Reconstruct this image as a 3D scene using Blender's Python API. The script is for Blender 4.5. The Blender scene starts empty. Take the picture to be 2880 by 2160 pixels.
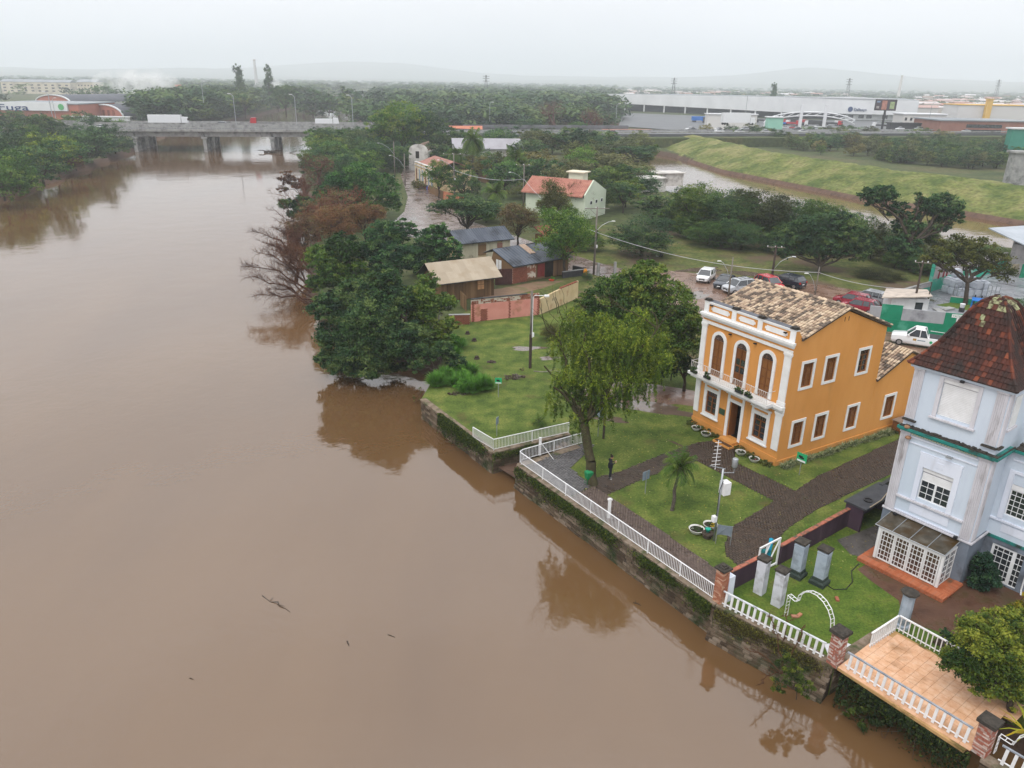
import bpy,bmesh,math,random
import numpy as np
from mathutils import Vector,Matrix,Euler
random.seed(7)
RNG=np.random.default_rng(11)
PI=math.pi
R_=math.radians
S=bpy.context.scene
COL=S.collection
CAM_H=24.0
PITCH,ROLL,FPX=R_(21.75),R_(0.9),2140.0
cam_d=bpy.data.cameras.new('camera')
cam=bpy.data.objects.new('camera',cam_d)
COL.objects.link(cam)
S.camera=cam
cam_d.sensor_width=36.0
cam_d.lens=36.0*FPX/2880.0
cam_d.clip_start=0.5
cam_d.clip_end=20000
Fw=Vector((0,math.cos(PITCH),-math.sin(PITCH)))
R0=Vector((1,0,0))
U0=Vector((0,math.sin(PITCH),math.cos(PITCH)))
CR=R0*math.cos(ROLL)+U0*math.sin(ROLL)
CU=-R0*math.sin(ROLL)+U0*math.cos(ROLL)
cam.matrix_world=Matrix(((CR.x,CU.x,-Fw.x,0),(CR.y,CU.y,-Fw.y,0),(CR.z,CU.z,-Fw.z,CAM_H),(0,0,0,1)))
SUN_EL,SUN_AZ=R_(55),R_(215)
W=bpy.data.worlds.new('World')
S.world=W
W.use_nodes=True
wn,wl=W.node_tree.nodes,W.node_tree.links
wn.clear()
out=wn.new('ShaderNodeOutputWorld')
bg=wn.new('ShaderNodeBackground')
bg.inputs['Strength'].default_value=0.1
sky=wn.new('ShaderNodeTexSky')
sky.sky_type='NISHITA'
sky.sun_disc=False
sky.sun_elevation=SUN_EL
sky.sun_rotation=SUN_AZ
sky.air_density=1.0
sky.dust_density=4.0
geo=wn.new('ShaderNodeTexCoord')
sep=wn.new('ShaderNodeSeparateXYZ')
wl.new(geo.outputs['Generated'],sep.inputs[0])
ramp=wn.new('ShaderNodeValToRGB')
ramp.color_ramp.elements[0].position=0.0
ramp.color_ramp.elements[0].color=(10.6,10.65,11.1,1)
ramp.color_ramp.elements[1].position=1.0
ramp.color_ramp.elements[1].color=(19.5,19.7,20.0,1)
e=ramp.color_ramp.elements.new(0.25)
e.color=(11.7,11.75,12.0,1)
wl.new(sep.outputs['Z'],ramp.inputs[0])
nz=wn.new('ShaderNodeTexNoise')
nz.inputs['Scale'].default_value=2.2
nz.inputs['Detail'].default_value=5
mp=wn.new('ShaderNodeMapping')
mp.inputs['Scale'].default_value=(1,1,4)
wl.new(geo.outputs['Generated'],mp.inputs[0])
wl.new(mp.outputs[0],nz.inputs['Vector'])
mr=wn.new('ShaderNodeMapRange')
mr.inputs['From Min'].default_value=0.3
mr.inputs['From Max'].default_value=0.7
mr.inputs['To Min'].default_value=0.93
mr.inputs['To Max'].default_value=1.09
wl.new(nz.outputs['Fac'],mr.inputs['Value'])
vm=wn.new('ShaderNodeVectorMath')
vm.operation='SCALE'
wl.new(ramp.outputs['Color'],vm.inputs[0])
wl.new(mr.outputs[0],vm.inputs['Scale'])
mx=wn.new('ShaderNodeMix')
mx.data_type='RGBA'
mx.inputs['Factor'].default_value=0.94
wl.new(sky.outputs[0],mx.inputs['A'])
wl.new(vm.outputs[0],mx.inputs['B'])
wl.new(mx.outputs['Result'],bg.inputs['Color'])
wl.new(bg.outputs[0],out.inputs['Surface'])
sun_d=bpy.data.lights.new('sun','SUN')
sun_d.energy=1.5
sun_d.angle=R_(25)
sun_d.color=(1.0,0.96,0.9)
sun=bpy.data.objects.new('sun',sun_d)
COL.objects.link(sun)
sun.rotation_euler=(PI/2-SUN_EL,0,PI-SUN_AZ)
S.view_settings.view_transform='Standard'
S.view_settings.look='None'
S.view_settings.exposure=0.03
S.view_settings.gamma=1.0
S.view_settings.use_curve_mapping=False
S.render.engine='CYCLES'
S.cycles.max_bounces=8
S.cycles.diffuse_bounces=3
S.cycles.glossy_bounces=3
S.cycles.transmission_bounces=4
S.cycles.volume_bounces=5
S.cycles.transparent_max_bounces=8
def G(u,v,z=0.0):
 """world point on the level z seen at photograph pixel (u, v) of 2212 x 1659"""
 d=Fw+CR*((u*1.302-1440)/FPX)-CU*((v*1.302-1080)/FPX)
 t=(z-CAM_H)/d.z
 return Vector((d.x*t,d.y*t,z))
def depth_of(p):
 return(Vector(p)-Vector((0,0,CAM_H))).dot(Fw)
def at_depth(u,v,dep):
 d=Fw+CR*((u*1.302-1440)/FPX)-CU*((v*1.302-1080)/FPX)
 return Vector((0,0,CAM_H))+d*dep
def mpp(dep):
 """metres per photograph pixel at a distance"""
 return 1.302*dep/FPX
MATS={}
def ramp_node(n,l,src,cols,const=False):
 r=n.new('ShaderNodeValToRGB')
 if const:
  r.color_ramp.interpolation='CONSTANT'
 k=len(cols)
 items=[(c[3],c[:3])if len(c)==4 else(i/max(1,k-1)if not const else i/k,c)for i,c in enumerate(cols)]
 el=r.color_ramp.elements
 el[0].position,el[0].color=items[0][0],(*items[0][1],1)
 if k==1:
  el[1].position,el[1].color=1,(*items[0][1],1)
 else:
  el[1].position,el[1].color=items[1][0],(*items[1][1],1)
  for p,c in items[2:]:
   x=el.new(p)
   x.color=(*c,1)
 l.new(src,r.inputs[0])
 return r
def mat(name,cols,scale=1.0,rough=0.8,bump=0.0,bscale=None,tcols=None,tmix=0.5,detail=5,metal=0.0,spec=0.18,stretch=(1,1,1),space='world',bdist=0.03,dirt=None,dscale=0.6,dlo=0.5,dhi=0.65,rrange=None,objcol=False,coat=0.0,tconst=False,nlo=0.3,nhi=0.7,fine=0):
 """noise-mottled material; cols over noise, tcols picked per piece"""
 if name in MATS:
  return MATS[name]
 m=bpy.data.materials.new(name)
 m.use_nodes=True
 n,l=m.node_tree.nodes,m.node_tree.links
 b=n['Principled BSDF']
 b.inputs['Roughness'].default_value=rough
 b.inputs['Metallic'].default_value=metal
 b.inputs['Specular IOR Level'].default_value=spec
 b.inputs['Coat Weight'].default_value=coat
 if space=='world':
  g=n.new('ShaderNodeNewGeometry').outputs['Position']
 else:
  g=n.new('ShaderNodeTexCoord').outputs['Object']
 mp=n.new('ShaderNodeMapping')
 mp.inputs['Scale'].default_value=stretch
 l.new(g,mp.inputs[0])
 v=mp.outputs[0]
 def noise(sc,det):
  t=n.new('ShaderNodeTexNoise')
  t.inputs['Scale'].default_value=sc
  t.inputs['Detail'].default_value=det
  t.inputs['Roughness'].default_value=0.6
  l.new(v,t.inputs['Vector'])
  return t.outputs['Fac']
 nf=noise(scale,detail)
 m1=n.new('ShaderNodeMapRange')
 m1.inputs['From Min'].default_value=nlo
 m1.inputs['From Max'].default_value=nhi
 l.new(nf,m1.inputs['Value'])
 c=ramp_node(n,l,m1.outputs[0],cols).outputs['Color']
 def mixc(f,a,bb,mode='MIX'):
  x=n.new('ShaderNodeMix')
  x.data_type='RGBA'
  x.blend_type=mode
  if isinstance(f,float):
   x.inputs['Factor'].default_value=f
  else:
   l.new(f,x.inputs['Factor'])
  l.new(a,x.inputs['A'])
  if isinstance(bb,tuple):
   x.inputs['B'].default_value=(*bb,1)
  else:
   l.new(bb,x.inputs['B'])
  return x.outputs['Result']
 if tcols:
  oi=n.new('ShaderNodeObjectInfo')
  at=n.new('ShaderNodeAttribute')
  at.attribute_name='tint'
  ad=n.new('ShaderNodeMath')
  ad.operation='ADD'
  l.new(oi.outputs['Random'],ad.inputs[0])
  l.new(at.outputs['Fac'],ad.inputs[1])
  fr=n.new('ShaderNodeMath')
  fr.operation='FRACT'
  l.new(ad.outputs[0],fr.inputs[0])
  tc=ramp_node(n,l,fr.outputs[0],tcols,tconst).outputs['Color']
  c=mixc(float(tmix),c,tc)
 if fine:
  ff=noise(fine,6)
  m4=n.new('ShaderNodeMapRange')
  m4.inputs['From Min'].default_value=0.32
  m4.inputs['From Max'].default_value=0.68
  m4.inputs['To Min'].default_value=0.62
  m4.inputs['To Max'].default_value=1.4
  l.new(ff,m4.inputs['Value'])
  v4=n.new('ShaderNodeVectorMath')
  v4.operation='SCALE'
  l.new(c,v4.inputs[0])
  l.new(m4.outputs[0],v4.inputs['Scale'])
  c=v4.outputs[0]
 if objcol:
  oi2=n.new('ShaderNodeObjectInfo')
  c=mixc(1.0,c,oi2.outputs['Color'],'MULTIPLY')
 if dirt:
  df=noise(dscale,8)
  m2=n.new('ShaderNodeMapRange')
  m2.inputs['From Min'].default_value=dlo
  m2.inputs['From Max'].default_value=dhi
  l.new(df,m2.inputs['Value'])
  c=mixc(m2.outputs[0],c,dirt)
 l.new(c,b.inputs['Base Color'])
 if rrange:
  m3=n.new('ShaderNodeMapRange')
  m3.inputs['From Min'].default_value=0.35
  m3.inputs['From Max'].default_value=0.65
  m3.inputs['To Min'].default_value=rrange[0]
  m3.inputs['To Max'].default_value=rrange[1]
  l.new(noise(dscale*1.7,4),m3.inputs['Value'])
  l.new(m3.outputs[0],b.inputs['Roughness'])
 if bump:
  bn=n.new('ShaderNodeBump')
  bn.inputs['Strength'].default_value=bump
  bn.inputs['Distance'].default_value=bdist
  l.new(noise(bscale or scale*4,4),bn.inputs['Height'])
  l.new(bn.outputs[0],b.inputs['Normal'])
 MATS[name]=m
 return m
def emis(name,col,s):
 m=bpy.data.materials.new(name)
 m.use_nodes=True
 b=m.node_tree.nodes['Principled BSDF']
 b.inputs['Base Color'].default_value=(*col,1)
 b.inputs['Emission Color'].default_value=(*col,1)
 b.inputs['Emission Strength'].default_value=s
 return m
def leafmat(name,cols,trans=0.22,rough=0.5):
 if name in MATS:
  return MATS[name]
 m=bpy.data.materials.new(name)
 m.use_nodes=True
 n,l=m.node_tree.nodes,m.node_tree.links
 b=n['Principled BSDF']
 at=n.new('ShaderNodeAttribute')
 at.attribute_name='tint'
 r=ramp_node(n,l,at.outputs['Fac'],cols)
 oi=n.new('ShaderNodeObjectInfo')
 x=n.new('ShaderNodeMix')
 x.data_type='RGBA'
 x.blend_type='MULTIPLY'
 x.inputs['Factor'].default_value=1
 l.new(r.outputs[0],x.inputs['A'])
 l.new(oi.outputs['Color'],x.inputs['B'])
 l.new(x.outputs['Result'],b.inputs['Base Color'])
 b.inputs['Roughness'].default_value=rough
 b.inputs['Specular IOR Level'].default_value=0.1
 tr=n.new('ShaderNodeBsdfTranslucent')
 l.new(x.outputs['Result'],tr.inputs['Color'])
 ms=n.new('ShaderNodeMixShader')
 ms.inputs[0].default_value=trans
 l.new(b.outputs[0],ms.inputs[1])
 l.new(tr.outputs[0],ms.inputs[2])
 l.new(ms.outputs[0],n['Material Output'].inputs['Surface'])
 MATS[name]=m
 return m
def tag(o,label=None,cat=None,group=None,kind=None):
 if label:o['label']=label
 if cat:o['category']=cat
 if group:o['group']=group
 if kind:o['kind']=kind
 return o
def link(name,data,parent=None,loc=None,rot=None,scale=None,mt=None):
 o=bpy.data.objects.new(name,data)
 COL.objects.link(o)
 if parent is not None:o.parent=parent
 if loc is not None:o.location=loc
 if rot is not None:o.rotation_euler=rot
 if scale is not None:o.scale=scale if hasattr(scale,'__len__')else(scale,)*3
 if mt is not None and data is not None and not data.materials:data.materials.append(mt)
 return o
def thing(name,label,cat,loc=(0,0,0),yaw=0.0,group=None):
 o=bpy.data.objects.new(name,None)
 COL.objects.link(o)
 o.empty_display_size=0.2
 o.location=loc
 o.rotation_euler=(0,0,yaw)
 return tag(o,label,cat,group)
def mesh_np(name,V,Q=None,T=None,tint=None,mt=None,smooth=False):
 """fast mesh from numpy verts, quads, tris; tint per face"""
 me=bpy.data.meshes.new(name)
 V=np.asarray(V,dtype=np.float32)
 Q=np.zeros((0,4),np.int32)if Q is None or len(Q)==0 else np.asarray(Q,np.int32)
 T=np.zeros((0,3),np.int32)if T is None or len(T)==0 else np.asarray(T,np.int32)
 me.vertices.add(len(V))
 me.vertices.foreach_set('co',V.ravel())
 nl=len(Q)*4+len(T)*3
 me.loops.add(nl)
 me.loops.foreach_set('vertex_index',np.concatenate([Q.ravel(),T.ravel()]).astype(np.int32))
 nf=len(Q)+len(T)
 me.polygons.add(nf)
 st=np.concatenate([np.arange(len(Q))*4,len(Q)*4+np.arange(len(T))*3]).astype(np.int32)
 me.polygons.foreach_set('loop_start',st)
 me.update(calc_edges=True)
 if tint is not None:
  a=me.attributes.new('tint','FLOAT','FACE')
  a.data.foreach_set('value',np.asarray(tint,np.float32))
 if smooth:
  me.polygons.foreach_set('use_smooth',np.ones(nf,bool))
 if mt is not None:me.materials.append(mt)
 return me
class MB:
 """collects shapes into one mesh"""
 def __init__(s):
  s.v,s.f=[],[]
 def add(s,vs,fs):
  k=len(s.v)
  s.v+=[tuple(p)for p in vs]
  s.f+=[tuple(i+k for i in q)for q in fs]
  return s
 def box(s,x0,x1,y0,y1,z0,z1):
  if x1<x0:x0,x1=x1,x0
  if y1<y0:y0,y1=y1,y0
  if z1<z0:z0,z1=z1,z0
  return s.add([(x0,y0,z0),(x1,y0,z0),(x1,y1,z0),(x0,y1,z0),(x0,y0,z1),(x1,y0,z1),(x1,y1,z1),(x0,y1,z1)],[(3,2,1,0),(4,5,6,7),(0,1,5,4),(1,2,6,5),(2,3,7,6),(3,0,4,7)])
 def quad(s,a,b,c,d):
  return s.add([a,b,c,d],[(0,1,2,3)])
 def prism(s,pts,ext):
  """polygon pts (3d) extruded by vector ext"""
  n=len(pts)
  e=Vector(ext)
  a=[Vector(p)for p in pts]
  return s.add(a+[p+e for p in a],[tuple(range(n))[::-1],tuple(range(n,2*n))]+[(i,(i+1)%n,n+(i+1)%n,n+i)for i in range(n)])
 def tube(s,pts,r,k=6,caps=True):
  pts=[Vector(p)for p in pts]
  rs=r if hasattr(r,'__len__')else[r]*len(pts)
  vs=[]
  for i,p in enumerate(pts):
   d=(pts[min(i+1,len(pts)-1)]-pts[max(i-1,0)])
   if d.length<1e-9:d=Vector((0,0,1))
   d.normalize()
   a=d.cross(Vector((0,0,1))if abs(d.z)<0.95 else Vector((1,0,0))).normalized()
   b=d.cross(a)
   for j in range(k):
    t=2*PI*j/k
    vs.append(p+(a*math.cos(t)+b*math.sin(t))*rs[i])
  fs=[]
  for i in range(len(pts)-1):
   for j in range(k):
    fs.append((i*k+j,i*k+(j+1)%k,(i+1)*k+(j+1)%k,(i+1)*k+j))
  if caps:
   fs.append(tuple(range(k))[::-1])
   fs.append(tuple((len(pts)-1)*k+j for j in range(k)))
  return s.add(vs,fs)
 def lathe(s,prof,k=12,c=(0,0,0)):
  """prof: list of (r, z)"""
  vs=[]
  for r,z in prof:
   for j in range(k):
    t=2*PI*j/k
    vs.append((c[0]+r*math.cos(t),c[1]+r*math.sin(t),c[2]+z))
  fs=[]
  for i in range(len(prof)-1):
   for j in range(k):
    fs.append((i*k+j,i*k+(j+1)%k,(i+1)*k+(j+1)%k,(i+1)*k+j))
  fs.append(tuple(range(k))[::-1])
  fs.append(tuple((len(prof)-1)*k+j for j in range(k)))
  return s.add(vs,fs)
 def sq(s,prof,c=(0,0,0)):
  """square stack: prof of (half width, z)"""
  vs=[]
  for r,z in prof:
   vs+=[(c[0]-r,c[1]-r,c[2]+z),(c[0]+r,c[1]-r,c[2]+z),(c[0]+r,c[1]+r,c[2]+z),(c[0]-r,c[1]+r,c[2]+z)]
  fs=[(3,2,1,0)]
  for i in range(len(prof)-1):
   for j in range(4):
    fs.append((i*4+j,i*4+(j+1)%4,(i+1)*4+(j+1)%4,(i+1)*4+j))
  k=(len(prof)-1)*4
  fs.append((k,k+1,k+2,k+3))
  return s.add(vs,fs)
 def mesh(s,name,mt=None,smooth=False):
  me=bpy.data.meshes.new(name)
  me.from_pydata([tuple(p)for p in s.v],[],s.f)
  if mt is not None:me.materials.append(mt)
  if smooth:me.polygons.foreach_set('use_smooth',[True]*len(me.polygons))
  return me
 def ob(s,name,mt,parent=None,loc=None,rot=None,smooth=False):
  return link(name,s.mesh(name,mt,smooth),parent,loc,rot)
def box(name,mt,parent,x0,x1,y0,y1,z0,z1):
 return MB().box(x0,x1,y0,y1,z0,z1).ob(name,mt,parent)
def wmat(o):
 """world matrix before any depsgraph update"""
 m=Matrix.LocRotScale(o.location,o.rotation_euler,o.scale)
 return wmat(o.parent)@m if o.parent else m
def pieces(name,base,mats4,parent,stuffname=None,limit=300,mt=None,minkeep=0.0):
 """alike pieces of one mesh: the nearest `limit` as parts, the rest joined as stuff"""
 wm=wmat(parent)if parent else Matrix()
 cp=Vector((0,0,CAM_H))
 order=sorted(range(len(mats4)),key=lambda i:((wm@mats4[i].translation)-cp).length)
 for i in order[:limit]:
  o=bpy.data.objects.new(name,base)
  COL.objects.link(o)
  o.parent=parent
  o.matrix_basis=mats4[i]
 rest=order[limit:]
 if rest:
  join_copies(stuffname or name+'_field',base,[mats4[i]for i in rest],parent)
def mesh_arrays(me):
 V=np.zeros(len(me.vertices)*3,np.float32)
 me.vertices.foreach_get('co',V)
 V=V.reshape(-1,3)
 Q=[tuple(p.vertices)for p in me.polygons if len(p.vertices)==4]
 T=[tuple(p.vertices)for p in me.polygons if len(p.vertices)==3]
 for p in me.polygons:
  if len(p.vertices)>4:
   vs=list(p.vertices)
   T+=[(vs[0],vs[i],vs[i+1])for i in range(1,len(vs)-1)]
 return V,np.array(Q,np.int32).reshape(-1,4),np.array(T,np.int32).reshape(-1,3)
def join_copies(name,base,mats4,parent=None,kind='stuff',tints=None):
 V,Q,T=mesh_arrays(base)
 M=np.array([[list(r)for r in m]for m in mats4],np.float32)
 n=len(M)
 VV=np.einsum('nij,kj->nki',M[:,:3,:3],V)+M[:,None,:3,3]
 off=(np.arange(n)*len(V))[:,None,None]
 QQ=(Q[None]+off).reshape(-1,4)
 TT=(T[None]+off).reshape(-1,3)
 tn=RNG.random(n)if tints is None else np.asarray(tints)
 tint=np.concatenate([np.repeat(tn,len(Q)),np.repeat(tn,len(T))])
 me=mesh_np(name,VV.reshape(-1,3),QQ,TT,tint,base.materials[0]if base.materials else None)
 o=link(name,me,parent)
 if kind:o['kind']=kind
 return o
def TRS(x,y,z,rz=0.0,rx=0.0,ry=0.0,s=(1,1,1)):
 return Matrix.LocRotScale(Vector((x,y,z)),Euler((rx,ry,rz)),Vector(s))
def copy_tree(o,parent=None):
 c=o.copy()
 COL.objects.link(c)
 if parent is not None:c.parent=parent
 for ch in list(o.children):
  copy_tree(ch,c)
 return c
def ordn(i):
 return str(i)+('th' if 10<i%100<14 else{1:'st',2:'nd',3:'rd'}.get(i%10,'th'))
def yaw_of(a,b):
 return math.atan2(b[1]-a[1],b[0]-a[0])
def text(name,body,size,mt,parent,loc,rot,depth=0.02,align='LEFT',shear=0.0,label=None):
 cu=bpy.data.curves.new(name,'FONT')
 cu.body=body
 cu.size=size
 cu.extrude=depth
 cu.align_x=align
 cu.shear=shear
 cu.resolution_u=3
 t=bpy.data.objects.new(name,cu)
 COL.objects.link(t)
 dg=bpy.context.evaluated_depsgraph_get()
 me=bpy.data.meshes.new_from_object(t.evaluated_get(dg))
 COL.objects.unlink(t)
 bpy.data.objects.remove(t)
 me.materials.clear()
 me.materials.append(mt)
 return link(name,me,parent,loc,rot)
def prisms(P0,P1,r0,r1,k=3):
 P0,P1=np.asarray(P0,float),np.asarray(P1,float)
 r0,r1=np.broadcast_to(r0,(len(P0),)),np.broadcast_to(r1,(len(P0),))
 d=P1-P0
 L=np.linalg.norm(d,axis=1,keepdims=True)+1e-9
 d=d/L
 up=np.where(np.abs(d[:,2:3])<0.9,np.array([[0,0,1.0]]),np.array([[1.0,0,0]]))
 a=np.cross(d,up)
 a/=np.linalg.norm(a,axis=1,keepdims=True)+1e-9
 b=np.cross(d,a)
 n=len(P0)
 V=np.zeros((n,2*k,3))
 for j in range(k):
  t=2*PI*j/k
  dirn=a*math.cos(t)+b*math.sin(t)
  V[:,j]=P0+dirn*r0[:,None]
  V[:,k+j]=P1+dirn*r1[:,None]
 Q=np.array([(j,(j+1)%k,k+(j+1)%k,k+j)for j in range(k)])
 Q=(Q[None]+(np.arange(n)*2*k)[:,None,None]).reshape(-1,4)
 return V.reshape(-1,3),Q
def leaves(C,size,rng,up=0.5,asp=0.5,droop=None):
 """rhombic leaf cards at centres C"""
 n=len(C)
 nrm=rng.normal(size=(n,3))
 nrm[:,2]=np.abs(nrm[:,2])+up
 nrm/=np.linalg.norm(nrm,axis=1,keepdims=True)
 t=rng.normal(size=(n,3))
 if droop is not None:
  t=t*0.45+np.array([0,0,-droop])
 t-=nrm*np.sum(t*nrm,axis=1,keepdims=True)
 t/=np.linalg.norm(t,axis=1,keepdims=True)+1e-9
 b=np.cross(nrm,t)
 s=size*(0.6+0.8*rng.random((n,1)))
 V=np.stack([C-t*s,C+b*s*asp,C+t*s,C-b*s*asp],axis=1)
 Q=np.arange(n*4).reshape(-1,4)
 return V.reshape(-1,3),Q
def catmesh(parts):
 Vs,Qs,ts,k=[],[],[],0
 for V,Q,t in parts:
  Vs.append(V)
  Qs.append(Q+k)
  ts.append(t)
  k+=len(V)
 return np.concatenate(Vs),np.concatenate(Qs),np.concatenate(ts)
def crown_mesh(name,lobes,n,size,mt,seed=0,clump=0.28,up=0.5,asp=0.5,inner=0.15,shell=(0.72,1.04),tspread=0.25,flat=0.5,droop=None,perc=44):
 """foliage: leaf cards in clumps spread over the shells of ellipsoid lobes"""
 rng=np.random.default_rng(seed)
 area=np.array([r[0]*r[1]+r[1]*r[2]+r[0]*r[2]for c,r in lobes])
 cnt=np.maximum(20,(n*area/area.sum())).astype(int)
 C,T=[],[]
 lo=rng.normal(size=len(lobes))*0.12
 allc=[(np.array(c),np.array(r))for c,r in lobes]
 for li_,((c,r),m)in enumerate(zip(allc,cnt)):
  nc=max(4,m//perc)
  d=rng.normal(size=(nc,3))
  d/=np.linalg.norm(d,axis=1,keepdims=True)
  keep=(d[:,2]>-0.55)|(rng.random(nc)<0.4)
  d=d[keep]
  nc=len(d)
  rad=rng.uniform(shell[0],shell[1],(nc,1))
  cc=c+d*r*rad
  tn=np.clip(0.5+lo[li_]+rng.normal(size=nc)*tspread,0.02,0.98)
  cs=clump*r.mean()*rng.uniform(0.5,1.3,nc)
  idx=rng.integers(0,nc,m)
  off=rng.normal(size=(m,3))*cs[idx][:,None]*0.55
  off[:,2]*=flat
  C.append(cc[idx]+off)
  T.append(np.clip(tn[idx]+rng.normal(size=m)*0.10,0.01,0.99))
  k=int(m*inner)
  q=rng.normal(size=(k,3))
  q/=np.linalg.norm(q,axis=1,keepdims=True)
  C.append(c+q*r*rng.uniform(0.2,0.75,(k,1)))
  T.append(rng.uniform(0.1,0.5,k))  # inner leaves tinted darker: shade inside the crown put into the colour
 C,T=np.concatenate(C),np.concatenate(T)
 V,Q=leaves(C,size,rng,up,asp,droop)
 return mesh_np(name,V,Q,None,T,mt)
def limb_segs(p0,p1,r0,r1,n=5,wob=0.08,sag=0.0,rng=None):
 p0,p1=np.array(p0,float),np.array(p1,float)
 L=np.linalg.norm(p1-p0)
 t=np.linspace(0,1,n+1)[:,None]
 P=p0+(p1-p0)*t
 w=(rng.random((n+1,3))-0.5)*2*wob*L
 w[0]=0
 w[-1]=0
 P=P+w*np.sin(t*PI)+np.array([0,0,1.0])*(np.sin(t*PI)*sag*L)
 return[(P[i],P[i+1],r0+(r1-r0)*i/n,r0+(r1-r0)*(i+1)/n)for i in range(n)]
def segs_mesh(name,segs,mt,k=6):
 V,Q=prisms([s[0]for s in segs],[s[1]for s in segs],np.array([s[2]for s in segs]),np.array([s[3]for s in segs]),k)
 return mesh_np(name,V,Q,None,None,mt,smooth=k>4)
def trunk_mesh(name,lobes,mt,r=0.25,fork=0.35,seed=0,k=6,base=(0,0,-0.3)):
 rng=np.random.default_rng(seed)
 cs=[np.array(c,float)for c,_ in lobes]
 top=np.mean(cs,axis=0)
 f=np.array(base)+(np.array([top[0]*0.4,top[1]*0.4,top[2]])-np.array(base))*fork
 segs=limb_segs(base,f,r,r*0.75,4,0.05,0,rng)
 for(c,rr)in lobes:
  c=np.array(c,float)
  rr=np.array(rr,float)
  e=c-np.array([0,0,rr[2]*0.1])
  segs+=limb_segs(f,e,r*0.6,r*0.22,5,0.09,0.06,rng)
  for q in range(5):
   d=rng.normal(size=3)
   d[2]=abs(d[2])*0.6
   d/=np.linalg.norm(d)
   segs+=limb_segs(f+(e-f)*rng.uniform(0.5,1),c+d*rr*0.85,r*0.22,r*0.05,3,0.1,0,rng)
 return segs_mesh(name,segs,mt,k)
M_water=None
M_grass=mat('garden_grass',[(0.045,0.075,0.012),(0.08,0.115,0.02),(0.135,0.155,0.034)],0.6,0.9,0.8,14,detail=9,bdist=0.06,dirt=(0.10,0.075,0.03),dscale=0.35,dlo=0.58,dhi=0.75,nlo=0.35,nhi=0.65,fine=7)
M_grass2=mat('lot_grass',[(0.045,0.062,0.016),(0.085,0.1,0.026),(0.13,0.12,0.045)],0.35,0.95,0.8,6,detail=10,bdist=0.1,dirt=(0.1,0.07,0.045),dscale=0.13,dlo=0.5,dhi=0.62,nlo=0.35,nhi=0.65,fine=2.2)
M_mossgrass=mat('mossy_grass',[(0.04,0.08,0.01),(0.075,0.12,0.016),(0.125,0.155,0.026)],0.9,0.9,0.8,16,detail=9,bdist=0.06,dirt=(0.08,0.06,0.03),dscale=0.9,dlo=0.6,dhi=0.75,fine=9)
M_land=mat('scrub_land',[(0.035,0.05,0.018),(0.06,0.075,0.026),(0.085,0.08,0.035)],0.05,0.95,0.6,1.5,detail=10,bdist=0.2,nlo=0.35,nhi=0.65,fine=0.7)
M_mud=mat('wet_mud',[(0.10,0.055,0.035),(0.17,0.10,0.07),(0.22,0.14,0.10)],0.5,0.35,0.4,4,detail=8,rrange=(0.06,0.55),dscale=0.35,spec=0.5)
M_street=mat('flooded_street',[(0.10,0.065,0.055),(0.15,0.11,0.095),(0.2,0.15,0.135)],0.35,0.2,0.25,3,detail=8,rrange=(0.03,0.5),dscale=0.3,spec=0.8)
M_puddle=mat('rain_puddle',[(0.10,0.075,0.055),(0.14,0.10,0.08)],0.8,0.05,0.04,6,spec=0.8)
M_paver=mat('brown_paver',[(0.035,0.024,0.017),(0.062,0.042,0.03)],3,0.45,0.4,30,tcols=[(0.03,0.022,0.018),(0.062,0.042,0.03),(0.085,0.058,0.042)],tmix=0.6,rrange=(0.2,0.6),spec=0.35,dscale=0.5,dirt=(0.03,0.045,0.012),dlo=0.62,dhi=0.8)
M_paverg=mat('grey_paver',[(0.05,0.045,0.045),(0.085,0.08,0.08)],3,0.3,0.4,30,tcols=[(0.045,0.042,0.043),(0.085,0.08,0.08),(0.12,0.11,0.11)],tmix=0.6,rrange=(0.08,0.45),dscale=0.5,spec=0.45)
M_joint=mat('paver_bed',[(0.02,0.017,0.012),(0.035,0.032,0.018)],4,0.7)
M_stone=mat('quay_stone',[(0.05,0.036,0.024),(0.11,0.08,0.052),(0.2,0.165,0.13)],1.6,0.85,0.7,8,tcols=[(0.03,0.02,0.014),(0.10,0.07,0.045),(0.24,0.19,0.145)],tmix=0.65,dirt=(0.022,0.035,0.01),dscale=0.8,dlo=0.5,dhi=0.66)
M_quay=mat('quay_mortar',[(0.025,0.02,0.014),(0.05,0.038,0.026)],2,0.9,0.5,10)
M_coping=mat('weathered_coping',[(0.10,0.075,0.05),(0.19,0.145,0.105),(0.26,0.21,0.17)],2,0.85,0.5,12,dirt=(0.045,0.06,0.02),dscale=1.2,dlo=0.5,dhi=0.65)
M_soil=mat('red_soil',[(0.06,0.038,0.026),(0.11,0.066,0.048),(0.14,0.09,0.066)],0.6,0.9,0.6,5)
M_white=mat('white_paint',[(0.62,0.62,0.62),(0.74,0.74,0.75)],2,0.5,dirt=(0.45,0.43,0.4),dscale=1.5,dlo=0.6,dhi=0.8)
M_whitem=mat('white_metal',[(0.66,0.67,0.68),(0.76,0.76,0.78)],3,0.4)
M_conc=mat('old_concrete',[(0.22,0.22,0.22),(0.36,0.36,0.35)],0.8,0.85,0.3,6,dirt=(0.12,0.12,0.115),dscale=0.5,dlo=0.5,dhi=0.7)
M_dark=mat('dark_grey',[(0.03,0.03,0.033),(0.05,0.05,0.055)],3,0.6)
M_black=mat('black_paint',[(0.012,0.012,0.014),(0.02,0.02,0.022)],3,0.45)
M_bark=mat('tree_bark',[(0.03,0.022,0.016),(0.07,0.055,0.042)],6,0.9,0.6,20)
M_barkp=mat('pale_bark',[(0.16,0.14,0.12),(0.28,0.26,0.23)],6,0.9)
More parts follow.
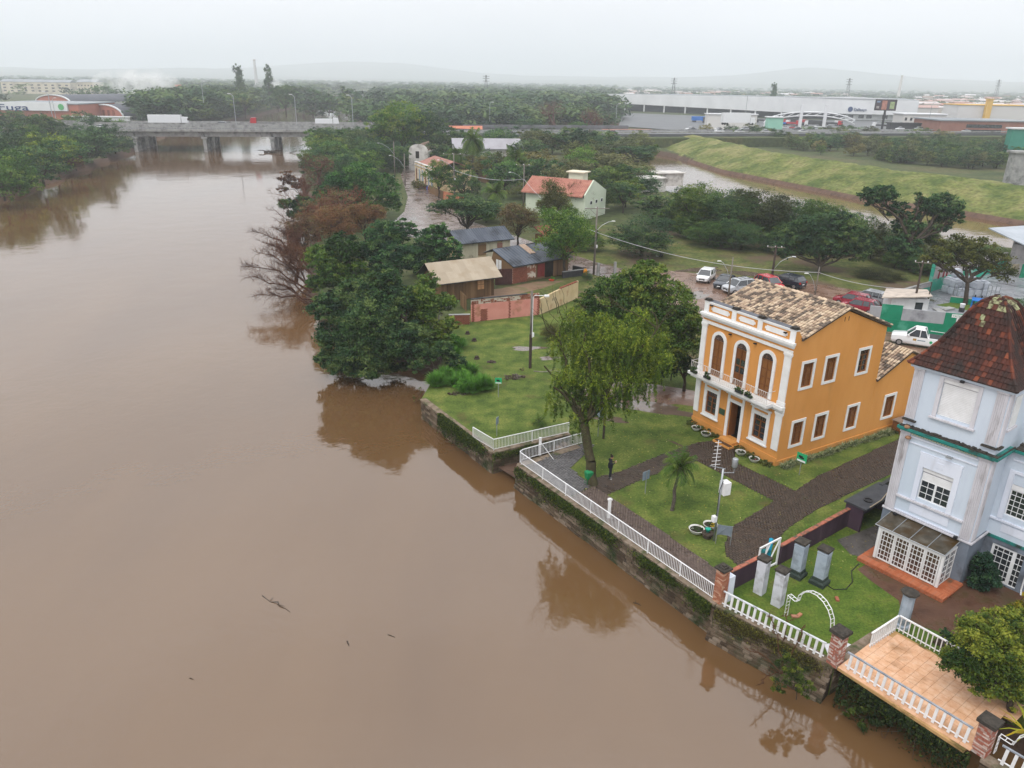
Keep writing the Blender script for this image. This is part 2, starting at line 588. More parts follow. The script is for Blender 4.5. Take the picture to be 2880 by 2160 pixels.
M_twig=mat('brown_twig',[(0.075,0.045,0.035),(0.13,0.075,0.05)],0.5,0.9,objcol=True)
M_steel=mat('galvanised_steel',[(0.30,0.32,0.34),(0.42,0.44,0.46)],4,0.4,metal=0.6)
M_wood=mat('weathered_plank',[(0.12,0.068,0.032),(0.2,0.12,0.06)],2,0.8,0.4,10,tcols=[(0.07,0.04,0.022),(0.17,0.10,0.05),(0.28,0.175,0.095)],tmix=0.6,stretch=(1,1,0.25))
M_glass=mat('dark_glass',[(0.015,0.02,0.025),(0.03,0.035,0.04)],1,0.06,spec=0.9)
RIVER=[(-7.0,62.0),(-8.6,65.6),(-11.2,67.3),(-15.4,68.4),(-19.6,75.1),(-23.7,83.2),(-29.3,102.5),(-38.2,136.3),(-50.9,182.5),(-62.2,230.0),(-75.4,289.2),(-88,350),(-99.0,420.0),(-110,560),(-140,760),(-190,1010),(-236,1342),(-250,1600),(-300,1600),(-262,1327),(-235,1000),(-205,800),(-190,640),(-172,500),(-163.6,380),(-150,330),(-132.9,275.3),(-122.7,227.5),(-114.4,191.8),(-110.2,165.1),(-112,120),(-120,60),(-140,-60),(60,-60),(34,4),(22,21),(17.5,27.5),(10,38),(3.6,47.6),(1.0,49.5),(-3.8,57.5)]
CANAL=[(20,420),(34,330),(54,302),(63,264.5),(72,231),(79.5,202),(85,187),(98,165.5),(104.5,154),(125,120),(190,60),(170,45),(110,98),(83,126),(77,132),(71,137),(62,145),(53.5,158.5),(39.5,183.5),(33.5,211),(30,260),(18,330),(0,420)]
CANAL2=[(95,500),(20,420),(0,420),(-20,450),(-60,480),(-108,470),(-112,520),(-60,520),(0,480),(60,520),(95,540)]
def sdist(X,Y,poly):
 """signed distance to polygon, negative inside"""
 P=np.array(poly,float)
 d2=np.full(X.shape,1e18)
 inside=np.zeros(X.shape,bool)
 n=len(P)
 for i in range(n):
  a,b=P[i],P[(i+1)%n]
  ab=b-a
  t=np.clip(((X-a[0])*ab[0]+(Y-a[1])*ab[1])/(ab@ab),0,1)
  d2=np.minimum(d2,(X-a[0]-t*ab[0])**2+(Y-a[1]-t*ab[1])**2)
  c=((a[1]>Y)!=(b[1]>Y))&(X<(b[0]-a[0])*(Y-a[1])/(b[1]-a[1]+1e-12)+a[0])
  inside^=c
 d=np.sqrt(d2)
 return np.where(inside,-d,d)
def vnoise(X,Y,sc,seed=0):
 """smooth value noise"""
 rng=np.random.default_rng(seed)
 T=rng.random((64,64))
 x,y=X/sc+100.37,Y/sc+100.71
 xi,yi=np.floor(x).astype(int),np.floor(y).astype(int)
 fx,fy=x-xi,y-yi
 fx,fy=fx*fx*(3-2*fx),fy*fy*(3-2*fy)
 g=lambda a,b:T[a%64,b%64]
 return(g(xi,yi)*(1-fx)+g(xi+1,yi)*fx)*(1-fy)+(g(xi,yi+1)*(1-fx)+g(xi+1,yi+1)*fx)*fy
WATER_Z=-1.65
az=np.radians(np.linspace(-62,62,420))
rr=np.concatenate([np.linspace(8,30,12)[:-1],np.geomspace(30,11000,420)])
AZ,RR=np.meshgrid(az,rr)
TX,TY=RR*np.sin(AZ),RR*np.cos(AZ)
wob=(vnoise(TX,TY,7,3)-0.5)*3.0*np.clip((RR-60)/60,0,1)
d=sdist(TX,TY,RIVER)+wob
d=np.minimum(d,sdist(TX,TY,CANAL)+wob)
d=np.minimum(d,sdist(TX,TY,CANAL2)+wob)
sm=np.clip((d+1.0)/3.5,0,1)
sm=sm*sm*(3-2*sm)
TZ=-4.0+3.94*sm
far=np.clip((RR-140)/200,0,1)
TZ+=far*sm*(vnoise(TX,TY,40,5)-0.5)*0.6
hm=np.clip((RR-4500)/3000,0,1)
hz=vnoise(TX,TY,2100,21)*80+vnoise(TX,TY,800,22)*30+vnoise(TX,TY,260,23)*16+np.clip(TX/60,-20,50)
bump1=130*np.exp(-(((TX+1500)/1100)**2+((TY-8300)/1300)**2))
bump2=80*np.exp(-(((TX-2500)/560)**2+((TY-7200)/900)**2))
bump3=30*np.exp(-(((TX+5000)/1500)**2+((TY-6500)/1200)**2))
TZ+=hm*hz*0.75+(bump1+bump2+bump3)*hm
nr,na=TX.shape
idx=np.arange(nr*na).reshape(nr,na)
TQ=np.stack([idx[:-1,:-1],idx[:-1,1:],idx[1:,1:],idx[1:,:-1]],-1).reshape(-1,4)
g_me=mesh_np('ground',np.stack([TX,TY,TZ],-1).reshape(-1,3),TQ,None,None,None,smooth=True)
gm=M_land.copy()
gm.name='ground_soil'
n_,l_=gm.node_tree.nodes,gm.node_tree.links
b_=n_['Principled BSDF']
src=b_.inputs['Base Color'].links[0].from_socket
ge=n_.new('ShaderNodeNewGeometry')
sp=n_.new('ShaderNodeSeparateXYZ')
l_.new(ge.outputs['Position'],sp.inputs[0])
m_=n_.new('ShaderNodeMapRange')
m_.inputs['From Min'].default_value=-0.5
m_.inputs['From Max'].default_value=-0.2
l_.new(sp.outputs['Z'],m_.inputs['Value'])
x_=n_.new('ShaderNodeMix')
x_.data_type='RGBA'
x_.inputs['A'].default_value=(0.075,0.048,0.035,1)
l_.new(m_.outputs[0],x_.inputs['Factor'])
l_.new(src,x_.inputs['B'])
l_.new(x_.outputs['Result'],b_.inputs['Base Color'])
g_me.materials.append(gm)
tag(link('ground',g_me),kind='structure')
wm=bpy.data.materials.new('silty_river_water')
wm.use_nodes=True
n_,l_=wm.node_tree.nodes,wm.node_tree.links
b_=n_['Principled BSDF']
b_.inputs['Base Color'].default_value=(0.12,0.065,0.028,1)
b_.inputs['Roughness'].default_value=0.06
b_.inputs['IOR'].default_value=1.85
b_.inputs['Specular IOR Level'].default_value=0.5
ge=n_.new('ShaderNodeNewGeometry')
def wn_(sc,st,det=3,off=0):
 mp=n_.new('ShaderNodeMapping')
 mp.inputs['Scale'].default_value=st
 mp.inputs['Rotation'].default_value=(0,0,0.25)
 mp.inputs['Location'].default_value=(off,0,0)
 l_.new(ge.outputs['Position'],mp.inputs[0])
 t=n_.new('ShaderNodeTexNoise')
 t.inputs['Scale'].default_value=sc
 t.inputs['Detail'].default_value=det
 l_.new(mp.outputs[0],t.inputs['Vector'])
 return t.outputs['Fac']
big=wn_(0.035,(1,0.5,1),5)
mrr=n_.new('ShaderNodeMapRange')
mrr.inputs['From Min'].default_value=0.35
mrr.inputs['From Max'].default_value=0.65
mrr.inputs['To Min'].default_value=0.015
mrr.inputs['To Max'].default_value=0.05
l_.new(big,mrr.inputs['Value'])
b1=n_.new('ShaderNodeBump')
b1.inputs['Distance'].default_value=0.25
l_.new(mrr.outputs[0],b1.inputs['Strength'])
l_.new(wn_(1.6,(1,1,1),3),b1.inputs['Height'])
b2=n_.new('ShaderNodeBump')
b2.inputs['Distance'].default_value=0.8
b2.inputs['Strength'].default_value=0.05
l_.new(wn_(0.22,(1,1,1),4,7),b2.inputs['Height'])
l_.new(b1.outputs[0],b2.inputs['Normal'])
l_.new(b2.outputs[0],b_.inputs['Normal'])
cr=ramp_node(n_,l_,wn_(0.09,(1,0.35,1),6,3),[(0.104,0.056,0.024,0.3),(0.13,0.072,0.031,0.7)])
l_.new(cr.outputs[0],b_.inputs['Base Color'])
wv=[(-900,-80,WATER_Z),(900,-80,WATER_Z),(900,1700,WATER_Z),(-900,1700,WATER_Z)]
w_o=link('river_water',mesh_np('river_water',wv,[(0,1,2,3)],None,None,wm))
tag(w_o,kind='structure')
hz_m=bpy.data.materials.new('rain_haze')
hz_m.use_nodes=True
n_,l_=hz_m.node_tree.nodes,hz_m.node_tree.links
n_.clear()
mo=n_.new('ShaderNodeOutputMaterial')
pv=n_.new('ShaderNodeVolumePrincipled')
pv.inputs['Color'].default_value=(0.90,0.945,1.0,1)
pv.inputs['Density'].default_value=0.00033
pv.inputs['Anisotropy'].default_value=0.15
l_.new(pv.outputs[0],mo.inputs['Volume'])
hb=MB().box(-11500,11500,-150,11500,-6.2,290).ob('haze',hz_m)
tag(hb,kind='stuff')
def sheet(name,pts,z,mt,kind='structure',sub=None,parent=None):
 o=MB().add([(p[0],p[1],z)for p in pts],[tuple(range(len(pts)))]).ob(name,mt,parent)
 if kind:o['kind']=kind
 return o
def slab(name,pts,z0,z1,mt,kind='structure',parent=None):
 o=MB().prism([(p[0],p[1],z0)for p in pts],(0,0,z1-z0)).ob(name,mt,parent)
 if kind:o['kind']=kind
 return o
def blob(cx,cy,rx,ry,rot=0,n=26,j=0.22,seed=1):
 r=random.Random(seed)
 a0,a1=r.random()*6,r.random()*6
 pts=[]
 for i in range(n):
  t=2*PI*i/n
  k=1+j*math.sin(3*t+a0)+j*0.6*math.sin(5*t+a1)+(r.random()-0.5)*j*0.6
  x,y=rx*k*math.cos(t),ry*k*math.sin(t)
  pts.append((cx+x*math.cos(rot)-y*math.sin(rot),cy+x*math.sin(rot)+y*math.cos(rot)))
 return pts
sheet('parking_ground',[(3.0,66.5),(15,62),(33,61),(60,66),(80,92),(66,112),(48,128),(30,133),(12,140),(5,118),(9,102),(4,95),(-3,88),(-6,80)],-0.02,M_grass2)
sheet('flooded_street',[(-31,212),(-33,240),(-28,240),(-24,196),(-14,160),(-8.5,141),(0.5,126),(6,117),(12,107.5),(20,98),(14,97.0),(9.5,101.2),(4.5,103.5),(1.5,108),(-3,113),(-8.2,117),(-12,120),(-19,126),(-22,133),(-21.5,150),(-23.5,170),(-28,195)],-0.012,M_street)
sheet('muddy_track',[(19,104),(30,100),(40,96.5),(49,90),(57,80),(68,72),(60,64),(46,67),(36,69.5),(28,71),(21,76),(17.5,84),(14,92),(13,98.5)],-0.008,M_mud)
sheet('dirt_patch',[(-3.5,87),(0,89),(3.5,92.5),(6.5,96.5),(3,95.9),(-1.5,92.2),(-4,91)],-0.006,mat('bare_dirt',[(0.14,0.085,0.05),(0.2,0.13,0.085),(0.1,0.1,0.04)],0.5,0.85,0.4,5))
for i,(x,y,a,b,r)in enumerate([(26,104,3.2,1.4,0.3),(33,102,4.0,1.2,-0.2),(22,90,2.5,1.2,0.8),(1.5,69.5,1.6,0.6,0.2),(3.4,66.8,0.9,0.5,0.2),(44,80,3.5,1.2,-0.6)]):
 sheet('puddle',blob(x,y,a,b,r,seed=i),-0.002 if i<3 or i>4 else 0.006,M_puddle)
QA,QB=Vector((0.47,45.5,0)),Vector((14.55,26.88,0))
QP=Vector((10.3,31.05,0))
gpoly=[(0.47,45.5),(QP.x,QP.y),(QB.x,QB.y),(15.3,27.4),(16.1,28.0),(17.7,28.95),(21.0,24.9),(23.6,22),(50,30),(46,58),(20,64),(6,66),(5.3,50.2),(4.9,48.6)]
slab('garden_lawn',gpoly,-2.6,0.0,M_grass)
q1poly=[(-7.31,56.5),(-1.27,47.25),(4.24,50.44),(5.0,50.9),(6.0,66),(-5.6,66),(-6.8,61)]
slab('lower_lawn',q1poly,-2.6,-0.003,M_grass)
sheet('lawn_extension',[(-5.6,66),(6,66),(10,90),(7.6,87.9),(6.1,85.6),(3.9,81.6),(-4.4,77.8),(-6.6,76.8),(-7.2,72),(-5.6,68)],-0.004,M_grass)
sheet('tower_yard',[(11.5,32.75),(13.0,33.5),(19.6,38.4),(21,36.5),(23.2,33.3),(28,30),(30,24.5),(23.6,22.4),(20.5,25.6),(17.9,29.0),(16.3,27.9),(14.7,27.1),(10.6,31.2)],0.004,M_mossgrass)
sheet('dirt_walk',[(19.45,34.8),(18.6,34.2),(18.9,33.2),(19.6,31.6),(19.2,30.4),(19.3,29.9),(21.0,29.0),(22.6,25.6),(30,24),(30,31),(24.2,35.6),(20.4,36.6)],0.008,mat('wet_red_paving',[(0.055,0.028,0.018),(0.1,0.052,0.034),(0.06,0.05,0.02)],0.8,0.4,0.4,8,rrange=(0.15,0.6)))
sheet('slip_ramp',[(-0.9,47.4),(0.5,45.6),(5.2,48.6),(5.0,50.9),(4.2,50.4)],-1.2,M_soil)
stone_me=MB().box(-0.5,0.5,-0.5,0.5,-0.5,0.5).mesh('stone',M_stone)
def quay(label,a,b,z0,z1,course=0.2,blen=0.55,thick=0.35,coping=0.12,capw=0.5,seed=0,bat=0.0):
 a,b=Vector(a),Vector(b)
 L=(b-a).length
 yw=yaw_of(a,b)
 t=thing('quay_wall',label,'quay wall',(a.x,a.y,0),yw)
 MB().prism([(0.02,thick,z0),(0.02,thick,z1-coping),(0.02,0.03,z1-coping),(0.02,0.03+bat*z0,z0)],(L-0.04,0,0)).ob('core',M_quay,t)
 r=random.Random(seed)
 ms=[]
 z=z0+0.9
 k=0
 while z<z1-coping-0.02:
  h=min(course*r.uniform(0.85,1.15),z1-coping-z)
  x=-0.0 if k%2==0 else-blen*0.5
  while x<L-0.05:
   w=blen*r.uniform(0.7,1.35)
   x0,x1=max(0.01,x),min(L,x+w)
   if x1-x0>0.1:
    pr=r.uniform(0.0,0.07)
    ms.append(TRS((x0+x1)/2,0.05-pr/2+bat*(z+h/2),z+h/2,s=(x1-x0-0.025,0.12+pr,h-0.025)))
   x+=w
  z+=h
  k+=1
 pieces('stone',stone_me,ms,t,'stone_courses')
 x=0.0
 i=0
 while x<L:
  w=min(1.1*r.uniform(0.8,1.2),L-x)
  box('coping_stone',M_coping,t,x+0.01,x+w-0.01,-0.1-r.random()*0.03,capw-0.1,z1-coping+0.004,z1+0.03+r.random()*0.02)
  x+=w
  i+=1
 return t
quay('long mossy stone quay wall along the white riverside railing',QA,QP,-3.2,0.0,seed=1,bat=0.16)
quay('brown stone quay wall covered by tangled vines under the white balustrade',QP+Vector((0.02,-0.02,0)),QB,-3.4,0.0,seed=2,course=0.17,blen=0.42,bat=0.5)
quay('short stone side wall of the quay in the dark recess below the tiled terrace',QB,(17.9,29.2,0),-3.2,0.0,seed=3,course=0.17,blen=0.42)
quay('dark stone wall at the back of the recess below the tiled terrace',(17.7,28.9,0),(21.1,24.7,0),-3.2,-0.2,seed=4)
quay('stone wall below the second brick pillar at the lower right corner',(18.3,22.0,0),(24.5,14.5,0),-3.2,0.0,seed=5)
quay('overgrown stone quay wall of the lower lawn',(-7.31,56.5,0),(-1.27,47.25,0),-3.2,0.0,seed=6)
quay('mossy stone wall under the corner railing of the lower lawn',(-1.27,47.25,0),(4.3,50.47,0),-3.2,0.0,seed=7)
quay('dark stone side wall of the boat slip below the paved corner',(4.7,48.5,0),(0.47,45.5,0),-3.2,0.0,seed=8)
st=thing('stone_steps','dark stone steps rising from the boat slip beside the railing','steps',(4.4,49.0,0),yaw_of((0.47,45.5),(4.7,48.5)))
for i in range(6):
 box('step',M_stone,st,-2.2+i*0.35,-1.8+i*0.35,0.25,1.3,-1.6,-1.25+i*0.2)
pav=MB().box(-0.5,0.5,-0.5,0.5,-0.5,0.5)
pav_b=pav.mesh('paver',M_paver)
pav_g=pav.mesh('paver',M_paverg)
pav_m=pav.mesh('paver',mat('mauve_paver',[(0.075,0.05,0.04),(0.12,0.085,0.07)],3,0.4,0.4,30,tcols=[(0.06,0.042,0.035),(0.11,0.078,0.064),(0.15,0.11,0.092)],tmix=0.6,rrange=(0.15,0.55),spec=0.4,dscale=0.5))
def inpoly(x,y,P):
 c=False
 n=len(P)
 for i in range(n):
  a,b=P[i],P[(i+1)%n]
  if(a[1]>y)!=(b[1]>y)and x<(b[0]-a[0])*(y-a[1])/(b[1]-a[1])+a[0]:c=not c
 return c
def paved(name,poly,yw,me,lx=0.24,ly=0.12,z=0.012,seed=0,holes=()):
 base=sheet(name,poly,z-0.006,M_joint)
 r=random.Random(seed)
 c,s=math.cos(yw),math.sin(yw)
 us=[p[0]*c+p[1]*s for p in poly]
 vs=[-p[0]*s+p[1]*c for p in poly]
 ms=[]
 v=min(vs)
 k=0
 while v<max(vs):
  u=min(us)-(k%2)*lx/2
  while u<max(us):
   x,y=u*c-v*s,u*s+v*c
   if inpoly(x,y,poly)and not any(inpoly(x,y,h)for h in holes):
    ms.append(TRS(x,y,z+r.uniform(-0.004,0.006),yw+r.uniform(-.03,.03),r.uniform(-.02,.02),0,(lx-0.025,ly-0.022,0.04)))
   u+=lx
  v+=ly
  k+=1
 pieces('paver',me,ms,base,'pavers')
 return base
QY=yaw_of(QA,QP)
paved('paved_corner',[(0.75,45.45),(3.6,41.25),(5.3,42.9),(4.9,43.5),(3.95,45.1),(5.9,48.7),(5.3,49.0)],QY,pav_g,0.2,0.2,seed=1)
paved('riverside_path',[(3.65,41.2),(10.45,31.35),(11.05,34.0),(8.1,38.7),(6.0,41.7),(5.35,42.85)],QY,pav_m,0.22,0.11,seed=4)
paved('cross_path',[(4.9,43.5),(6.02,41.66),(8.96,44.09),(10.56,45.18),(12.71,46.48),(14.4,47.2),(13.2,49.2),(10.63,47.44),(7.3,44.8)],QY+0.5,pav_b,seed=2)
paved('entrance_path',[(12.71,46.5),(16.42,41.24),(13.04,38.27),(12.06,36.37),(11.88,35.43),(12.3,34.3),(13.6,34.9),(16.24,38.2),(18.9,40.5),(25.9,45.4),(34,51.5),(31.5,54),(28.31,50.4),(20.26,44.55),(18.13,42.55),(15.2,46.5),(15.9,48.3),(15.0,49.8),(13.2,49.3),(14.4,47.2)],QY+PI/2,pav_b,seed=3)
sheet('puddle',blob(11.2,55.5,3.4,1.1,-0.35,seed=9),0.006,M_puddle)
sheet('puddle',blob(7.6,53.2,1.3,0.5,-0.3,seed=10),0.006,M_puddle)
sheet('puddle',blob(11.9,49.0,0.8,0.12,-0.9,seed=11),0.028,M_puddle)
sheet('wet_earth',blob(12,58.0,6.5,2.2,-0.2,seed=12),0.003,M_mud)
M_levee=mat('levee_grass',[(0.065,0.095,0.022),(0.125,0.145,0.04),(0.2,0.19,0.075)],0.12,0.95,1.0,1.2,detail=10,bdist=0.5,nlo=0.36,nhi=0.62,fine=1.1)
lev=[(30,372),(43,345),(56.3,326.6),(64.2,244.5),(77.5,205.4),(82.9,188.8),(96.9,167.1),(102.5,154.9),(127,125),(200,60)]
toe,crest=[],[]
for i,p in enumerate(lev):
 a=Vector(lev[max(0,i-1)])
 b=Vector(lev[min(len(lev)-1,i+1)])
 dd=(b-a).normalized()
 nn=Vector((-dd.y,dd.x))
 if nn.x<0:nn=-nn
 toe.append((Vector(p)-nn*1.5,nn))
TT,NS=[],90
cum=[0]
for i in range(1,len(toe)):cum.append(cum[-1]+(toe[i][0]-toe[i-1][0]).length)
NX=420
xs=np.linspace(0,cum[-1],NX)
px=np.interp(xs,cum,[t[0].x for t in toe])
py=np.interp(xs,cum,[t[0].y for t in toe])
nx_=np.interp(xs,cum,[t[1].x for t in toe])
ny_=np.interp(xs,cum,[t[1].y for t in toe])
prof_t=np.array([0,1.2,2.4,4,6,8,10,12,14,16,17.5,19,20,22,26,32,38])
prof_z=np.array([-2.2,-1.0,-0.2,0.15,0.9,1.7,2.4,3.0,3.55,3.95,4.15,4.15,4.05,3.2,1.6,0.2,-0.4])
tt=np.linspace(0,38,96)
zz_=np.interp(tt,prof_t,prof_z)
LX=px[:,None]+nx_[:,None]*tt[None]
LY=py[:,None]+ny_[:,None]*tt[None]
lump=np.clip((tt-2)/2,0,1)[None]
LZ=zz_[None]+lump*((vnoise(LX,LY,1.6,31)-0.5)*0.55+(vnoise(LX,LY,4.5,32)-0.5)*0.5)
li=np.arange(NX*96).reshape(NX,96)
LQ=np.stack([li[:-1,:-1],li[1:,:-1],li[1:,1:],li[:-1,1:]],-1).reshape(-1,4)
lm=mesh_np('levee',np.stack([LX,LY,LZ],-1).reshape(-1,3),LQ[:,::-1],None,None,None,smooth=True)
lm.materials.append(M_levee)
lm.materials.append(M_soil)
mi=((np.arange(len(LQ))%95)<4).astype(np.int32)
lm.polygons.foreach_set('material_index',mi)
tag(link('levee',lm),kind='structure')
M_ochre=mat('ochre_plaster',[(0.54,0.235,0.055),(0.59,0.265,0.07),(0.63,0.295,0.085)],0.5,0.75,0.35,22,detail=8,dirt=(0.45,0.215,0.06),dscale=0.9,dlo=0.54,dhi=0.8,bdist=0.02,stretch=(1,1,0.3))
M_trim=mat('white_trim',[(0.66,0.65,0.64),(0.76,0.76,0.76)],1.5,0.6,dirt=(0.5,0.47,0.43),dscale=1.2,dlo=0.6,dhi=0.8)
M_brown=mat('varnished_wood',[(0.12,0.042,0.012),(0.2,0.078,0.024)],3,0.4,0.2,20,stretch=(1,1,0.2))
M_shut=mat('shutter_wood',[(0.15,0.06,0.018),(0.24,0.10,0.03)],4,0.45,stretch=(1,1,0.2))
M_tile=mat('barrel_tile',[(0.36,0.27,0.19),(0.52,0.41,0.3)],3,0.8,0.4,14,tcols=[(0.50,0.38,0.26,0.0),(0.58,0.46,0.34,0.3),(0.38,0.27,0.19,0.52),(0.2,0.14,0.11,0.7),(0.055,0.045,0.045,0.8),(0.03,0.028,0.032,1.0)],tmix=0.8,dirt=(0.10,0.075,0.055),dscale=1.1,dlo=0.5,dhi=0.7)
M_under=mat('tile_bed',[(0.05,0.035,0.025),(0.10,0.07,0.05)],2,0.9)
M_iron=mat('pale_iron',[(0.5,0.47,0.45),(0.66,0.64,0.62)],4,0.5)
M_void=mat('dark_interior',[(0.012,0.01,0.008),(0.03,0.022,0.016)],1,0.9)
HY=R_(-59.2)
house=thing('yellow_house','ochre two-storey house with white trim, arched balcony doors and clay tile roof','house',(17.92,45.94,0),HY)
def wall_holes(mb,axis,w0,w1,h,holes,t0,t1,z0=0.0):
 """wall in the xz (axis 'x') or yz (axis 'y') plane with rectangular holes (a0,a1,z0,z1)"""
 xs=sorted(set([w0,w1]+[v for q in holes for v in q[:2]]))
 zs=sorted(set([z0,h]+[v for q in holes for v in q[2:]]))
 for i in range(len(xs)-1):
  z=0
  run=None
  for j in range(len(zs)-1):
   cx,cz=(xs[i]+xs[i+1])/2,(zs[j]+zs[j+1])/2
   solid=not any(q[0]<cx<q[1]and q[2]<cz<q[3]for q in holes)
   if solid and run is None:run=zs[j]
   if run is not None and(not solid or j==len(zs)-2):
    top=zs[j+1]if solid else zs[j]
    if axis=='x':mb.box(xs[i],xs[i+1],t0,t1,run,top)
    else:mb.box(t0,t1,xs[i],xs[i+1],run,top)
    run=None
gw=[(-6.92,-5.87,1.38,3.08),(-2.34,-1.26,1.3,3.02)]
dr=(-4.6,-3.52,0.36,3.05)
side_lo=[(1.16,2.16,1.25,2.92),(3.48,4.48,1.25,2.92),(6.87,7.87,1.22,2.88)]
side_up=[(1.2,2.2,5.46,7.14),(3.5,4.5,5.46,7.14),(6.93,7.95,5.46,7.12)]
side_an=[(11.08,12.12,1.2,2.84)]
w=MB()
wall_holes(w,'x',-8.1,0,8.4,gw+[dr],0,0.28)
wall_holes(w,'y',0.28,9.45,8.4,side_lo+side_up,-0.28,0)
w.box(-8.1,-7.82,0.28,9.45,0,8.4)
w.box(-7.82,-0.28,9.17,9.45,0,8.4)
for x in(-0.28,-8.1):
 w.prism([(x,0.28,8.4),(x,9.45,8.4),(x,9.45,8.48),(x,4.9,10.22),(x,1.1,8.86),(x,0.75,8.98),(x,0.5,9.2),(x,0.28,9.5)],(0.28,0,0))
w.ob('wall',M_ochre,house)
w=MB()
wall_holes(w,'y',9.46,16.6,4.38,side_an,-0.28,-0.003)
w.prism([(-0.283,9.46,4.38),(-0.283,16.6,4.38),(-0.283,13.05,5.98)],(0.28,0,0))
w.box(-8.1,-0.29,16.3,16.6,0,4.38)
w.box(-8.1,-7.82,9.46,16.3,0,4.38)
w.ob('annex_wall',M_ochre,house)
p=MB()
for a,b in((-8.14,-4.84),(-3.28,0.05)):p.box(a,b,-0.06,-0.001,0,0.55)
p.box(0.001,0.055,-0.06,16.6,0,0.35)
p.ob('plinth',M_ochre,house)
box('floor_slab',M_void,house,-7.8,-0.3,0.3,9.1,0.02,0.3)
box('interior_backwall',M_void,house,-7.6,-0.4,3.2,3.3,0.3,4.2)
def casement(parent,a0,a1,z0,z1,plane,dark=False,shut=True):
 """two-leaf wooden window in a reveal; plane 'x' = front wall (faces -y), 'y' = side wall (faces +x)"""
 def bx(mb,u0,u1,d0,d1,q0,q1):
  if plane=='x':mb.box(u0,u1,d0,d1,q0,q1)
  else:mb.box(-d1,-d0,u0,u1,q0,q1)
 f=MB()
 t=0.055
 for s in((a0,a0+t,z0,z1),(a1-t,a1,z0,z1),(a0+t,a1-t,z0,z0+t*1.4),(a0+t,a1-t,z1-t,z1)):
  bx(f,s[0],s[1],0.07,0.14,s[2],s[3])
 zt=z1-0.32*(z1-z0)*0.75
 c=(a0+a1)/2
 bx(f,a0+t,a1-t,0.075,0.135,zt-0.03,zt+0.03)
 bx(f,c-0.045,c+0.045,0.065,0.13,z0+t*1.4,zt-0.03)
 for k in(1,2):
  zz=z0+t+(zt-z0-t)*k/3
  for u0,u1 in((a0+t,c-0.045),(c+0.045,a1-t)):bx(f,u0,u1,0.085,0.125,zz-0.018,zz+0.018)
 for k in range(1,5):
  u=a0+t+(a1-a0-2*t)*k/5
  bx(f,u-0.012,u+0.012,0.09,0.12,zt+0.03,z1-t)
 w=f.ob('window_frame',M_brown,parent)
 g=MB()
 bx(g,a0+t,a1-t,0.13,0.14,z0+t,z1-t)
 g.ob('pane',M_glass if dark else M_shut,w)
 return w
def surround(parent,a0,a1,z0,z1,plane,t=0.19,d=0.05,hood=False):
 m=MB()
 def bx(u0,u1,e0,e1,q0,q1):
  if plane=='x':m.box(u0,u1,-e1,-e0,q0,q1)
  else:m.box(e0,e1,u0,u1,q0,q1)
 bx(a0-t,a0,-0.03,d,z0-t*0.9,z1)
 bx(a1,a1+t,-0.03,d,z0-t*0.9,z1)
 bx(a0,a1,-0.03,d+0.01,z0-t*0.9,z0)
 bx(a0-t,a1+t,-0.03,d+0.004,z1+0.0005,z1+t)
 if hood:
  bx(a0-t-0.08,a1+t+0.08,0.002,0.14,z1+0.5,z1+0.62)
  bx(a0-t,a0-t*0.3,0.002,d,z1+t,z1+0.5)
  bx(a1+t*0.3,a1+t,0.002,d,z1+t,z1+0.5)
  bx(a0-t*0.3,a1+t*0.3,0.002,d,z1+0.42,z1+0.5)
  bx(a0-t-0.07,a1+t+0.07,0.002,0.12,z0-t*0.9-0.09,z0-t*0.9)
 return m.ob('window_surround',M_trim,parent)
for q in gw:
 surround(house,*q,'x',t=0.26,hood=True)
 casement(house,*q,'x',dark=True)
for i,q in enumerate(side_lo+side_up+side_an):
 surround(house,*q,'y')
 casement(house,*q,'y',dark=(i==5))
d0,d1,dz0,dz1=dr
m=MB()
for a,b in((d0-0.24,d0),(d1,d1+0.24)):m.box(a,b,-0.06,0.03,0.3,dz1)
m.box(d0-0.24,d1+0.24,-0.065,0.03,dz1+0.001,dz1+0.22)
m.box(d0-0.36,d1+0.36,-0.16,-0.001,dz1+0.56,dz1+0.68)
for a,b in((d0-0.24,d0-0.05),(d1+0.05,d1+0.24)):m.box(a,b,-0.06,-0.001,dz1+0.22,dz1+0.56)
m.ob('door_surround',M_trim,house)
dl=MB().box(-0.03,0.03,0,0.56,0,2.6).box(0.03,0.05,0.08,0.48,0.2,1.0).box(0.03,0.05,0.08,0.48,1.2,2.4)
dl.ob('door',M_brown,house,(d0+0.05,0.12,0.36),(0,0,-0.12))
MB().box(0,0.5,0,0.05,0,2.6).ob('door',M_brown,house,(d1-0.03,0.3,0.36),(0,0,1.3))
stp=MB().box(-4.85,-3.25,-1.05,-0.06,0,0.17).box(-4.7,-3.4,-0.62,-0.061,0.17,0.34).ob('doorstep',M_ochre,house)
box('door_mat',mat('wet_mat',[(0.06,0.03,0.015),(0.1,0.055,0.03)],3,0.5),house,-4.78,-3.32,-0.98,-0.65,0.171,0.185)
box('wall_plaque',mat('green_bronze',[(0.03,0.06,0.035),(0.05,0.09,0.05)],3,0.4),house,-5.55,-5.0,-0.03,-0.001,1.75,2.2)
def arch_pts(cx,hw,z0,zs,n=14,y=0.0):
 pts=[(cx-hw,y,z0),(cx+hw,y,z0)]
 for i in range(n+1):
  t=PI*i/n
  pts.append((cx+hw*math.cos(t),y,zs+hw*math.sin(t)))
 return pts
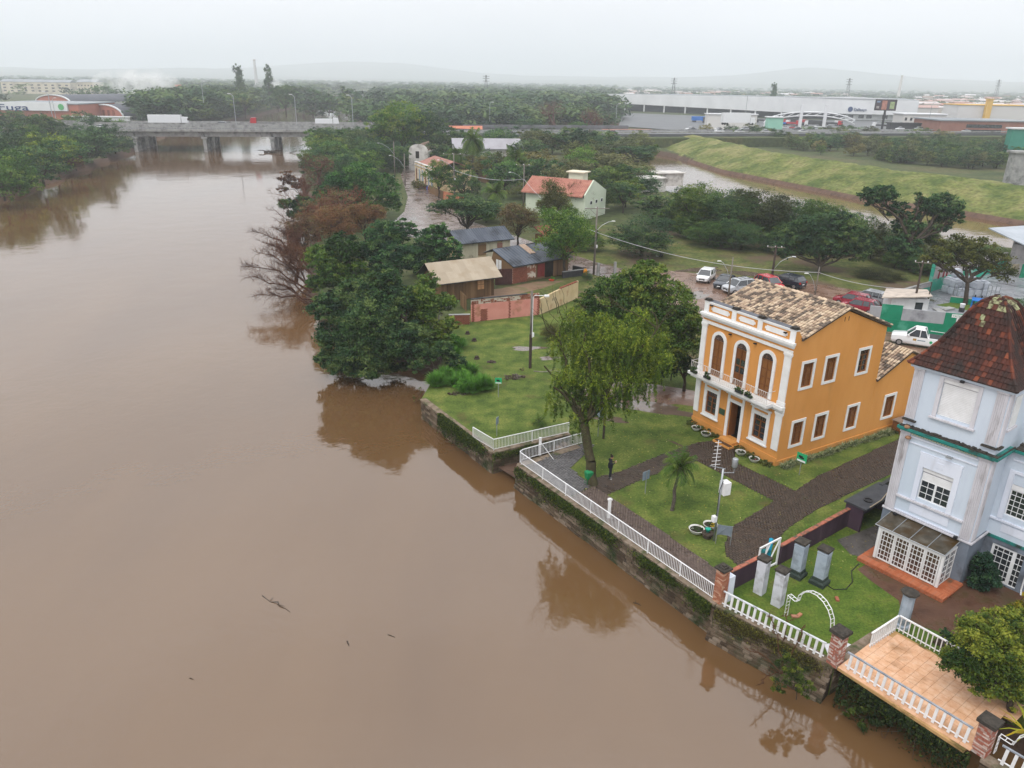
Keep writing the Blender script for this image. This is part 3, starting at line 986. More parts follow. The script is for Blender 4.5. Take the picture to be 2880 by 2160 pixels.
for i,cx in enumerate((-6.3,-4.15,-1.86)):
 hw,ow,z0,zs=0.47,0.7,4.42,7.03
 m=MB()
 n=16
 rin,rout=[],[]
 for(r_,L)in((hw,rin),(ow,rout)):
  L.append((cx+r_,z0))
  for k in range(n+1):
   t=PI*k/n
   L.append((cx+r_*math.cos(t),zs+r_*math.sin(t)))
  L.append((cx-r_,z0))
 for k in range(len(rin)-1):
  a,b,c,d=rin[k],rin[k+1],rout[k+1],rout[k]
  m.prism([(a[0],-0.09,a[1]),(b[0],-0.09,b[1]),(c[0],-0.09,c[1]),(d[0],-0.09,d[1])],(0,0.089,0))
 m.ob('arched_surround',M_trim,house)
 m=MB().prism(arch_pts(cx,hw,z0,zs,16,-0.02),(0,0.018,0))
 dd=m.ob('arched_door',M_shut if i!=1 else M_brown,house)
 f=MB()
 f.box(cx-0.035,cx+0.035,-0.055,-0.021,z0,zs)
 f.box(cx-hw,cx+hw,-0.06,-0.021,zs-0.04,zs+0.04)
 for s in(-1,1):
  f.box(cx+s*hw,cx+s*(hw-0.06),-0.05,-0.021,z0,zs-0.04)
  for zz in(z0+0.04,z0+0.85,z0+1.4,z0+1.98):
   f.box(cx+s*0.035,cx+s*(hw-0.06),-0.045,-0.021,zz-0.035,zz+0.035)
 for k in range(1,7):
  t=PI*k/7
  f.tube([(cx+0.1*math.cos(t),-0.035,zs+0.05+0.1*math.sin(t)),(cx+hw*0.97*math.cos(t),-0.035,zs+hw*0.97*math.sin(t))],0.014,4)
 f.ob('door_frame',M_brown,dd)
 if i==1:
  g=MB()
  for s in(-1,1):
   for k in range(2):
    g.box(cx+s*0.05,cx+s*(hw-0.08),-0.028,-0.0205,z0+0.95+k*0.56-0.03,z0+1.35+k*0.56)
  g.ob('pane',M_glass,dd)
 fan=MB().prism([(p[0],-0.028,p[2])for p in arch_pts(cx,hw-0.05,zs+0.05,zs+0.04,12)],(0,0.007,0)).ob('fanlight',M_glass,dd)
m=MB()
m.box(-8.24,0.12,-0.28,-0.001,8.62,8.78)
m.box(-8.2,0.08,-0.2,-0.001,8.5,8.62)
m.box(-8.16,0.04,-0.1,-0.001,8.38,8.5)
m.ob('cornice',M_trim,house)
box('string_course',M_trim,house,-8.1,0.0,-0.1,-0.001,8.02,8.22)
for x0,x1 in((-8.12,-7.56),(-0.62,0.02)):
 m=MB().box(x0+0.05,x1-0.05,-0.09,-0.001,4.62,7.78)
 m.box(x0-0.02,x1+0.02,-0.13,-0.001,7.86,8.02).box(x0+0.02,x1-0.02,-0.11,-0.001,7.78,7.86).box(x0,x1,-0.12,-0.001,4.38,4.62)
 m.ob('pilaster',M_trim,house)
 m=MB().box(x0+0.05,x1-0.05,-0.08,-0.001,1.1,3.62)
 m.box(x0-0.02,x1+0.02,-0.12,-0.001,3.72,3.86).box(x0+0.02,x1-0.02,-0.1,-0.001,3.62,3.72)
 m.ob('pilaster',M_trim,house)
m=MB()
m.box(-8.1,0,0.0,0.27,8.4,9.52)
m.ob('parapet',M_ochre,house)
m=MB()
for a,b in((-8.1,-7.66),(-5.45,-5.05),(-3.12,-2.72),(-0.42,0.0)):
 m.box(a,b,-0.05,-0.001,8.78,9.52)
m.box(-8.12,0.02,-0.06,0.28,9.521,9.6)
m.box(-8.1,0.0,-0.035,-0.001,8.781,8.86)
for a,b in((-7.66,-5.45),(-5.05,-3.12),(-2.72,-0.42)):
 m.box(a,b,-0.04,-0.001,9.44,9.52)
m.ob('parapet_trim',M_trim,house)
for a,b in((-7.42,-5.68),(-4.82,-3.34),(-2.5,-0.64)):
 zc=9.15
 pts=[]
 for(u,vv)in((a,zc-0.08),(a+0.12,zc-0.08),(a+0.12,zc-0.17),(b-0.12,zc-0.17),(b-0.12,zc-0.08),(b,zc-0.08),(b,zc+0.08),(b-0.12,zc+0.08),(b-0.12,zc+0.17),(a+0.12,zc+0.17),(a+0.12,zc+0.08),(a,zc+0.08)):
  pts.append((u,-0.035,vv))
 MB().prism(pts,(0,0.034,0)).ob('parapet_panel',M_trim,house)
cp=mat('black_cap',[(0.02,0.018,0.016),(0.05,0.045,0.04)],6,0.9)
box('parapet_coping',mat('lead_coping',[(0.07,0.075,0.09),(0.12,0.125,0.145)],2,0.6),house,-8.05,-0.05,0.0,0.5,9.601,9.63)
for x in(-7.88,-5.25,-2.92,-0.22):
 MB().box(x-0.26,x+0.26,-0.1,0.3,9.632,9.7).box(x-0.2,x+0.2,-0.05,0.25,9.7,9.78).ob('parapet_cap',cp,house)
for x,z in((-7.35,9.4),(-0.75,9.28),(-5.32,7.85),(-3.05,7.85)):
 MB().box(x-0.1,x+0.1,-0.2,-0.06,z-0.04,z+0.03).tube([(x,-0.13,z),(x,0,z+0.02)],0.02,5).ob('wall_lamp',M_black,house)
m=MB().box(-8.05,-7.35,-0.35,-0.001,4.1,4.3)
m=MB()
m.box(-8.2,-0.7,-0.92,-0.13,4.16,4.36)
m.box(-8.05,-0.85,-0.75,-0.13,3.98,4.16)
m.box(-0.7,0.06,-0.3,-0.13,4.12,4.34)
m.box(-8.24,0.06,-0.13,-0.001,3.9,4.34)
m.ob('balcony_slab',M_trim,house)
m=MB()
for x0,x1 in((-7.95,-0.8),):
 m.tube([(x0,-0.15,5.22),(x0,-0.86,5.22),(x1,-0.86,5.22),(x1,-0.15,5.22)],0.022,5)
 m.tube([(x0,-0.15,4.44),(x0,-0.86,4.44),(x1,-0.86,4.44),(x1,-0.15,4.44)],0.016,5)
 n=40
 for i in range(n):
  a=x0+(x1-x0)*i/n
  b=x0+(x1-x0)*(i+1)/n
  mid=(a+b)/2
  m.tube([(a,-0.86,4.44),(mid,-0.875,4.83),(a,-0.86,5.22)],0.009,3,False)
  m.tube([(b,-0.86,4.44),(mid,-0.845,4.83),(b,-0.86,5.22)],0.009,3,False)
 for i in range(6):
  x=x0+(x1-x0)*i/5
  m.tube([(x,-0.86,4.36),(x,-0.86,5.26)],0.02,4)
m.ob('balcony_railing',M_iron,house)
seg=5
tv,tf=[],[]
for i,(yy,r_)in enumerate(((0.0,0.10),(0.44,0.082))):
 for k in range(seg+1):
  t=PI*k/seg
  tv.append((r_*math.cos(t),yy,r_*0.85*math.sin(t)+(0.035 if yy==0 else 0.0)))
for k in range(seg):tf.append((k,k+1,seg+2+k,seg+1+k))
tf.append(tuple(range(seg+1))[::-1])
tile_me=bpy.data.meshes.new('roof_tile')
tile_me.from_pydata(tv,[],tf)
tile_me.materials.append(M_tile)
def tiled(parent,x0,x1,y0,z0,y1,z1,pitch=0.235,course=0.36,seed=0,name='roof'):
 """slope rising from (y0,z0) to (y1,z1), tiles in columns"""
 L=math.hypot(y1-y0,z1-z0)
 an=math.atan2(z1-z0,abs(y1-y0))
 sgn=1 if y1>y0 else-1
 rf=MB().prism([(x0,y0,z0),(x0,y1,z1),(x0,y1,z1-0.12),(x0,y0,z0-0.12)],(x1-x0,0,0)).ob(name,M_under,parent)
 r=random.Random(seed)
 ms=[]
 n=int((x1-x0)/pitch)
 rows=int(L/course)+1
 for i in range(n+1):
  x=x0+0.09+(x1-x0-0.18)*i/n
  for k in range(rows):
   s=min(k*course,L-0.40)-0.04
   y,z=y0+sgn*s*math.cos(an),z0+s*math.sin(an)
   ms.append(TRS(x+r.uniform(-.012,.012),y,z+0.02,(0 if sgn>0 else PI)+r.uniform(-.03,.03),an,0,(1,1,1)))
 pieces('roof_tile',tile_me,ms,rf,'roof_tiles')
 return rf
tiled(house,-8.12,0.12,0.62,8.93,4.9,10.42,seed=1)
rf2=tiled(house,-8.12,0.12,9.75,8.5,4.9,10.42,seed=2)
ridge=[]
for i in range(22):
 ridge.append(TRS(-8.1+i*0.375,4.9,10.46,-PI/2,0,0,(1.5,1.05,1.5)))
rg=MB().box(-8.1,0.1,4.85,4.95,10.38,10.46).ob('roof_ridge',M_under,house)
pieces('ridge_tile',tile_me,ridge,rg)
vg=MB().box(0.0,0.13,0.9,9.6,8.36,8.37)
vv=[]
for y0,z0,y1,z1 in((0.8,9.0,4.9,10.44),(9.75,8.52,4.9,10.44)):
 L=math.hypot(y1-y0,z1-z0)
 an=math.atan2(z1-z0,abs(y1-y0))
 sg=1 if y1>y0 else-1
 for k in range(int(L/0.38)):
  vv.append(TRS(0.1,y0+sg*k*0.38*math.cos(an),z0+k*0.38*math.sin(an)+0.03,0 if sg>0 else PI,an,0,(1.15,1,1.1)))
pieces('verge_tile',tile_me,vv,rg)
tiled(house,-8.1,0.12,9.47,4.5,13.05,6.12,seed=3,name='annex_roof')
tiled(house,-8.1,0.12,16.75,4.42,13.05,6.12,seed=4,name='annex_roof')
for y in(4.6,5.0):box('wall_vent',M_black,house,0.0,0.02,y,y+0.03,9.55,9.85)
M_petal=leafmat('petunia',[(0.02,0.05,0.012),(0.04,0.09,0.02),(0.10,0.16,0.03)])
for i,x in enumerate((-7.55,-6.2,-3.15,-2.3)):
 t=thing('balcony_plant',['bushy green plant at the left end of the balcony rail','green plant with red blooms on the balcony left of the middle','small green plant hanging on the balcony right of the middle arch','wide green plant on the balcony below the right arch'][i],'plant',tuple(wmat(house)@Vector((x,-0.95,4.62))),HY,'plants on the balcony')
 link('foliage',crown_mesh('foliage',[((0,0,0),(0.38,0.16,0.24))],420,0.055,M_petal,seed=40+i),t)
 MB().box(-0.3,0.3,-0.08,0.08,-0.22,-0.06).ob('pot',M_dark,t)
M_spider=leafmat('striped_leaf',[(0.06,0.09,0.03),(0.16,0.2,0.09),(0.40,0.42,0.26)],0.2)
def spiky(name,n=90,L=0.45,w=0.03,seed=0,mt=None,curl=0.9):
 """rosette of arching strap leaves"""
 rng=np.random.default_rng(seed)
 V,Q,T=[],[],[]
 for i in range(n):
  a=rng.random()*2*PI
  e=rng.uniform(0.5,1.4)
  l=L*rng.uniform(0.6,1.1)
  p=np.array([rng.normal()*0.05,rng.normal()*0.05,0.0])
  dirn=np.array([math.cos(a)*math.cos(e),math.sin(a)*math.cos(e),math.sin(e)])
  side=np.array([-math.sin(a),math.cos(a),0])
  k0=len(V)
  for s in range(4):
   ww=w*(1-s/3.3)
   V.append(p-side*ww)
   V.append(p+side*ww)
   p=p+dirn*l/3
   dirn=dirn+np.array([0,0,-curl*0.45])
   dirn/=np.linalg.norm(dirn)
  for s in range(3):
   Q.append((k0+s*2,k0+s*2+1,k0+s*2+3,k0+s*2+2))
   T.append(rng.random())
 return mesh_np(name,V,Q,None,T,mt)
sp=[spiky('striped_plant',seed=i,mt=M_spider)for i in range(3)]
r=random.Random(5)
wm_h=wmat(house)
for i in range(34):
 f=i/33
 p=wm_h@Vector((0.5+r.uniform(-.08,.12),0.3+f*13.4,0))
 o=link('striped_plant',sp[i%3],None,p,(0,0,r.random()*6),r.uniform(0.85,1.3))
 tag(o,'striped long-leaved plant, %s from the front corner in the row along the ochre wall'%ordn(i+1),'plant','striped plants along the side wall')
M_bowl=mat('white_stone_bowl',[(0.55,0.54,0.52),(0.7,0.69,0.67)],4,0.7,dirt=(0.35,0.33,0.28),dscale=3)
def bowl(loc,label,cols,seed,rad=0.36,h=0.26):
 t=thing('flower_bowl',label,'planter',loc,0,'white flower bowls')
 MB().lathe([(rad*0.45,0),(rad*0.8,h*0.4),(rad,h),(rad*1.03,h*1.05),(rad*0.9,h),(rad*0.86,h*0.8)],16).ob('bowl',M_bowl,t,smooth=True)
 MB().lathe([(rad*0.86,h*0.78),(rad*0.86,h*0.82)],14).ob('soil',M_joint,t)
 fm=leafmat('flowers_'+cols,{'white':[(0.03,0.06,0.015),(0.05,0.1,0.02,0.6),(0.6,0.6,0.55,0.9)],'yellow':[(0.03,0.06,0.015),(0.05,0.1,0.02,0.55),(0.6,0.42,0.04,0.85)],'mixed':[(0.03,0.06,0.015),(0.05,0.1,0.02,0.6),(0.5,0.06,0.12,0.8),(0.7,0.6,0.6,0.95)]}[cols])
 link('flowers',crown_mesh('flowers',[((0,0,h+0.02),(rad*0.75,rad*0.75,0.1))],260,0.04,fm,seed=seed,tspread=0.35),t)
 return t
bowl(wm_h@Vector((-6.85,-0.75,0)),'white bowl of greenery furthest left at the house front','white',1)
bowl(wm_h@Vector((-5.75,-0.85,0)),'white bowl of yellowish flowers just left of the front steps','yellow',2)
bowl(wm_h@Vector((-2.35,-0.85,0)),'white bowl of dark greenery just right of the front steps','white',3)
bowl(wm_h@Vector((-1.15,-0.8,0)),'white bowl of pink and white flowers nearest the house corner','mixed',4)
bowl((10.72,37.5,0),'large white bowl of flowers alone on the lawn near the mast','white',5,0.45,0.3)
bowl((11.62,38.0,0),'white bowl of yellow flowers behind the green pot by the mast','yellow',6,0.42,0.3)
M_low=leafmat('border_leaf',[(0.05,0.07,0.02),(0.10,0.12,0.03),(0.25,0.14,0.05)])
for i,(x,lab)in enumerate(((-7.7,'low leafy border plant at the left front corner of the ochre house'),(-6.3,'low leafy border plant between the two bowls left of the steps'),(-5.1,'low border plant touching the left side of the front steps'),(-2.85,'tufted border plant touching the right side of the front steps'),(-1.75,'low border plant between the two bowls right of the steps'),(-0.45,'yellow-green border shrub at the right front corner of the ochre house'))):
 t=link('border_plant',crown_mesh('border_plant',[((0,0,0.16),(0.5,0.3,0.22))],500,0.06,M_low,seed=60+i),None,wm_h@Vector((x,-0.45,0)),(0,0,HY))
 tag(t,lab,'plant','border plants at the house front')
for i in range(2):
 p=wm_h@Vector((0.75+0.0*i,12.35+i*1.0,0))
 t=thing('recycling_cabinet',['wooden recycling cabinet with green front panel beside the plant row','wooden recycling cabinet with blue front panel by the tower corner'][i],'bin',p,HY,'wooden recycling cabinets')
 MB().box(-0.35,0.35,-0.4,0.4,0.25,0.95).ob('cabinet',M_brown,t)
 MB().box(-0.42,0.42,-0.47,0.47,0.951,1.02).ob('lid',mat('grey_board',[(0.18,0.13,0.1),(0.25,0.19,0.15)],3,0.8),t)
 MB().box(0.352,0.37,-0.28,0.28,0.5,0.72).ob('front_panel',mat(['green_panel','blue_panel'][i],[[(0.05,0.3,0.12),(0.07,0.35,0.15)],[(0.05,0.17,0.4),(0.07,0.22,0.48)]][i],3,0.4),t)
 for sx in(-0.3,0.3):
  for sy in(-0.35,0.35):MB().box(sx-0.03,sx+0.03,sy-0.03,sy+0.03,0,0.25).ob('leg',M_brown,t)
M_blue=mat('pale_blue_render',[(0.49,0.56,0.645),(0.56,0.62,0.70)],0.7,0.8,0.3,14,dirt=(0.46,0.51,0.6),dscale=1.6,dlo=0.54,dhi=0.8,detail=8,stretch=(1,1,0.18))
M_blue2=mat('white_blue_render',[(0.60,0.64,0.74),(0.68,0.71,0.79)],0.9,0.8,0.2,12,dirt=(0.5,0.52,0.57),dscale=1.6,dlo=0.54,dhi=0.8,detail=8,stretch=(1,1,0.18))
M_pil=mat('stained_pilaster',[(0.48,0.47,0.5),(0.6,0.59,0.63)],2.5,0.85,0.3,10,dirt=(0.25,0.23,0.23),dscale=2.2,dlo=0.55,dhi=0.75,stretch=(1,1,0.3))
M_slateb=mat('slate_blue_plinth',[(0.14,0.17,0.21),(0.2,0.23,0.28)],1,0.85,0.3,12,dirt=(0.10,0.11,0.13),dscale=0.8)
M_green=mat('green_moulding',[(0.015,0.16,0.14),(0.03,0.23,0.2)],2,0.6,dirt=(0.03,0.04,0.035),dscale=1.3,dlo=0.5,dhi=0.65)
M_moss=mat('black_moss_ledge',[(0.025,0.023,0.02),(0.07,0.06,0.05)],5,0.95,0.8,20)
M_rtile=mat('dark_clay_tile',[(0.05,0.02,0.015),(0.10,0.035,0.025)],3.0,0.75,0.5,16,tcols=[(0.028,0.014,0.012,0),(0.045,0.018,0.014,0.55),(0.075,0.024,0.017,0.8),(0.17,0.045,0.022,0.93),(0.28,0.08,0.035,1.0)],tmix=0.72,dirt=(0.028,0.02,0.018),dscale=0.9,dlo=0.46,dhi=0.64,space='world')
M_lich=mat('lichen_tile',[(0.05,0.03,0.02),(0.34,0.36,0.2)],5,0.9,0.5,16,tcols=[(0.28,0.3,0.17),(0.1,0.08,0.05),(0.06,0.03,0.022)],tmix=0.4,nlo=0.42,nhi=0.55)
TY=R_(-52.3)
tower=thing('tower_house','pale blue three-storey tower house with steep dark red tile roof','house',(23.33,32.97,0),TY)
TW=4.5
M=M_blue
w=MB()
win_m=(-2.98,-1.45,3.8,5.62)
sh_u=(-3.0,-1.36,8.6,10.58)
wall_holes(w,'x',-TW,0,7.3,[win_m],0,0.25,z0=2.6)
wall_holes(w,'x',-TW,0,10.8,[sh_u],0,0.25,z0=7.3)
w.box(-0.25,0,0.25,4.5,2.6,10.8)
w.box(-TW,-TW+0.25,0.25,4.5,2.6,10.8)
w.box(-TW+0.25,-0.25,4.25,4.5,0,10.8)
w.ob('wall',M_blue,tower)
w=MB()
w.box(-TW-0.02,-4.0,-0.03,4.4,0,2.6)
w.box(-0.55,0.03,-0.03,4.4,0,2.6)
w.box(-4.0,-0.55,0.8,0.9,0,2.6)
w.ob('plinth',M_slateb,tower)
for x0 in(-4.47,-0.55):
 for z0,z1 in((2.66,7.25),(7.98,10.76)):
  m=MB().box(x0,x0+0.5,-0.07,-0.001,z0,z1)
  for k in range(5):
   m.box(x0+0.05+k*0.09,x0+0.09+k*0.09,-0.1,-0.071,z0+0.1,z1-0.12)
  m.box(x0-0.03,x0+0.53,-0.12,-0.0015,z1-0.1,z1)
  m.ob('pilaster',M_pil,tower)
for z0,z1 in((2.66,7.25),(7.98,10.76)):
 m=MB().box(0.001,0.07,0.0,0.4,z0,z1)
 for k in range(3):m.box(0.071,0.1,0.06+k*0.11,0.11+k*0.11,z0+0.1,z1-0.12)
 m.ob('pilaster',M_pil,tower)
m=MB()
for x0 in(-4.5,-0.62):m.box(x0-0.03,x0+0.65,-0.16,-0.001,7.84,7.92)
m.box(0.001,0.16,-0.05,0.5,7.84,7.92)
m.ob('pilaster_base',M_moss,tower)
m=MB()
m.box(-4.62,0.16,-0.3,-0.001,7.36,7.5)
m.box(-4.57,0.1,-0.2,-0.001,7.28,7.36)
m.box(0.161,0.3,-0.3,1.85,7.36,7.5)
m.box(0.001,0.16,-0.001,1.85,7.3,7.499)
m.ob('green_cornice',M_green,tower)
m=MB().box(-4.55,0.2,-0.24,-0.001,7.5,7.55).box(0.2,0.26,-0.24,1.85,7.5,7.55)
r=random.Random(3)
for i in range(40):
 x=-4.3+i*0.1
 m.box(x,x+0.1,-0.1-r.random()*0.12,-0.001,7.55,7.57+r.random()*0.07)
m.ob('mossy_ledge',M_moss,tower)
dent=MB().box(-0.04,0.04,-0.12,0,-0.05,0.05).mesh('dentil',mat('cream_dentil',[(0.45,0.48,0.36),(0.55,0.57,0.45)],3,0.8))
pieces('dentil',dent,[TRS(-3.85+i*0.13,-0.001,7.2)for i in range(25)],tower)
m=MB()
m.box(-3.95,-0.58,-0.06,-0.001,7.0,7.08)
m.box(-3.95,-0.58,-0.05,-0.001,6.68,6.74)
m.box(-3.3,-1.15,-0.05,-0.001,6.3,6.42)
for a,b in((-3.25,-2.99),(-1.44,-1.18)):m.box(a,b,-0.06,-0.001,3.62,6.3)
m.box(-2.99,-1.44,-0.06,-0.001,5.62,6.3)
m.box(-3.95,-0.56,-0.06,-0.001,2.66,2.72)
m.box(-3.2,-1.2,-0.03,-0.001,2.9,3.4)
m.ob('moulding',M_blue2,tower)
box('medallion',M_blue2,tower,-2.4,-2.05,-0.08,-0.061,5.85,6.15)
m=MB().box(-3.98,-0.54,-0.14,-0.001,3.5,3.6)
m.ob('sill_course',M_pil,tower)
m=MB().box(-4.55,0.06,-0.12,-0.001,2.52,2.62).box(0.061,0.14,-0.12,4.4,2.52,2.62)
m.ob('base_course',M_pil,tower)
m=MB()
for a,b in((-3.2,-3.0),(-1.36,-1.17)):m.box(a,b,-0.05,-0.001,8.48,10.68)
m.box(-3.0,-1.36,-0.05,-0.001,10.58,10.68)
m.box(-3.28,-1.1,-0.16,-0.001,8.4,8.48)
m.ob('window_surround',M_pil,tower)
def shutter(parent,x0,x1,z0,z1,y=0.06,pitch=0.085):
 b=MB().box(x0,x1,y-0.04,y+0.08,z1-0.22,z1).ob('roller_shutter',M_white,parent)
 sl=MB().box(-0.5,0.5,-0.5,0.5,-0.5,0.5).mesh('slat',M_white)
 n=int((z1-0.23-z0)/pitch)
 pieces('slat',sl,[TRS((x0+x1)/2,y+0.03,z0+(i+0.5)*pitch,rx=-0.3,s=(x1-x0-0.02,0.025,pitch*0.8))for i in range(n)],b)
 MB().box(x0,x1,y+0.05,y+0.07,z0,z1-0.22).ob('shutter_back',M_pil,parent)
shutter(tower,-3.0,-1.36,8.6,10.58)
shutter(tower,-2.98,-1.45,4.88,5.62)
def sash(parent,x0,x1,z0,z1,nx,nz,y=0.1,name='window_frame',mt=None,thick=0.05,bar=0.022,gl=None):
 f=MB()
 for a,b,c,d in((x0,x0+thick,z0,z1),(x1-thick,x1,z0,z1),(x0+thick,x1-thick,z0,z0+thick),(x0+thick,x1-thick,z1-thick,z1)):
  f.box(a,b,y-0.03,y+0.03,c,d)
 for i in range(1,nx):
  x=x0+(x1-x0)*i/nx
  f.box(x-bar/2,x+bar/2,y-0.02,y+0.015,z0+thick,z1-thick)
 for i in range(1,nz):
  z=z0+(z1-z0)*i/nz
  f.box(x0+thick,x1-thick,y-0.018,y+0.013,z-bar/2,z+bar/2)
 o=f.ob(name,mt or M_whitem,parent)
 MB().box(x0+thick*0.5,x1-thick*0.5,y+0.016,y+0.024,z0+thick*0.5,z1-thick*0.5).ob('pane',gl or M_glass,o)
 return o
sash(tower,-2.98,-2.215,3.8,4.9,2,3)
sash(tower,-2.215,-1.45,3.8,4.9,2,3)
box('curtain',mat('orange_curtain',[(0.3,0.12,0.04),(0.4,0.17,0.06)],3,0.8),tower,-2.7,-1.8,0.2,0.22,4.45,4.88)
m=MB().box(-1.95,-1.65,-0.4,-0.22,6.72,6.8).tube([(-1.8,-0.3,6.74),(-1.8,0,6.7)],0.02,4).ob('floodlight',M_steel,tower)
for x,z in((-3.75,2.5),(-0.62,2.66),(-2.1,10.72)):
 MB().box(x-0.09,x+0.09,-0.3,-0.16,z-0.05,z+0.06).tube([(x,-0.2,z),(x,0,z)],0.025,5).ob('spotlight',M_black,tower)
for x,z in((-4.15,7.55),(-3.98,7.0)):
 MB().lathe([(0.13,0),(0.16,0.05),(0.13,0.12),(0.05,0.16)],10,(x,-0.2,z-0.08)).ob('clay_nest',mat('clay_brown',[(0.22,0.12,0.07),(0.3,0.17,0.1)],8,0.9),tower,smooth=True)
m=MB()
E0=0.16
m.box(-TW-E0,E0,-E0,0.0,10.76,10.95)
m.box(0.0,E0,0.0,TW+E0,10.76,10.95)
m.box(-TW-E0,-TW,0.0,TW+E0,10.76,10.95)
m.ob('fascia',M_blue,tower)
rc=Vector((-TW/2,TW/2,0))
prof=[(TW/2+0.3,10.93),(2.1,11.42),(1.66,12.1),(1.3,12.85),(1.02,13.5),(0.82,13.95),(0.58,14.28),(0.32,14.48),(0.08,14.56)]
MB().sq([(h-0.04,z-0.03)for h,z in prof],(rc.x,rc.y,0)).ob('roof',M_under,tower)
roof=tower.children[-1]
tm=MB()
tm.add([(-0.5,0,0.05),(0.5,0,0.05),(0.5,1,0.0),(-0.5,1,0.0),(-0.5,0,0.0),(0.5,0,0.0),(-0.22,0,0.075),(0.02,0,0.075),(-0.22,1,0.025),(0.02,1,0.025)],[(0,6,8,3),(6,7,9,8),(7,1,2,9),(0,4,5,1,7,6)])
rt=tm.mesh('roof_tile',M_rtile)
rl=tm.mesh('roof_tile',M_lich)
pl=[0]
for i in range(1,len(prof)):pl.append(pl[-1]+math.hypot(prof[i][0]-prof[i-1][0],prof[i][1]-prof[i-1][1]))
course=0.29
rows=int(pl[-1]/course)
r=random.Random(2)
ms,ml=[],[]
for side in range(4):
 if side==2:continue
 for k in range(rows):
  s0=pl[-1]*k/rows
  s1=pl[-1]*(k+1)/rows
  h0,z0=np.interp(s0,pl,[p[0]for p in prof]),np.interp(s0,pl,[p[1]for p in prof])
  h1,z1=np.interp(s1,pl,[p[0]for p in prof]),np.interp(s1,pl,[p[1]for p in prof])
  an=math.atan2(z1-z0,h0-h1)
  L=math.hypot(z1-z0,h0-h1)*1.12
  hw=(h0+h1)/2
  n=max(1,int(2*hw/0.2))
  for i in range(n):
   x=-hw+(i+0.5)*2*hw/n
   mm=TRS(rc.x,rc.y,0,side*PI/2)@TRS(x,-h0,z0+0.01,0,an,r.uniform(-.02,.02),(2*hw/n*0.95,L,1))
   lich=k>=rows-3 and r.random()<0.45 or(side==0 and abs(x+0.1)<0.2 and k>rows-7 and r.random()<0.4)
   (ml if lich else ms).append(mm)
pieces('roof_tile',rt,ms,roof,'roof_tiles',limit=240)
pieces('roof_tile',rl,ml,roof,'lichen_tiles',limit=60)
hip=[]
hipc=MB().lathe([(0.09,0),(0.075,0.34)],7).mesh('hip_tile',M_rtile)
for side in range(4):
 for k in range(rows):
  s0,s1=pl[-1]*k/rows,pl[-1]*(k+1)/rows
  h0,z0=np.interp(s0,pl,[p[0]for p in prof]),np.interp(s0,pl,[p[1]for p in prof])
  h1,z1=np.interp(s1,pl,[p[0]for p in prof]),np.interp(s1,pl,[p[1]for p in prof])
  a=Vector((h0,-h0,z0))
  b=Vector((h1,-h1,z1))
  q=(b-a).to_track_quat('Z','Y').to_matrix().to_4x4()
  hip.append(TRS(rc.x,rc.y,0,side*PI/2)@Matrix.Translation(a+Vector((0,0,0.03)))@q)
pieces('hip_tile',hipc,hip,roof)
wing=MB()
YW=1.85
wd=(0.55,1.75,0.15,2.05)
ww=(0.55,2.1,3.85,5.62)
wall_holes(wing,'x',0.0,7,7.3,[ww],YW,YW+0.25,z0=2.5)
wing.box(6.75,7.0,YW+0.25,9,2.5,7.3)
wing.ob('wing_wall',M_blue,tower)
w=MB()
wall_holes(w,'x',0.03,7,2.5,[(0.45,1.95,0.1,2.12)],YW-0.02,YW+0.22,z0=0)
w.ob('wing_plinth',M_slateb,tower)
sash(tower,0.55,2.1,3.85,5.3,6,5,YW+0.1)
box('roller_box',M_white,tower,0.55,2.1,YW+0.02,YW+0.12,5.32,5.6)
m=MB()
for a,b in((0.3,0.54),(2.11,2.35)):m.box(a,b,YW-0.06,YW-0.001,3.6,6.2)
m.box(0.3,2.35,YW-0.06,YW-0.001,6.201,6.35)
m.box(0.0,7,YW-0.1,YW-0.001,3.45,3.55)
m.box(0.6,3.0,YW-0.03,YW-0.001,2.9,3.35)
m.box(0.3,7,YW-0.05,YW-0.001,6.85,6.92)
m.ob('moulding',M_blue2,tower)
m=MB().box(0.02,7,YW-0.08,YW-0.001,2.42,2.56).ob('green_band',M_green,tower)
m=MB().box(0.301,7,YW-0.3,YW-0.001,7.36,7.5).ob('green_cornice',M_green,tower)
m=MB().box(0.31,7,YW-0.25,YW+0.3,7.501,7.56).box(0.3,7,YW+0.3,YW+1.2,7.5,7.64).ob('mossy_ledge',M_moss,tower)
m=MB().box(0.35,7,YW+0.55,YW+0.8,7.64,8.35)
m.ob('terrace_parapet',M_blue2,tower)
box('parapet_rail',M_green,tower,0.3,7,YW+0.5,YW+0.85,8.351,8.45)
sash(tower,0.45,1.55,0.1,2.12,4,6,YW+0.05,'french_door',thick=0.12,gl=M_glass)
sash(tower,1.55,2.0,0.1,2.12,2,6,YW+0.05,'french_door',thick=0.05)
MB().tube([(2.25,YW-0.1,2.4),(2.25,YW-0.1,0.3),(2.35,YW-0.3,0.1)],0.04,6).ob('downpipe',M_white,tower)
m=MB().box(0.001,0.05,0.75,1.5,8.75,10.4)
m.ob('side_shutter',M_white,tower)
m=MB().box(0.001,0.1,0.6,1.7,8.6,8.72).ob('side_sill',M_pil,tower)
PD=1.45
base=MB().box(-4.35,0.2,-PD-0.75,-0.04,0.0,0.2)
pb=base.ob('brick_step',mat('terracotta',[(0.30,0.075,0.03),(0.42,0.13,0.055)],3,0.6,dirt=(0.12,0.07,0.04),dscale=1.5),tower)
brk=MB().box(-0.5,0.5,-0.5,0.5,-0.5,0.5).mesh('brick',mat('orange_brick',[(0.33,0.085,0.035),(0.46,0.15,0.07)],2.5,0.55,0.4,20,tcols=[(0.30,0.08,0.035),(0.45,0.15,0.07),(0.36,0.16,0.1)],tmix=0.6))
bm_=[]
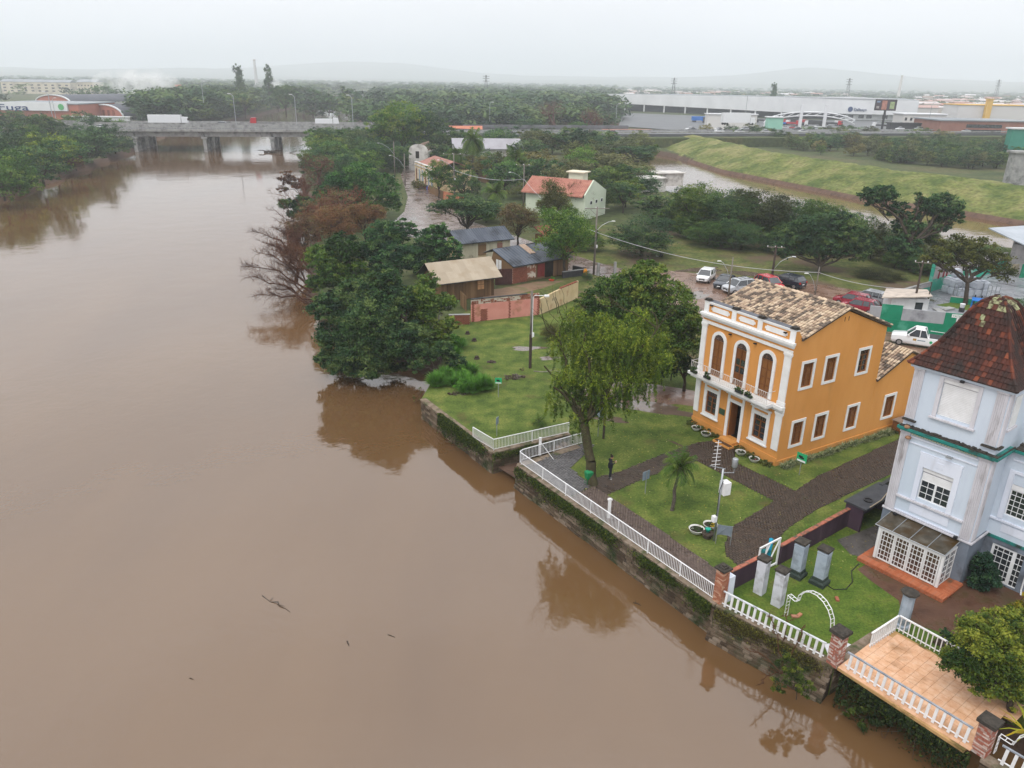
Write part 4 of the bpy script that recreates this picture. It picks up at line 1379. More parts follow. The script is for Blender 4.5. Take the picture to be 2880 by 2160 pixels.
for i in range(58):
 x=-4.33+i*0.0785
 bm_.append(TRS(x+0.036,-PD-0.52,0.205,s=(0.066,0.46,0.03)))
 bm_.append(TRS(x+0.036,-PD-0.765,0.15,s=(0.066,0.03,0.1)))
 bm_.append(TRS(x+0.036,-PD-0.765,0.05,s=(0.066,0.03,0.08)))
for i in range(26):
 y=-PD-0.25+i*0.066
 bm_.append(TRS(-0.0,y,0.205,s=(0.36,0.056,0.03)))
 bm_.append(TRS(0.215,y,0.14,s=(0.03,0.056,0.11)))
pieces('brick',brk,bm_,pb)
porch=MB()
for x in(-3.8,-0.5):porch.box(x-0.07,x+0.07,-PD-0.06,-PD+0.06,0.22,2.12)
porch.box(-3.73,-0.57,-PD-0.05,-PD+0.05,2.02,2.12)
for x in(-3.8,-0.5):porch.box(x-0.05,x+0.05,-PD+0.061,-0.05,2.03,2.13)
po=porch.ob('porch_frame',M_white,tower)
n=4
for i in range(n):
 x0=-3.72+i*(3.14/n)
 sash(tower,x0,x0+3.14/n-0.02,0.24,2.02,4,6,-PD,'porch_door',M_white,0.07,0.026,mat('porch_glass',[(0.05,0.028,0.02),(0.09,0.05,0.04)],1.5,0.08,spec=0.9))
sd=MB()
for y in(-PD+0.06,-0.75,-0.1):sd.box(-0.54,-0.46,y-0.04,y+0.04,0.24,2.02)
for z in(0.24,0.6,0.96,1.32,1.68,2.0):sd.box(-0.52,-0.48,-PD+0.1,-0.14,z-0.02,z+0.02)
for y in(-1.2,-1.0,-0.5,-0.3):sd.box(-0.515,-0.485,y-0.01,y+0.01,0.24,2.02)
so=sd.ob('porch_side',M_white,tower)
box('pane',M_glass,so,-0.497,-0.493,-PD+0.1,-0.14,0.24,2.02)
m_can=mat('dirty_glass',[(0.02,0.02,0.014),(0.06,0.05,0.035),(0.13,0.12,0.10)],1.2,0.25,spec=0.3,dirt=(0.05,0.03,0.01),dscale=1.0,dlo=0.45,dhi=0.6)
MB().prism([(-4.05,-0.03,2.42),(-4.05,-PD-0.12,2.16),(-0.42,-PD-0.12,2.16),(-0.42,-0.03,2.42)],(0,0,0.03)).ob('canopy_glass',m_can,tower)
m=MB()
for x in(-4.05,-3.14,-2.24,-1.33,-0.42):m.tube([(x,-0.02,2.47),(x,-PD-0.14,2.21)],0.022,4)
m.tube([(-4.08,-PD-0.13,2.2),(-0.4,-PD-0.13,2.2)],0.022,4)
m.ob('canopy_bars',M_steel,tower)
box('porch_floor',mat('porch_tiles',[(0.16,0.07,0.04),(0.25,0.11,0.07)],2,0.4),tower,-3.7,-0.6,-PD+0.06,0.75,0.2,0.23)
t=thing('creeper_bush','dark green leafy bush in the corner between tower and french doors','bush',tuple(wmat(tower)@Vector((0.75,0.6,0))),TY)
link('foliage',crown_mesh('foliage',[((-0.1,0.3,1.15),(0.55,0.5,0.75)),((0.15,0.1,0.55),(0.65,0.6,0.6)),((-0.05,-0.1,0.3),(0.4,0.4,0.4))],5200,0.075,leafmat('creeper_leaf',[(0.012,0.035,0.022),(0.025,0.065,0.035),(0.05,0.10,0.04)]),seed=9,droop=0.6),t)
MB().tube([(0,0,0),(0.05,0.1,0.8)],[0.05,0.03],5).ob('stem',M_bark,t)
def bar_railing(label,pts,z=0.05,h=0.85,gap=0.115,posts=2.5,r=0.014,name='white_railing',group=None,z_ends=None):
 pts=[Vector((p[0],p[1],0))for p in pts]
 o=pts[0]
 t=thing(name,label,'railing',(o.x,o.y,0),0,group)
 rail,foot=MB(),MB()
 loc=[p-o for p in pts]
 rail.tube([(p.x,p.y,z+h)for p in loc],0.032,6)
 foot.tube([(p.x,p.y,z+0.1)for p in loc],0.02,5)
 rail.ob('handrail',M_whitem,t)
 foot.ob('bottom_rail',M_whitem,t)
 bar=MB().tube([(0,0,0),(0,0,h-0.12)],r,4).mesh('bar',M_whitem)
 post=MB().tube([(0,0,0),(0,0,h)],0.028,6).mesh('post',M_whitem)
 bs,ps=[],[]
 for a,b in zip(loc[:-1],loc[1:]):
  L=(b-a).length
  n=int(L/gap)
  for i in range(1,n):
   p=a+(b-a)*i/n
   bs.append(TRS(p.x,p.y,z+0.1))
  m=max(1,round(L/posts))
  for i in range(m+1):
   p=a+(b-a)*i/m
   ps.append(TRS(p.x,p.y,z))
 pieces('post',post,ps,t)
 pieces('bar',bar,bs,t,'bars')
 return t
nq=Vector((0.86,0.51,0))*0.25
bar_railing('long white metal railing along the riverside brick path',[(5.2,48.9),(0.78,46.0),(0.62,45.75),(0.7,45.5),(QP.x+0.0,QP.y+0.22)],group='white riverside railings')
bar_railing('short white corner railing on the edge of the lower lawn',[(-2.75,49.45),(-1.2,47.5),(4.2,50.5)],group='white riverside railings')
for x,y,lab in((2.0,47.0,'thick white post inside the corner of the riverside railing'),(5.85,38.95,'white wooden gauge post behind the middle of the riverside railing')):
 t=thing('white_post',lab,'post',(x,y,0))
 MB().box(-0.09,0.09,-0.06,0.06,0,1.35).ob('board',M_white,t)
 MB().tube([(0,0.05,1.0),(0.9,-0.9,0.15)],0.02,4).ob('brace',M_whitem,t)if x<3 else MB().box(-0.14,0.14,-0.07,0.07,1.25,1.3).ob('cap',M_white,t)
def picket_rail(label,a,b,z=0.05,h=0.85,gap=0.3,wdt=0.11,thin=False,group='white picket balustrades',topmt=None):
 a,b=Vector((*a,0)),Vector((*b,0))
 L=(b-a).length
 t=thing('white_balustrade',label,'railing',a,yaw_of(a,b),group)
 MB().box(0,L,-0.04,0.04,z+h-0.04,z+h+0.02).ob('handrail',topmt or M_pilw,t)
 MB().box(0,L,-0.02,0.02,z+0.12,z+0.16).ob('bottom_rail',M_whitem,t)
 pk=MB().box(-wdt/2,wdt/2,-0.03,0.03,0,h-0.05).mesh('picket',M_white)
 n=int(L/gap)
 pieces('picket',pk,[TRS((i+0.5)*L/n,0,z,ry=0.06 if not thin else 0)for i in range(n)],t)
 return t
M_pilw=mat('weathered_white_rail',[(0.5,0.52,0.56),(0.66,0.68,0.7)],3,0.6,dirt=(0.15,0.16,0.18),dscale=2.5,dlo=0.55,dhi=0.7)
M_railg=mat('greyed_rail',[(0.16,0.18,0.21),(0.34,0.36,0.4)],3,0.6)
picket_rail('white picket balustrade on the vine-covered quay between the first two brick pillars',(10.55,30.95),(14.2,27.3))
picket_rail('white picket balustrade with grey top rail along the river side of the tiled terrace',(14.85,26.6),(18.0,22.45),z=0.2,topmt=M_railg)
picket_rail('white picket balustrade right of the second brick pillar at the corner',(18.75,21.75),(22.5,17.2),z=0.1,topmt=M_railg)
picket_rail('white thin-barred railing on the short left side of the tiled terrace',(16.45,27.85),(18.25,29.1),z=0.2,gap=0.17,wdt=0.035,thin=True,topmt=M_white)
picket_rail('white thin-barred railing along the back of the tiled terrace',(18.3,29.1),(21.15,25.3),z=0.2,gap=0.2,wdt=0.035,thin=True,topmt=M_white)
tp=[(14.55,26.62),(17.72,22.2),(20.3,24.1),(20.55,23.75),(21.5,24.6),(21.05,25.3),(18.25,29.12),(16.35,27.85),(15.5,27.3)]
terr=thing('tiled_terrace','terrace paved with square orange tiles beside the picket balustrade','terrace',(14.55,26.62,0))
o2=Vector((14.55,26.62))
MB().prism([(p[0]-o2.x,p[1]-o2.y,0.03)for p in tp],(0,0,0.135)).ob('slab',mat('ochre_edge',[(0.34,0.2,0.08),(0.46,0.29,0.13)],2,0.7,dirt=(0.12,0.09,0.03),dscale=1.5),terr)
M_ttile=mat('orange_floor_tile',[(0.5,0.27,0.15),(0.62,0.38,0.25),(0.7,0.5,0.37)],3.2,0.28,tcols=[(0.5,0.26,0.13),(0.62,0.36,0.2)],tmix=0.35,dirt=(0.25,0.14,0.07),dscale=0.55,dlo=0.55,dhi=0.75,rrange=(0.12,0.4),stretch=(1,1,1))
tl=MB().box(-0.5,0.5,-0.5,0.5,-0.5,0.5).mesh('floor_tile',M_ttile)
ty=yaw_of((14.85,26.6),(18.0,22.45))
c_,s_=math.cos(ty),math.sin(ty)
ms=[]
P=0.43
loc_poly=[(p[0]-o2.x,p[1]-o2.y)for p in tp]
for i in range(-4,30):
 for j in range(-12,22):
  u,v_=(i+0.5)*P,(j+0.5)*P
  x,y=u*c_-v_*s_,u*s_+v_*c_
  if inpoly(x,y,loc_poly):ms.append(TRS(x,y,0.175,ty,s=(P-0.012,P-0.012,0.02)))
pieces('floor_tile',tl,ms,terr)
sheet('white_landing',[(14.5,27.4),(15.45,27.35),(16.3,27.9),(15.7,28.4),(14.6,28.3)],0.03,mat('white_tiles',[(0.5,0.5,0.52),(0.62,0.62,0.65)],2,0.25),kind='structure')
M_bk=mat('pillar_brick',[(0.28,0.10,0.055),(0.42,0.19,0.11)],3,0.8,0.4,20,tcols=[(0.42,0.19,0.11),(0.26,0.08,0.045),(0.55,0.36,0.25)],tmix=0.85)
M_bkw=mat('limewashed_brick',[(0.30,0.10,0.06),(0.55,0.42,0.36)],3,0.8,0.4,20,tcols=[(0.27,0.07,0.045,0),(0.33,0.10,0.06,0.5),(0.6,0.5,0.45,0.62),(0.16,0.07,0.05,1.0)],tmix=0.85,dirt=(0.55,0.5,0.46),dscale=2.0,dlo=0.55,dhi=0.62)
M_mort=mat('brick_mortar',[(0.30,0.2,0.14),(0.42,0.32,0.26)],4,0.9)
def brick_pillar(label,x,y,w,h,bm,seed=0,z0=0.0,cap='step',yw=QY,ch=0.075,bl=0.22):
 t=thing('brick_pillar',label,'pillar',(x,y,z0),yw,'brick gate pillars')
 hw=w/2
 MB().box(-hw+0.012,hw-0.012,-hw+0.012,hw-0.012,0,h).ob('core',M_mort,t)
 b=MB().box(-0.5,0.5,-0.5,0.5,-0.5,0.5).mesh('brick',bm)
 ms=[]
 r=random.Random(seed)
 n=int(h/ch)
 for k in range(n):
  z=(k+0.5)*h/n
  for side in range(4):
   x0=-hw
   first=(k+side)%2
   while x0<hw-0.02:
    wd=bl/2 if first else bl
    first=0
    x1=min(hw,x0+wd)
    m=TRS(0,0,0,side*PI/2)@TRS((x0+x1)/2,-hw+0.01,z,s=(x1-x0-0.014,0.04,h/n-0.013))
    ms.append(m)
    x0=x1
 pieces('brick',b,ms,t,'brick_courses')
 c=MB()
 if cap=='step':c.box(-hw-0.09,hw+0.09,-hw-0.09,hw+0.09,h,h+0.09).box(-hw+0.05,hw-0.05,-hw+0.05,hw-0.05,h+0.09,h+0.16).box(-0.1,0.1,-0.1,0.1,h+0.16,h+0.24)
 else:c.box(-hw-0.1,hw+0.1,-hw-0.1,hw+0.1,h,h+0.15).sq([(hw+0.1,h+0.151),(hw+0.02,h+0.2)])
 c.ob('cap',M_moss,t)
 return t
brick_pillar('orange brick pillar with stepped dark cap at the right end of the long white railing',10.5,31.3,0.46,1.95,M_bk,1)
brick_pillar('whitewashed brick pillar with dark cap between the vine quay and the tiled terrace',14.6,27.05,0.5,1.7,M_bkw,2,cap='slab')
brick_pillar('weathered brick pillar with dark cap at the far right corner of the terrace',18.45,22.3,0.5,1.5,M_bkw,3,cap='slab')
box_p=thing('white_pier','white-rendered pier attached behind the orange brick pillar','pillar',(10.85,31.6,0),QY)
MB().box(-0.02,0.32,-0.2,0.2,0,1.45).ob('pier',M_blue2,box_p)
M_gp=mat('grey_blue_stucco',[(0.27,0.32,0.38),(0.38,0.43,0.5)],2,0.8,0.3,14,dirt=(0.2,0.23,0.26),dscale=1.5)
M_gpw=mat('white_grey_stucco',[(0.45,0.46,0.5),(0.58,0.59,0.63)],2,0.8,0.3,14,dirt=(0.3,0.3,0.31),dscale=1.5)
for i,(x,y,h,m_,bw,lab)in enumerate(((15.15,33.6,2.15,M_gp,True,'blue-grey garden pillar with black base nearest the white gate'),(16.1,32.95,2.15,M_gp,True,'blue-grey garden pillar with black base nearest the tower porch'),(12.75,32.1,2.1,M_gpw,False,'slim white-grey pillar in front of the white gate'),(13.35,31.15,2.1,M_gpw,False,'slim white-grey pillar nearest the vine-covered balustrade'))):
 t=thing('garden_pillar',lab,'pillar',(x,y,0),TY+0.1,'grey garden pillars')
 w_=0.27 if bw else 0.24
 if bw:MB().sq([(w_+0.13,0),(w_+0.13,0.2),(w_+0.04,0.28),(w_+0.04,0.42),(w_-0.02,0.46)]).ob('base',M_moss if i>3 else mat('mossy_black_base',[(0.02,0.032,0.027),(0.045,0.06,0.05)],3,0.8),t)
 MB().sq([(w_,0.0 if not bw else 0.44),(w_,h-0.28),(w_+0.02,h-0.24),(w_-0.03,h-0.2),(w_-0.03,h-0.12)]).ob('shaft',m_,t)
 MB().sq([(w_+0.04,h-0.12),(w_+0.05,h),(w_-0.12,h+0.05)]).ob('cap',M_moss,t)
t=thing('garden_pillar','grey octagonal pillar with wide lichened cap behind the terrace railing','pillar',(18.85,29.65,0),0.2,'grey garden pillars')
MB().lathe([(0.34,0),(0.34,0.15),(0.27,0.2),(0.27,1.75),(0.33,1.8),(0.3,1.86)],8).ob('shaft',M_gp,t)
MB().lathe([(0.34,1.86),(0.42,1.94),(0.4,2.0),(0.1,2.1)],8).ob('cap',M_moss,t)
def arch(label,a,b,h,zb=0.0,group='white garden arches'):
 a,b=Vector((*a,zb)),Vector((*b,zb))
 L=(b-a).length
 t=thing('garden_arch',label,'arch',a,yaw_of(a,b),group)
 pts=[(0,h*0.0),(0,h*0.62),(L*0.15,h*0.6),(L*0.17,h*0.66)]
 for k in range(9):
  tt_=PI-PI*k/8
  pts.append((L*0.5+L*0.33*math.cos(tt_),h*0.62+L*0.34*math.sin(tt_)))
 pts+=[(L*0.83,h*0.6),(L,h*0.62),(L,0)]
 for name,dy in(('side_rail',-0.11),('side_rail',0.11)):
  MB().tube([(x,dy,z)for x,z in pts],0.022,5).ob(name,M_white,t)
 rung=MB().tube([(0,-0.11,0),(0,0.11,0)],0.014,4).mesh('rung',M_white)
 rs=[]
 for(x0,z0),(x1,z1)in zip(pts[:-1],pts[1:]):
  l=math.hypot(x1-x0,z1-z0)
  n=max(1,int(l/0.2))
  for k in range(n):rs.append(TRS(x0+(x1-x0)*k/n,0,z0+(z1-z0)*k/n))
 pieces('rung',rung,rs,t)
 return t
arch('white ladder-like metal arch standing on the lawn behind the vine balustrade',(13.5,30.3),(14.9,27.5),2.0)
arch('white metal arch standing right of the corner brick pillar',(19.0,22.3),(20.8,20.0),1.4)
M_plum=mat('plum_wall',[(0.035,0.02,0.032),(0.075,0.045,0.065)],1.5,0.8,0.4,10,stretch=(1,1,0.25),dirt=(0.12,0.09,0.11),dscale=1.5,dlo=0.6,dhi=0.8)
M_redcap=mat('red_brick_cap',[(0.28,0.08,0.05),(0.4,0.15,0.1)],4,0.8,dirt=(0.08,0.07,0.05),dscale=3)
def wall_run(name,label,a,b,z1,th,mt,capmt=None,cat='wall',capw=0.03,caph=0.06,group=None):
 a,b=Vector((*a,0)),Vector((*b,0))
 L=(b-a).length
 t=thing(name,label,cat,a,yaw_of(a,b),group)
 MB().box(0,L,-th/2,th/2,-0.2,z1).ob('wall_panel',mt,t)
 if capmt:MB().box(-0.02,L+0.02,-th/2-capw,th/2+capw,z1+0.001,z1+caph).ob('coping',capmt,t)
 return t
wall_run('garden_wall','dark plum garden wall between the orange brick pillar and the white gate',(11.2,32.2),(12.95,33.45),1.15,0.16,M_plum,M_redcap)
wall_run('garden_wall','long dark plum garden wall from the white gate to the black shelter',(14.45,34.55),(19.7,38.5),1.15,0.16,M_plum,M_redcap)
wall_run('garden_wall','black wall between the shelter and the blue tower',(22.4,40.6),(24.6,42.4),1.6,0.16,M_black,M_dark)
t=thing('timber_gate','white timber garden gate with crossed braces set in the plum wall','gate',(12.95,33.45,0),yaw_of((12.95,33.45),(14.4,34.5)))
g=MB()
GL=1.75
for x in(0.04,GL-0.04):g.box(x-0.04,x+0.04,-0.04,0.04,0.05,1.75)
g.box(0,GL,-0.035,0.035,0.12,0.2).box(0,GL,-0.035,0.035,1.68,1.76)
g.ob('gate_frame',M_white,t)
for p0,p1 in(((0.08,0.2),(0.85,1.68)),((0.5,0.2),(0.62,1.68)),((GL-0.08,1.68),(0.8,0.2))):
 MB().tube([(p0[0],0,p0[1]),(p1[0],0,p1[1])],0.04,4).ob('brace',M_white,t)
t=thing('blue_pipe','bright turquoise-blue pipe with a side branch behind the white gate','pipe',(13.9,34.55,0))
M_bp=mat('blue_pipe_plastic',[(0.0,0.22,0.36),(0.01,0.30,0.46)],3,0.35)
MB().lathe([(0.11,0.0),(0.11,1.6)],10).ob('pipe',M_bp,t,smooth=True)
MB().tube([(0,0,0.9),(-0.45,-0.15,0.9)],0.12,8).ob('branch',mat('teal_fitting',[(0.01,0.12,0.13),(0.02,0.18,0.18)],3,0.4),t)
sh=thing('black_shelter','low black lean-to shelter with flat mossy roof beside the blue tower','shelter',(19.75,38.45,0),yaw_of((19.75,38.45),(22.6,40.6)))
MB().box(0,0.15,-0.75,0.3,0,1.5).box(3.45,3.6,-0.75,0.3,0,1.5).box(0.15,3.45,0.15,0.3,0,1.5).ob('walls',M_plum,sh)
MB().box(-0.1,3.7,-0.95,0.4,1.5,1.62).ob('roof',mat('bitumen_roof',[(0.03,0.032,0.038),(0.06,0.062,0.07)],2,0.6),sh)
MB().tube([(0.3,-0.95,1.66),(1.6,-0.9,1.66),(3.4,-0.5,1.68)],0.03,5).ob('roof_pole',mat('bamboo',[(0.3,0.25,0.18),(0.4,0.33,0.25)],4,0.7),sh)
MB().tube([(2.2,-0.9,1.5),(2.2,-0.9,0.1)],0.03,5).ob('drain_pipe',M_whitem,sh)
MB().lathe([(0.26,0),(0.28,0.06),(0.18,0.07),(0.17,0.02)],14,(1.0,-0.45,1.62)).ob('hose_coil',M_black,sh)
sheet('wet_yard',[(18.6,37.0),(20.3,37.9),(23.0,39.5),(22.0,37.0),(20.3,34.8),(18.8,35.6)],0.012,mat('wet_slabs',[(0.05,0.045,0.04),(0.11,0.10,0.095)],0.9,0.2,rrange=(0.04,0.5)))
t=thing('garden_hose','black hose curling over the mossy lawn by the garden pillars','hose',(16.4,32.8,0))
MB().tube([(0,0,0.03),(0.25,-0.4,0.02),(0.9,-0.35,0.02),(1.5,0.3,0.02),(1.8,1.2,0.02),(2.5,1.9,0.02)],0.025,5).ob('hose',M_black,t)
t=thing('white_trestle','leaning white metal trestle by the right edge of the tower yard','trestle',(25.8,31.2,0),TY)
m=MB().tube([(0,0,0),(0.75,0.1,1.6)],0.03,5).tube([(1.4,0.3,0),(0.75,0.1,1.6)],0.03,5).tube([(0.3,0.05,0.65),(1.15,0.2,0.65)],0.02,4).tube([(0.5,0.05,1.1),(1.2,0.25,0.5)],0.02,4)
m.ob('frame',M_whitem,t)
t=thing('garden_steps','sunken dark stone steps behind the back railing of the terrace','steps',(19.5,28.6,0),yaw_of((18.3,29.1),(21.15,25.3)))
for k in range(3):MB().box(0.2+k*0.1,3.0-k*0.1,0.15+k*0.35,0.5+k*0.35,0.0,0.1+k*0.1).ob('step',M_quay,t)
for i,(x,y)in enumerate(((13.9,30.2),(14.15,30.3),(16.5,31.6))):
 t=thing('loose_brick',['loose red brick lying left of the white arch foot','second loose red brick beside the arch foot','lone brick on the mossy lawn'][i],'brick',(x,y,0),i*0.7)
 MB().box(-0.16,0.16,-0.08,0.08,0,0.09).ob('brick',M_bk,t)
t=thing('weather_mast','tall grey weather station mast with antenna, rain gauge and white cabinet','mast',(11.54,36.73,0),0.4)
MB().tube([(0,0,0),(0,0,4.6)],0.06,8).ob('pole',M_steel,t,smooth=True)
MB().tube([(-0.9,0,4.95),(-0.25,0,4.7),(0.15,0,4.55)],0.03,5).ob('cross_arm',M_steel,t)
m=MB().tube([(-0.55,0,4.65),(-0.55,0,6.4)],0.02,5)
for k in range(7):m.tube([(-0.55-0.26+k*0.015,0.05,4.95+k*0.22),(-0.55+0.26-k*0.015,-0.05,4.95+k*0.22)],0.012,4)
m.ob('antenna',M_whitem,t)
MB().tube([(0,0,4.35),(0.75,0,4.2),(0.75,0,4.5)],0.03,5).ob('side_arm',M_steel,t)
MB().lathe([(0.1,4.5),(0.16,4.6),(0.16,5.05),(0.15,5.07)],12,(0.75,0,0)).ob('rain_gauge',M_steel,t,smooth=True)
MB().box(0.06,0.5,-0.25,0.2,3.0,3.75).ob('cabinet',M_white,t)
MB().box(-0.28,-0.06,-0.12,0.12,1.3,1.65).ob('junction_box',M_white,t)
MB().tube([(-0.09,-0.05,1.4),(-0.1,-0.05,3.3),(0.05,-0.1,3.9)],0.02,4).ob('cable',M_black,t)
t=thing('metal_backboard','curved grey metal board on two legs at the foot of the mast','sign',(11.95,36.35,0),-0.25)
MB().prism([(-0.42,0,0.55),(-0.2,0.05,0.6),(0.2,0.05,0.6),(0.42,0,0.55),(0.42,0,1.25),(0.2,0.05,1.2),(-0.2,0.05,1.2),(-0.42,0,1.25)],(0,0.03,0)).ob('board',mat('grey_board_paint',[(0.13,0.16,0.19),(0.19,0.22,0.26)],2,0.5),t)
for x in(-0.4,0.4):MB().tube([(x,0.02,0),(x,0.02,1.25)],0.025,5).ob('leg',M_steel,t)
t=thing('stump_table','round dark tree-stump table carrying a green pot beside the mast','table',(11.25,37.05,0))
MB().lathe([(0.24,0),(0.2,0.2),(0.34,0.22),(0.34,0.32),(0.3,0.34)],12).ob('stump',M_bark,t)
t=thing('green_pot','small turquoise pot on the stump table','pot',(11.25,37.1,0.34))
MB().lathe([(0.1,0),(0.15,0.2),(0.17,0.22),(0.13,0.19)],12).ob('pot',mat('turquoise_pot',[(0.01,0.3,0.22),(0.02,0.36,0.28)],3,0.35),t,smooth=True)
def signboard(label,x,y,yw,cols,h=1.5,w=0.6,bh=0.4,two=False,face=None,tilt=0.0,cat='sign',z=0):
 t=thing('sign_board',label,cat,(x,y,z),yw)
 if two:
  for xx in(-w*0.35,w*0.35):MB().tube([(xx,0,0),(xx,0,h)],0.025,5).ob('post',M_steel,t)
 else:MB().tube([(0,0.02,0),(0,0.02,h)],0.028,5).ob('post',M_steel,t)
 MB().box(-w/2,w/2,-0.03,-0.005,h-bh,h).ob('board',cols,t,rot=(tilt,0,0))
 if face:face(t,w,h,bh)
 return t
M_sgn=mat('sign_green',[(0.02,0.30,0.12),(0.03,0.36,0.15)],3,0.4)
M_sgb=mat('sign_back_grey',[(0.16,0.21,0.26),(0.24,0.29,0.35)],3,0.5)
def pict(t,w,h,bh):
 MB().box(-w*0.42,w*0.42,-0.036,-0.031,h-bh+0.02,h-bh+bh*0.22).ob('caption_strip',M_white,t)
 MB().box(-w*0.2,w*0.25,-0.036,-0.031,h-bh*0.62,h-bh*0.42).box(-w*0.3,w*0.1,-0.0365,-0.0311,h-bh*0.5,h-bh*0.3).ob('pictogram',M_black,t)
signboard('green sign with dark pictogram beside the striped plants',19.1,44.7,-0.9,M_sgn,1.6,0.72,0.62,face=pict)
signboard('small green sign seen edge-on in the middle of the lower lawn',-1.1,57.2,-1.35+PI/2-0.3,M_sgn,1.7,0.55,0.5,face=pict)
signboard('blue-grey sign back near the corner railing of the lower lawn',-1.03,49.9,1.2,M_sgb,1.5,0.45,0.55)
signboard('blue-grey sign back standing on the lawn left of the palm',8.45,41.9,-2.5,M_sgb,1.6,0.6,0.6)
t=signboard('large pale blue notice board with brown post behind the willow',6.3,50.1,-0.7,mat('pale_board',[(0.3,0.38,0.42),(0.38,0.46,0.5)],3,0.5),2.6,1.1,1.0)
MB().box(0.45,0.56,-0.08,0.06,0,2.9).ob('timber_post',M_bark,t)
t=thing('litter_bin','green litter bin on legs against the willow trunk','bin',(5.0,43.05,0),0.5)
mgb=mat('bin_green',[(0.01,0.16,0.06),(0.015,0.21,0.08)],3,0.35)
MB().sq([(0.17,0.42),(0.22,0.85),(0.2,0.9)]).ob('bucket',mgb,t)
MB().sq([(0.21,0.901),(0.1,0.98)]).ob('lid',mgb,t)
for x in(-0.18,0.18):
 for y in(-0.12,0.12):MB().tube([(x,y,0),(x,y,0.6)],0.02,4).ob('leg',mgb,t)
def person(loc,yaw):
 t=thing('person','person in dark hooded jacket and trousers with white shoes looking down at a phone','person',loc,yaw)
 v={'pelvis':(0,0,0.93,.135),'waist':(0,0.0,1.05,.12),'chest':(0,-0.005,1.28,.145),'neckb':(0,-0.01,1.42,.075),'neck':(0,-0.03,1.48,.055),'head':(0,-0.07,1.56,.085),'headt':(0,-0.075,1.66,.08)}
 e=[('pelvis','waist'),('waist','chest'),('chest','neckb'),('neckb','neck'),('neck','head'),('head','headt')]
 for s,n in((-1,'l'),(1,'r')):
  v.update({n+'hip':(s*0.09,0,0.86,.095),n+'knee':(s*0.10,-0.03,0.47,.062),n+'ank':(s*0.11,0.02,0.08,.045),n+'toe':(s*0.12,-0.13,0.035,.04),n+'sh':(s*0.17,0,1.38,.065),n+'el':(s*0.24,0.02,1.12,.048),n+'wr':(s*0.10,-0.24,1.2,.033),n+'ha':(s*0.055,-0.31,1.24,.032)})
  e+=[('pelvis',n+'hip'),(n+'hip',n+'knee'),(n+'knee',n+'ank'),(n+'ank',n+'toe'),('chest',n+'sh'),(n+'sh',n+'el'),(n+'el',n+'wr'),(n+'wr',n+'ha')]
 names=list(v)
 me=bpy.data.meshes.new('body')
 me.from_pydata([v[k][:3]for k in names],[(names.index(a),names.index(b))for a,b in e],[])
 o=bpy.data.objects.new('body',me)
 COL.objects.link(o)
 sm=o.modifiers.new('skin','SKIN')
 for i,k in enumerate(names):
  me.skin_vertices[0].data[i].radius=(v[k][3],v[k][3]*(0.72 if k in('pelvis','waist','chest')else 1))
 me.skin_vertices[0].data[0].use_root=True
 o.modifiers.new('sub','SUBSURF').levels=2
 dg=bpy.context.evaluated_depsgraph_get()
 m2=bpy.data.meshes.new_from_object(o.evaluated_get(dg))
 bpy.data.objects.remove(o)
 skin=mat('skin',[(0.38,0.2,0.13),(0.45,0.25,0.17)],5,0.5)
 navy=mat('navy_cloth',[(0.008,0.009,0.014),(0.018,0.019,0.026)],12,0.85)
 shoe=mat('white_shoe',[(0.6,0.6,0.6),(0.72,0.72,0.72)],6,0.6)
 m2.materials.clear()
 for m_ in(navy,skin,shoe):m2.materials.append(m_)
 for p in m2.polygons:
  c=p.center
  p.use_smooth=True
  if c.z>1.49 or(c.y<-0.265 and c.z>1.1):p.material_index=1
  elif c.z<0.085:p.material_index=2
 link('body',m2,t)
 hair=mat('dark_hair',[(0.012,0.008,0.006),(0.03,0.018,0.012)],20,0.6)
 MB().lathe([(0.02,-0.07),(0.085,-0.04),(0.1,0.03),(0.085,0.09),(0.03,0.12)],12,(0,-0.045,1.63)).ob('hair',hair,t,smooth=True)
 MB().lathe([(0.01,-0.05),(0.05,-0.02),(0.05,0.03),(0.01,0.055)],10,(0,0.01,1.77)).ob('hair_bun',hair,t,smooth=True)
 MB().lathe([(0.05,-0.06),(0.11,-0.03),(0.12,0.03),(0.08,0.06)],10,(0,0.05,1.43)).ob('hood',navy,t,smooth=True)
 MB().lathe([(0.145,0.0),(0.165,0.04),(0.165,0.3),(0.15,0.34)],12,(0,0.0,0.82)).ob('jacket_hem',navy,t,smooth=True)
 ft=MB()
 for s in(-1,1):ft.lathe([(0.004,0),(0.01,0.006),(0.004,0.012)],6,(s*0.03,-0.155,1.6))
 ft.ob('eye',M_black,t)
 MB().prism([(-0.012,-0.152,1.57),(0.012,-0.152,1.57),(0,-0.15,1.61)],(0,-0.025,-0.005)).ob('nose',skin,t)
 MB().box(-0.025,0.025,-0.152,-0.146,1.535,1.542).ob('mouth',mat('lip',[(0.3,0.1,0.08),(0.35,0.12,0.1)],4,0.5),t)
 for s in(-1,1):MB().lathe([(0.006,-0.025),(0.012,0),(0.006,0.025)],6,(s*0.092,-0.06,1.59)).ob('ear',skin,t)
 ph=MB().box(-0.035,0.035,-0.005,0.005,-0.07,0.07).ob('hand',skin,t)
 bpy.data.objects.remove(ph)
 k=0
 for s in(-1,1):
  for j in range(4):
   MB().tube([(s*0.06,-0.325,1.225+j*0.02),(s*0.05,-0.365,1.23+j*0.02),(s*0.02,-0.37+j*0.003,1.24+j*0.018)],[0.009,0.008,0.007],5).ob('finger',skin,t)
  MB().tube([(s*0.05,-0.31,1.27),(s*0.03,-0.34,1.3),(s*0.012,-0.345,1.3)],[0.01,0.009,0.008],5).ob('thumb',skin,t)
 return t
person((6.45,43.75,0.0),R_(95))
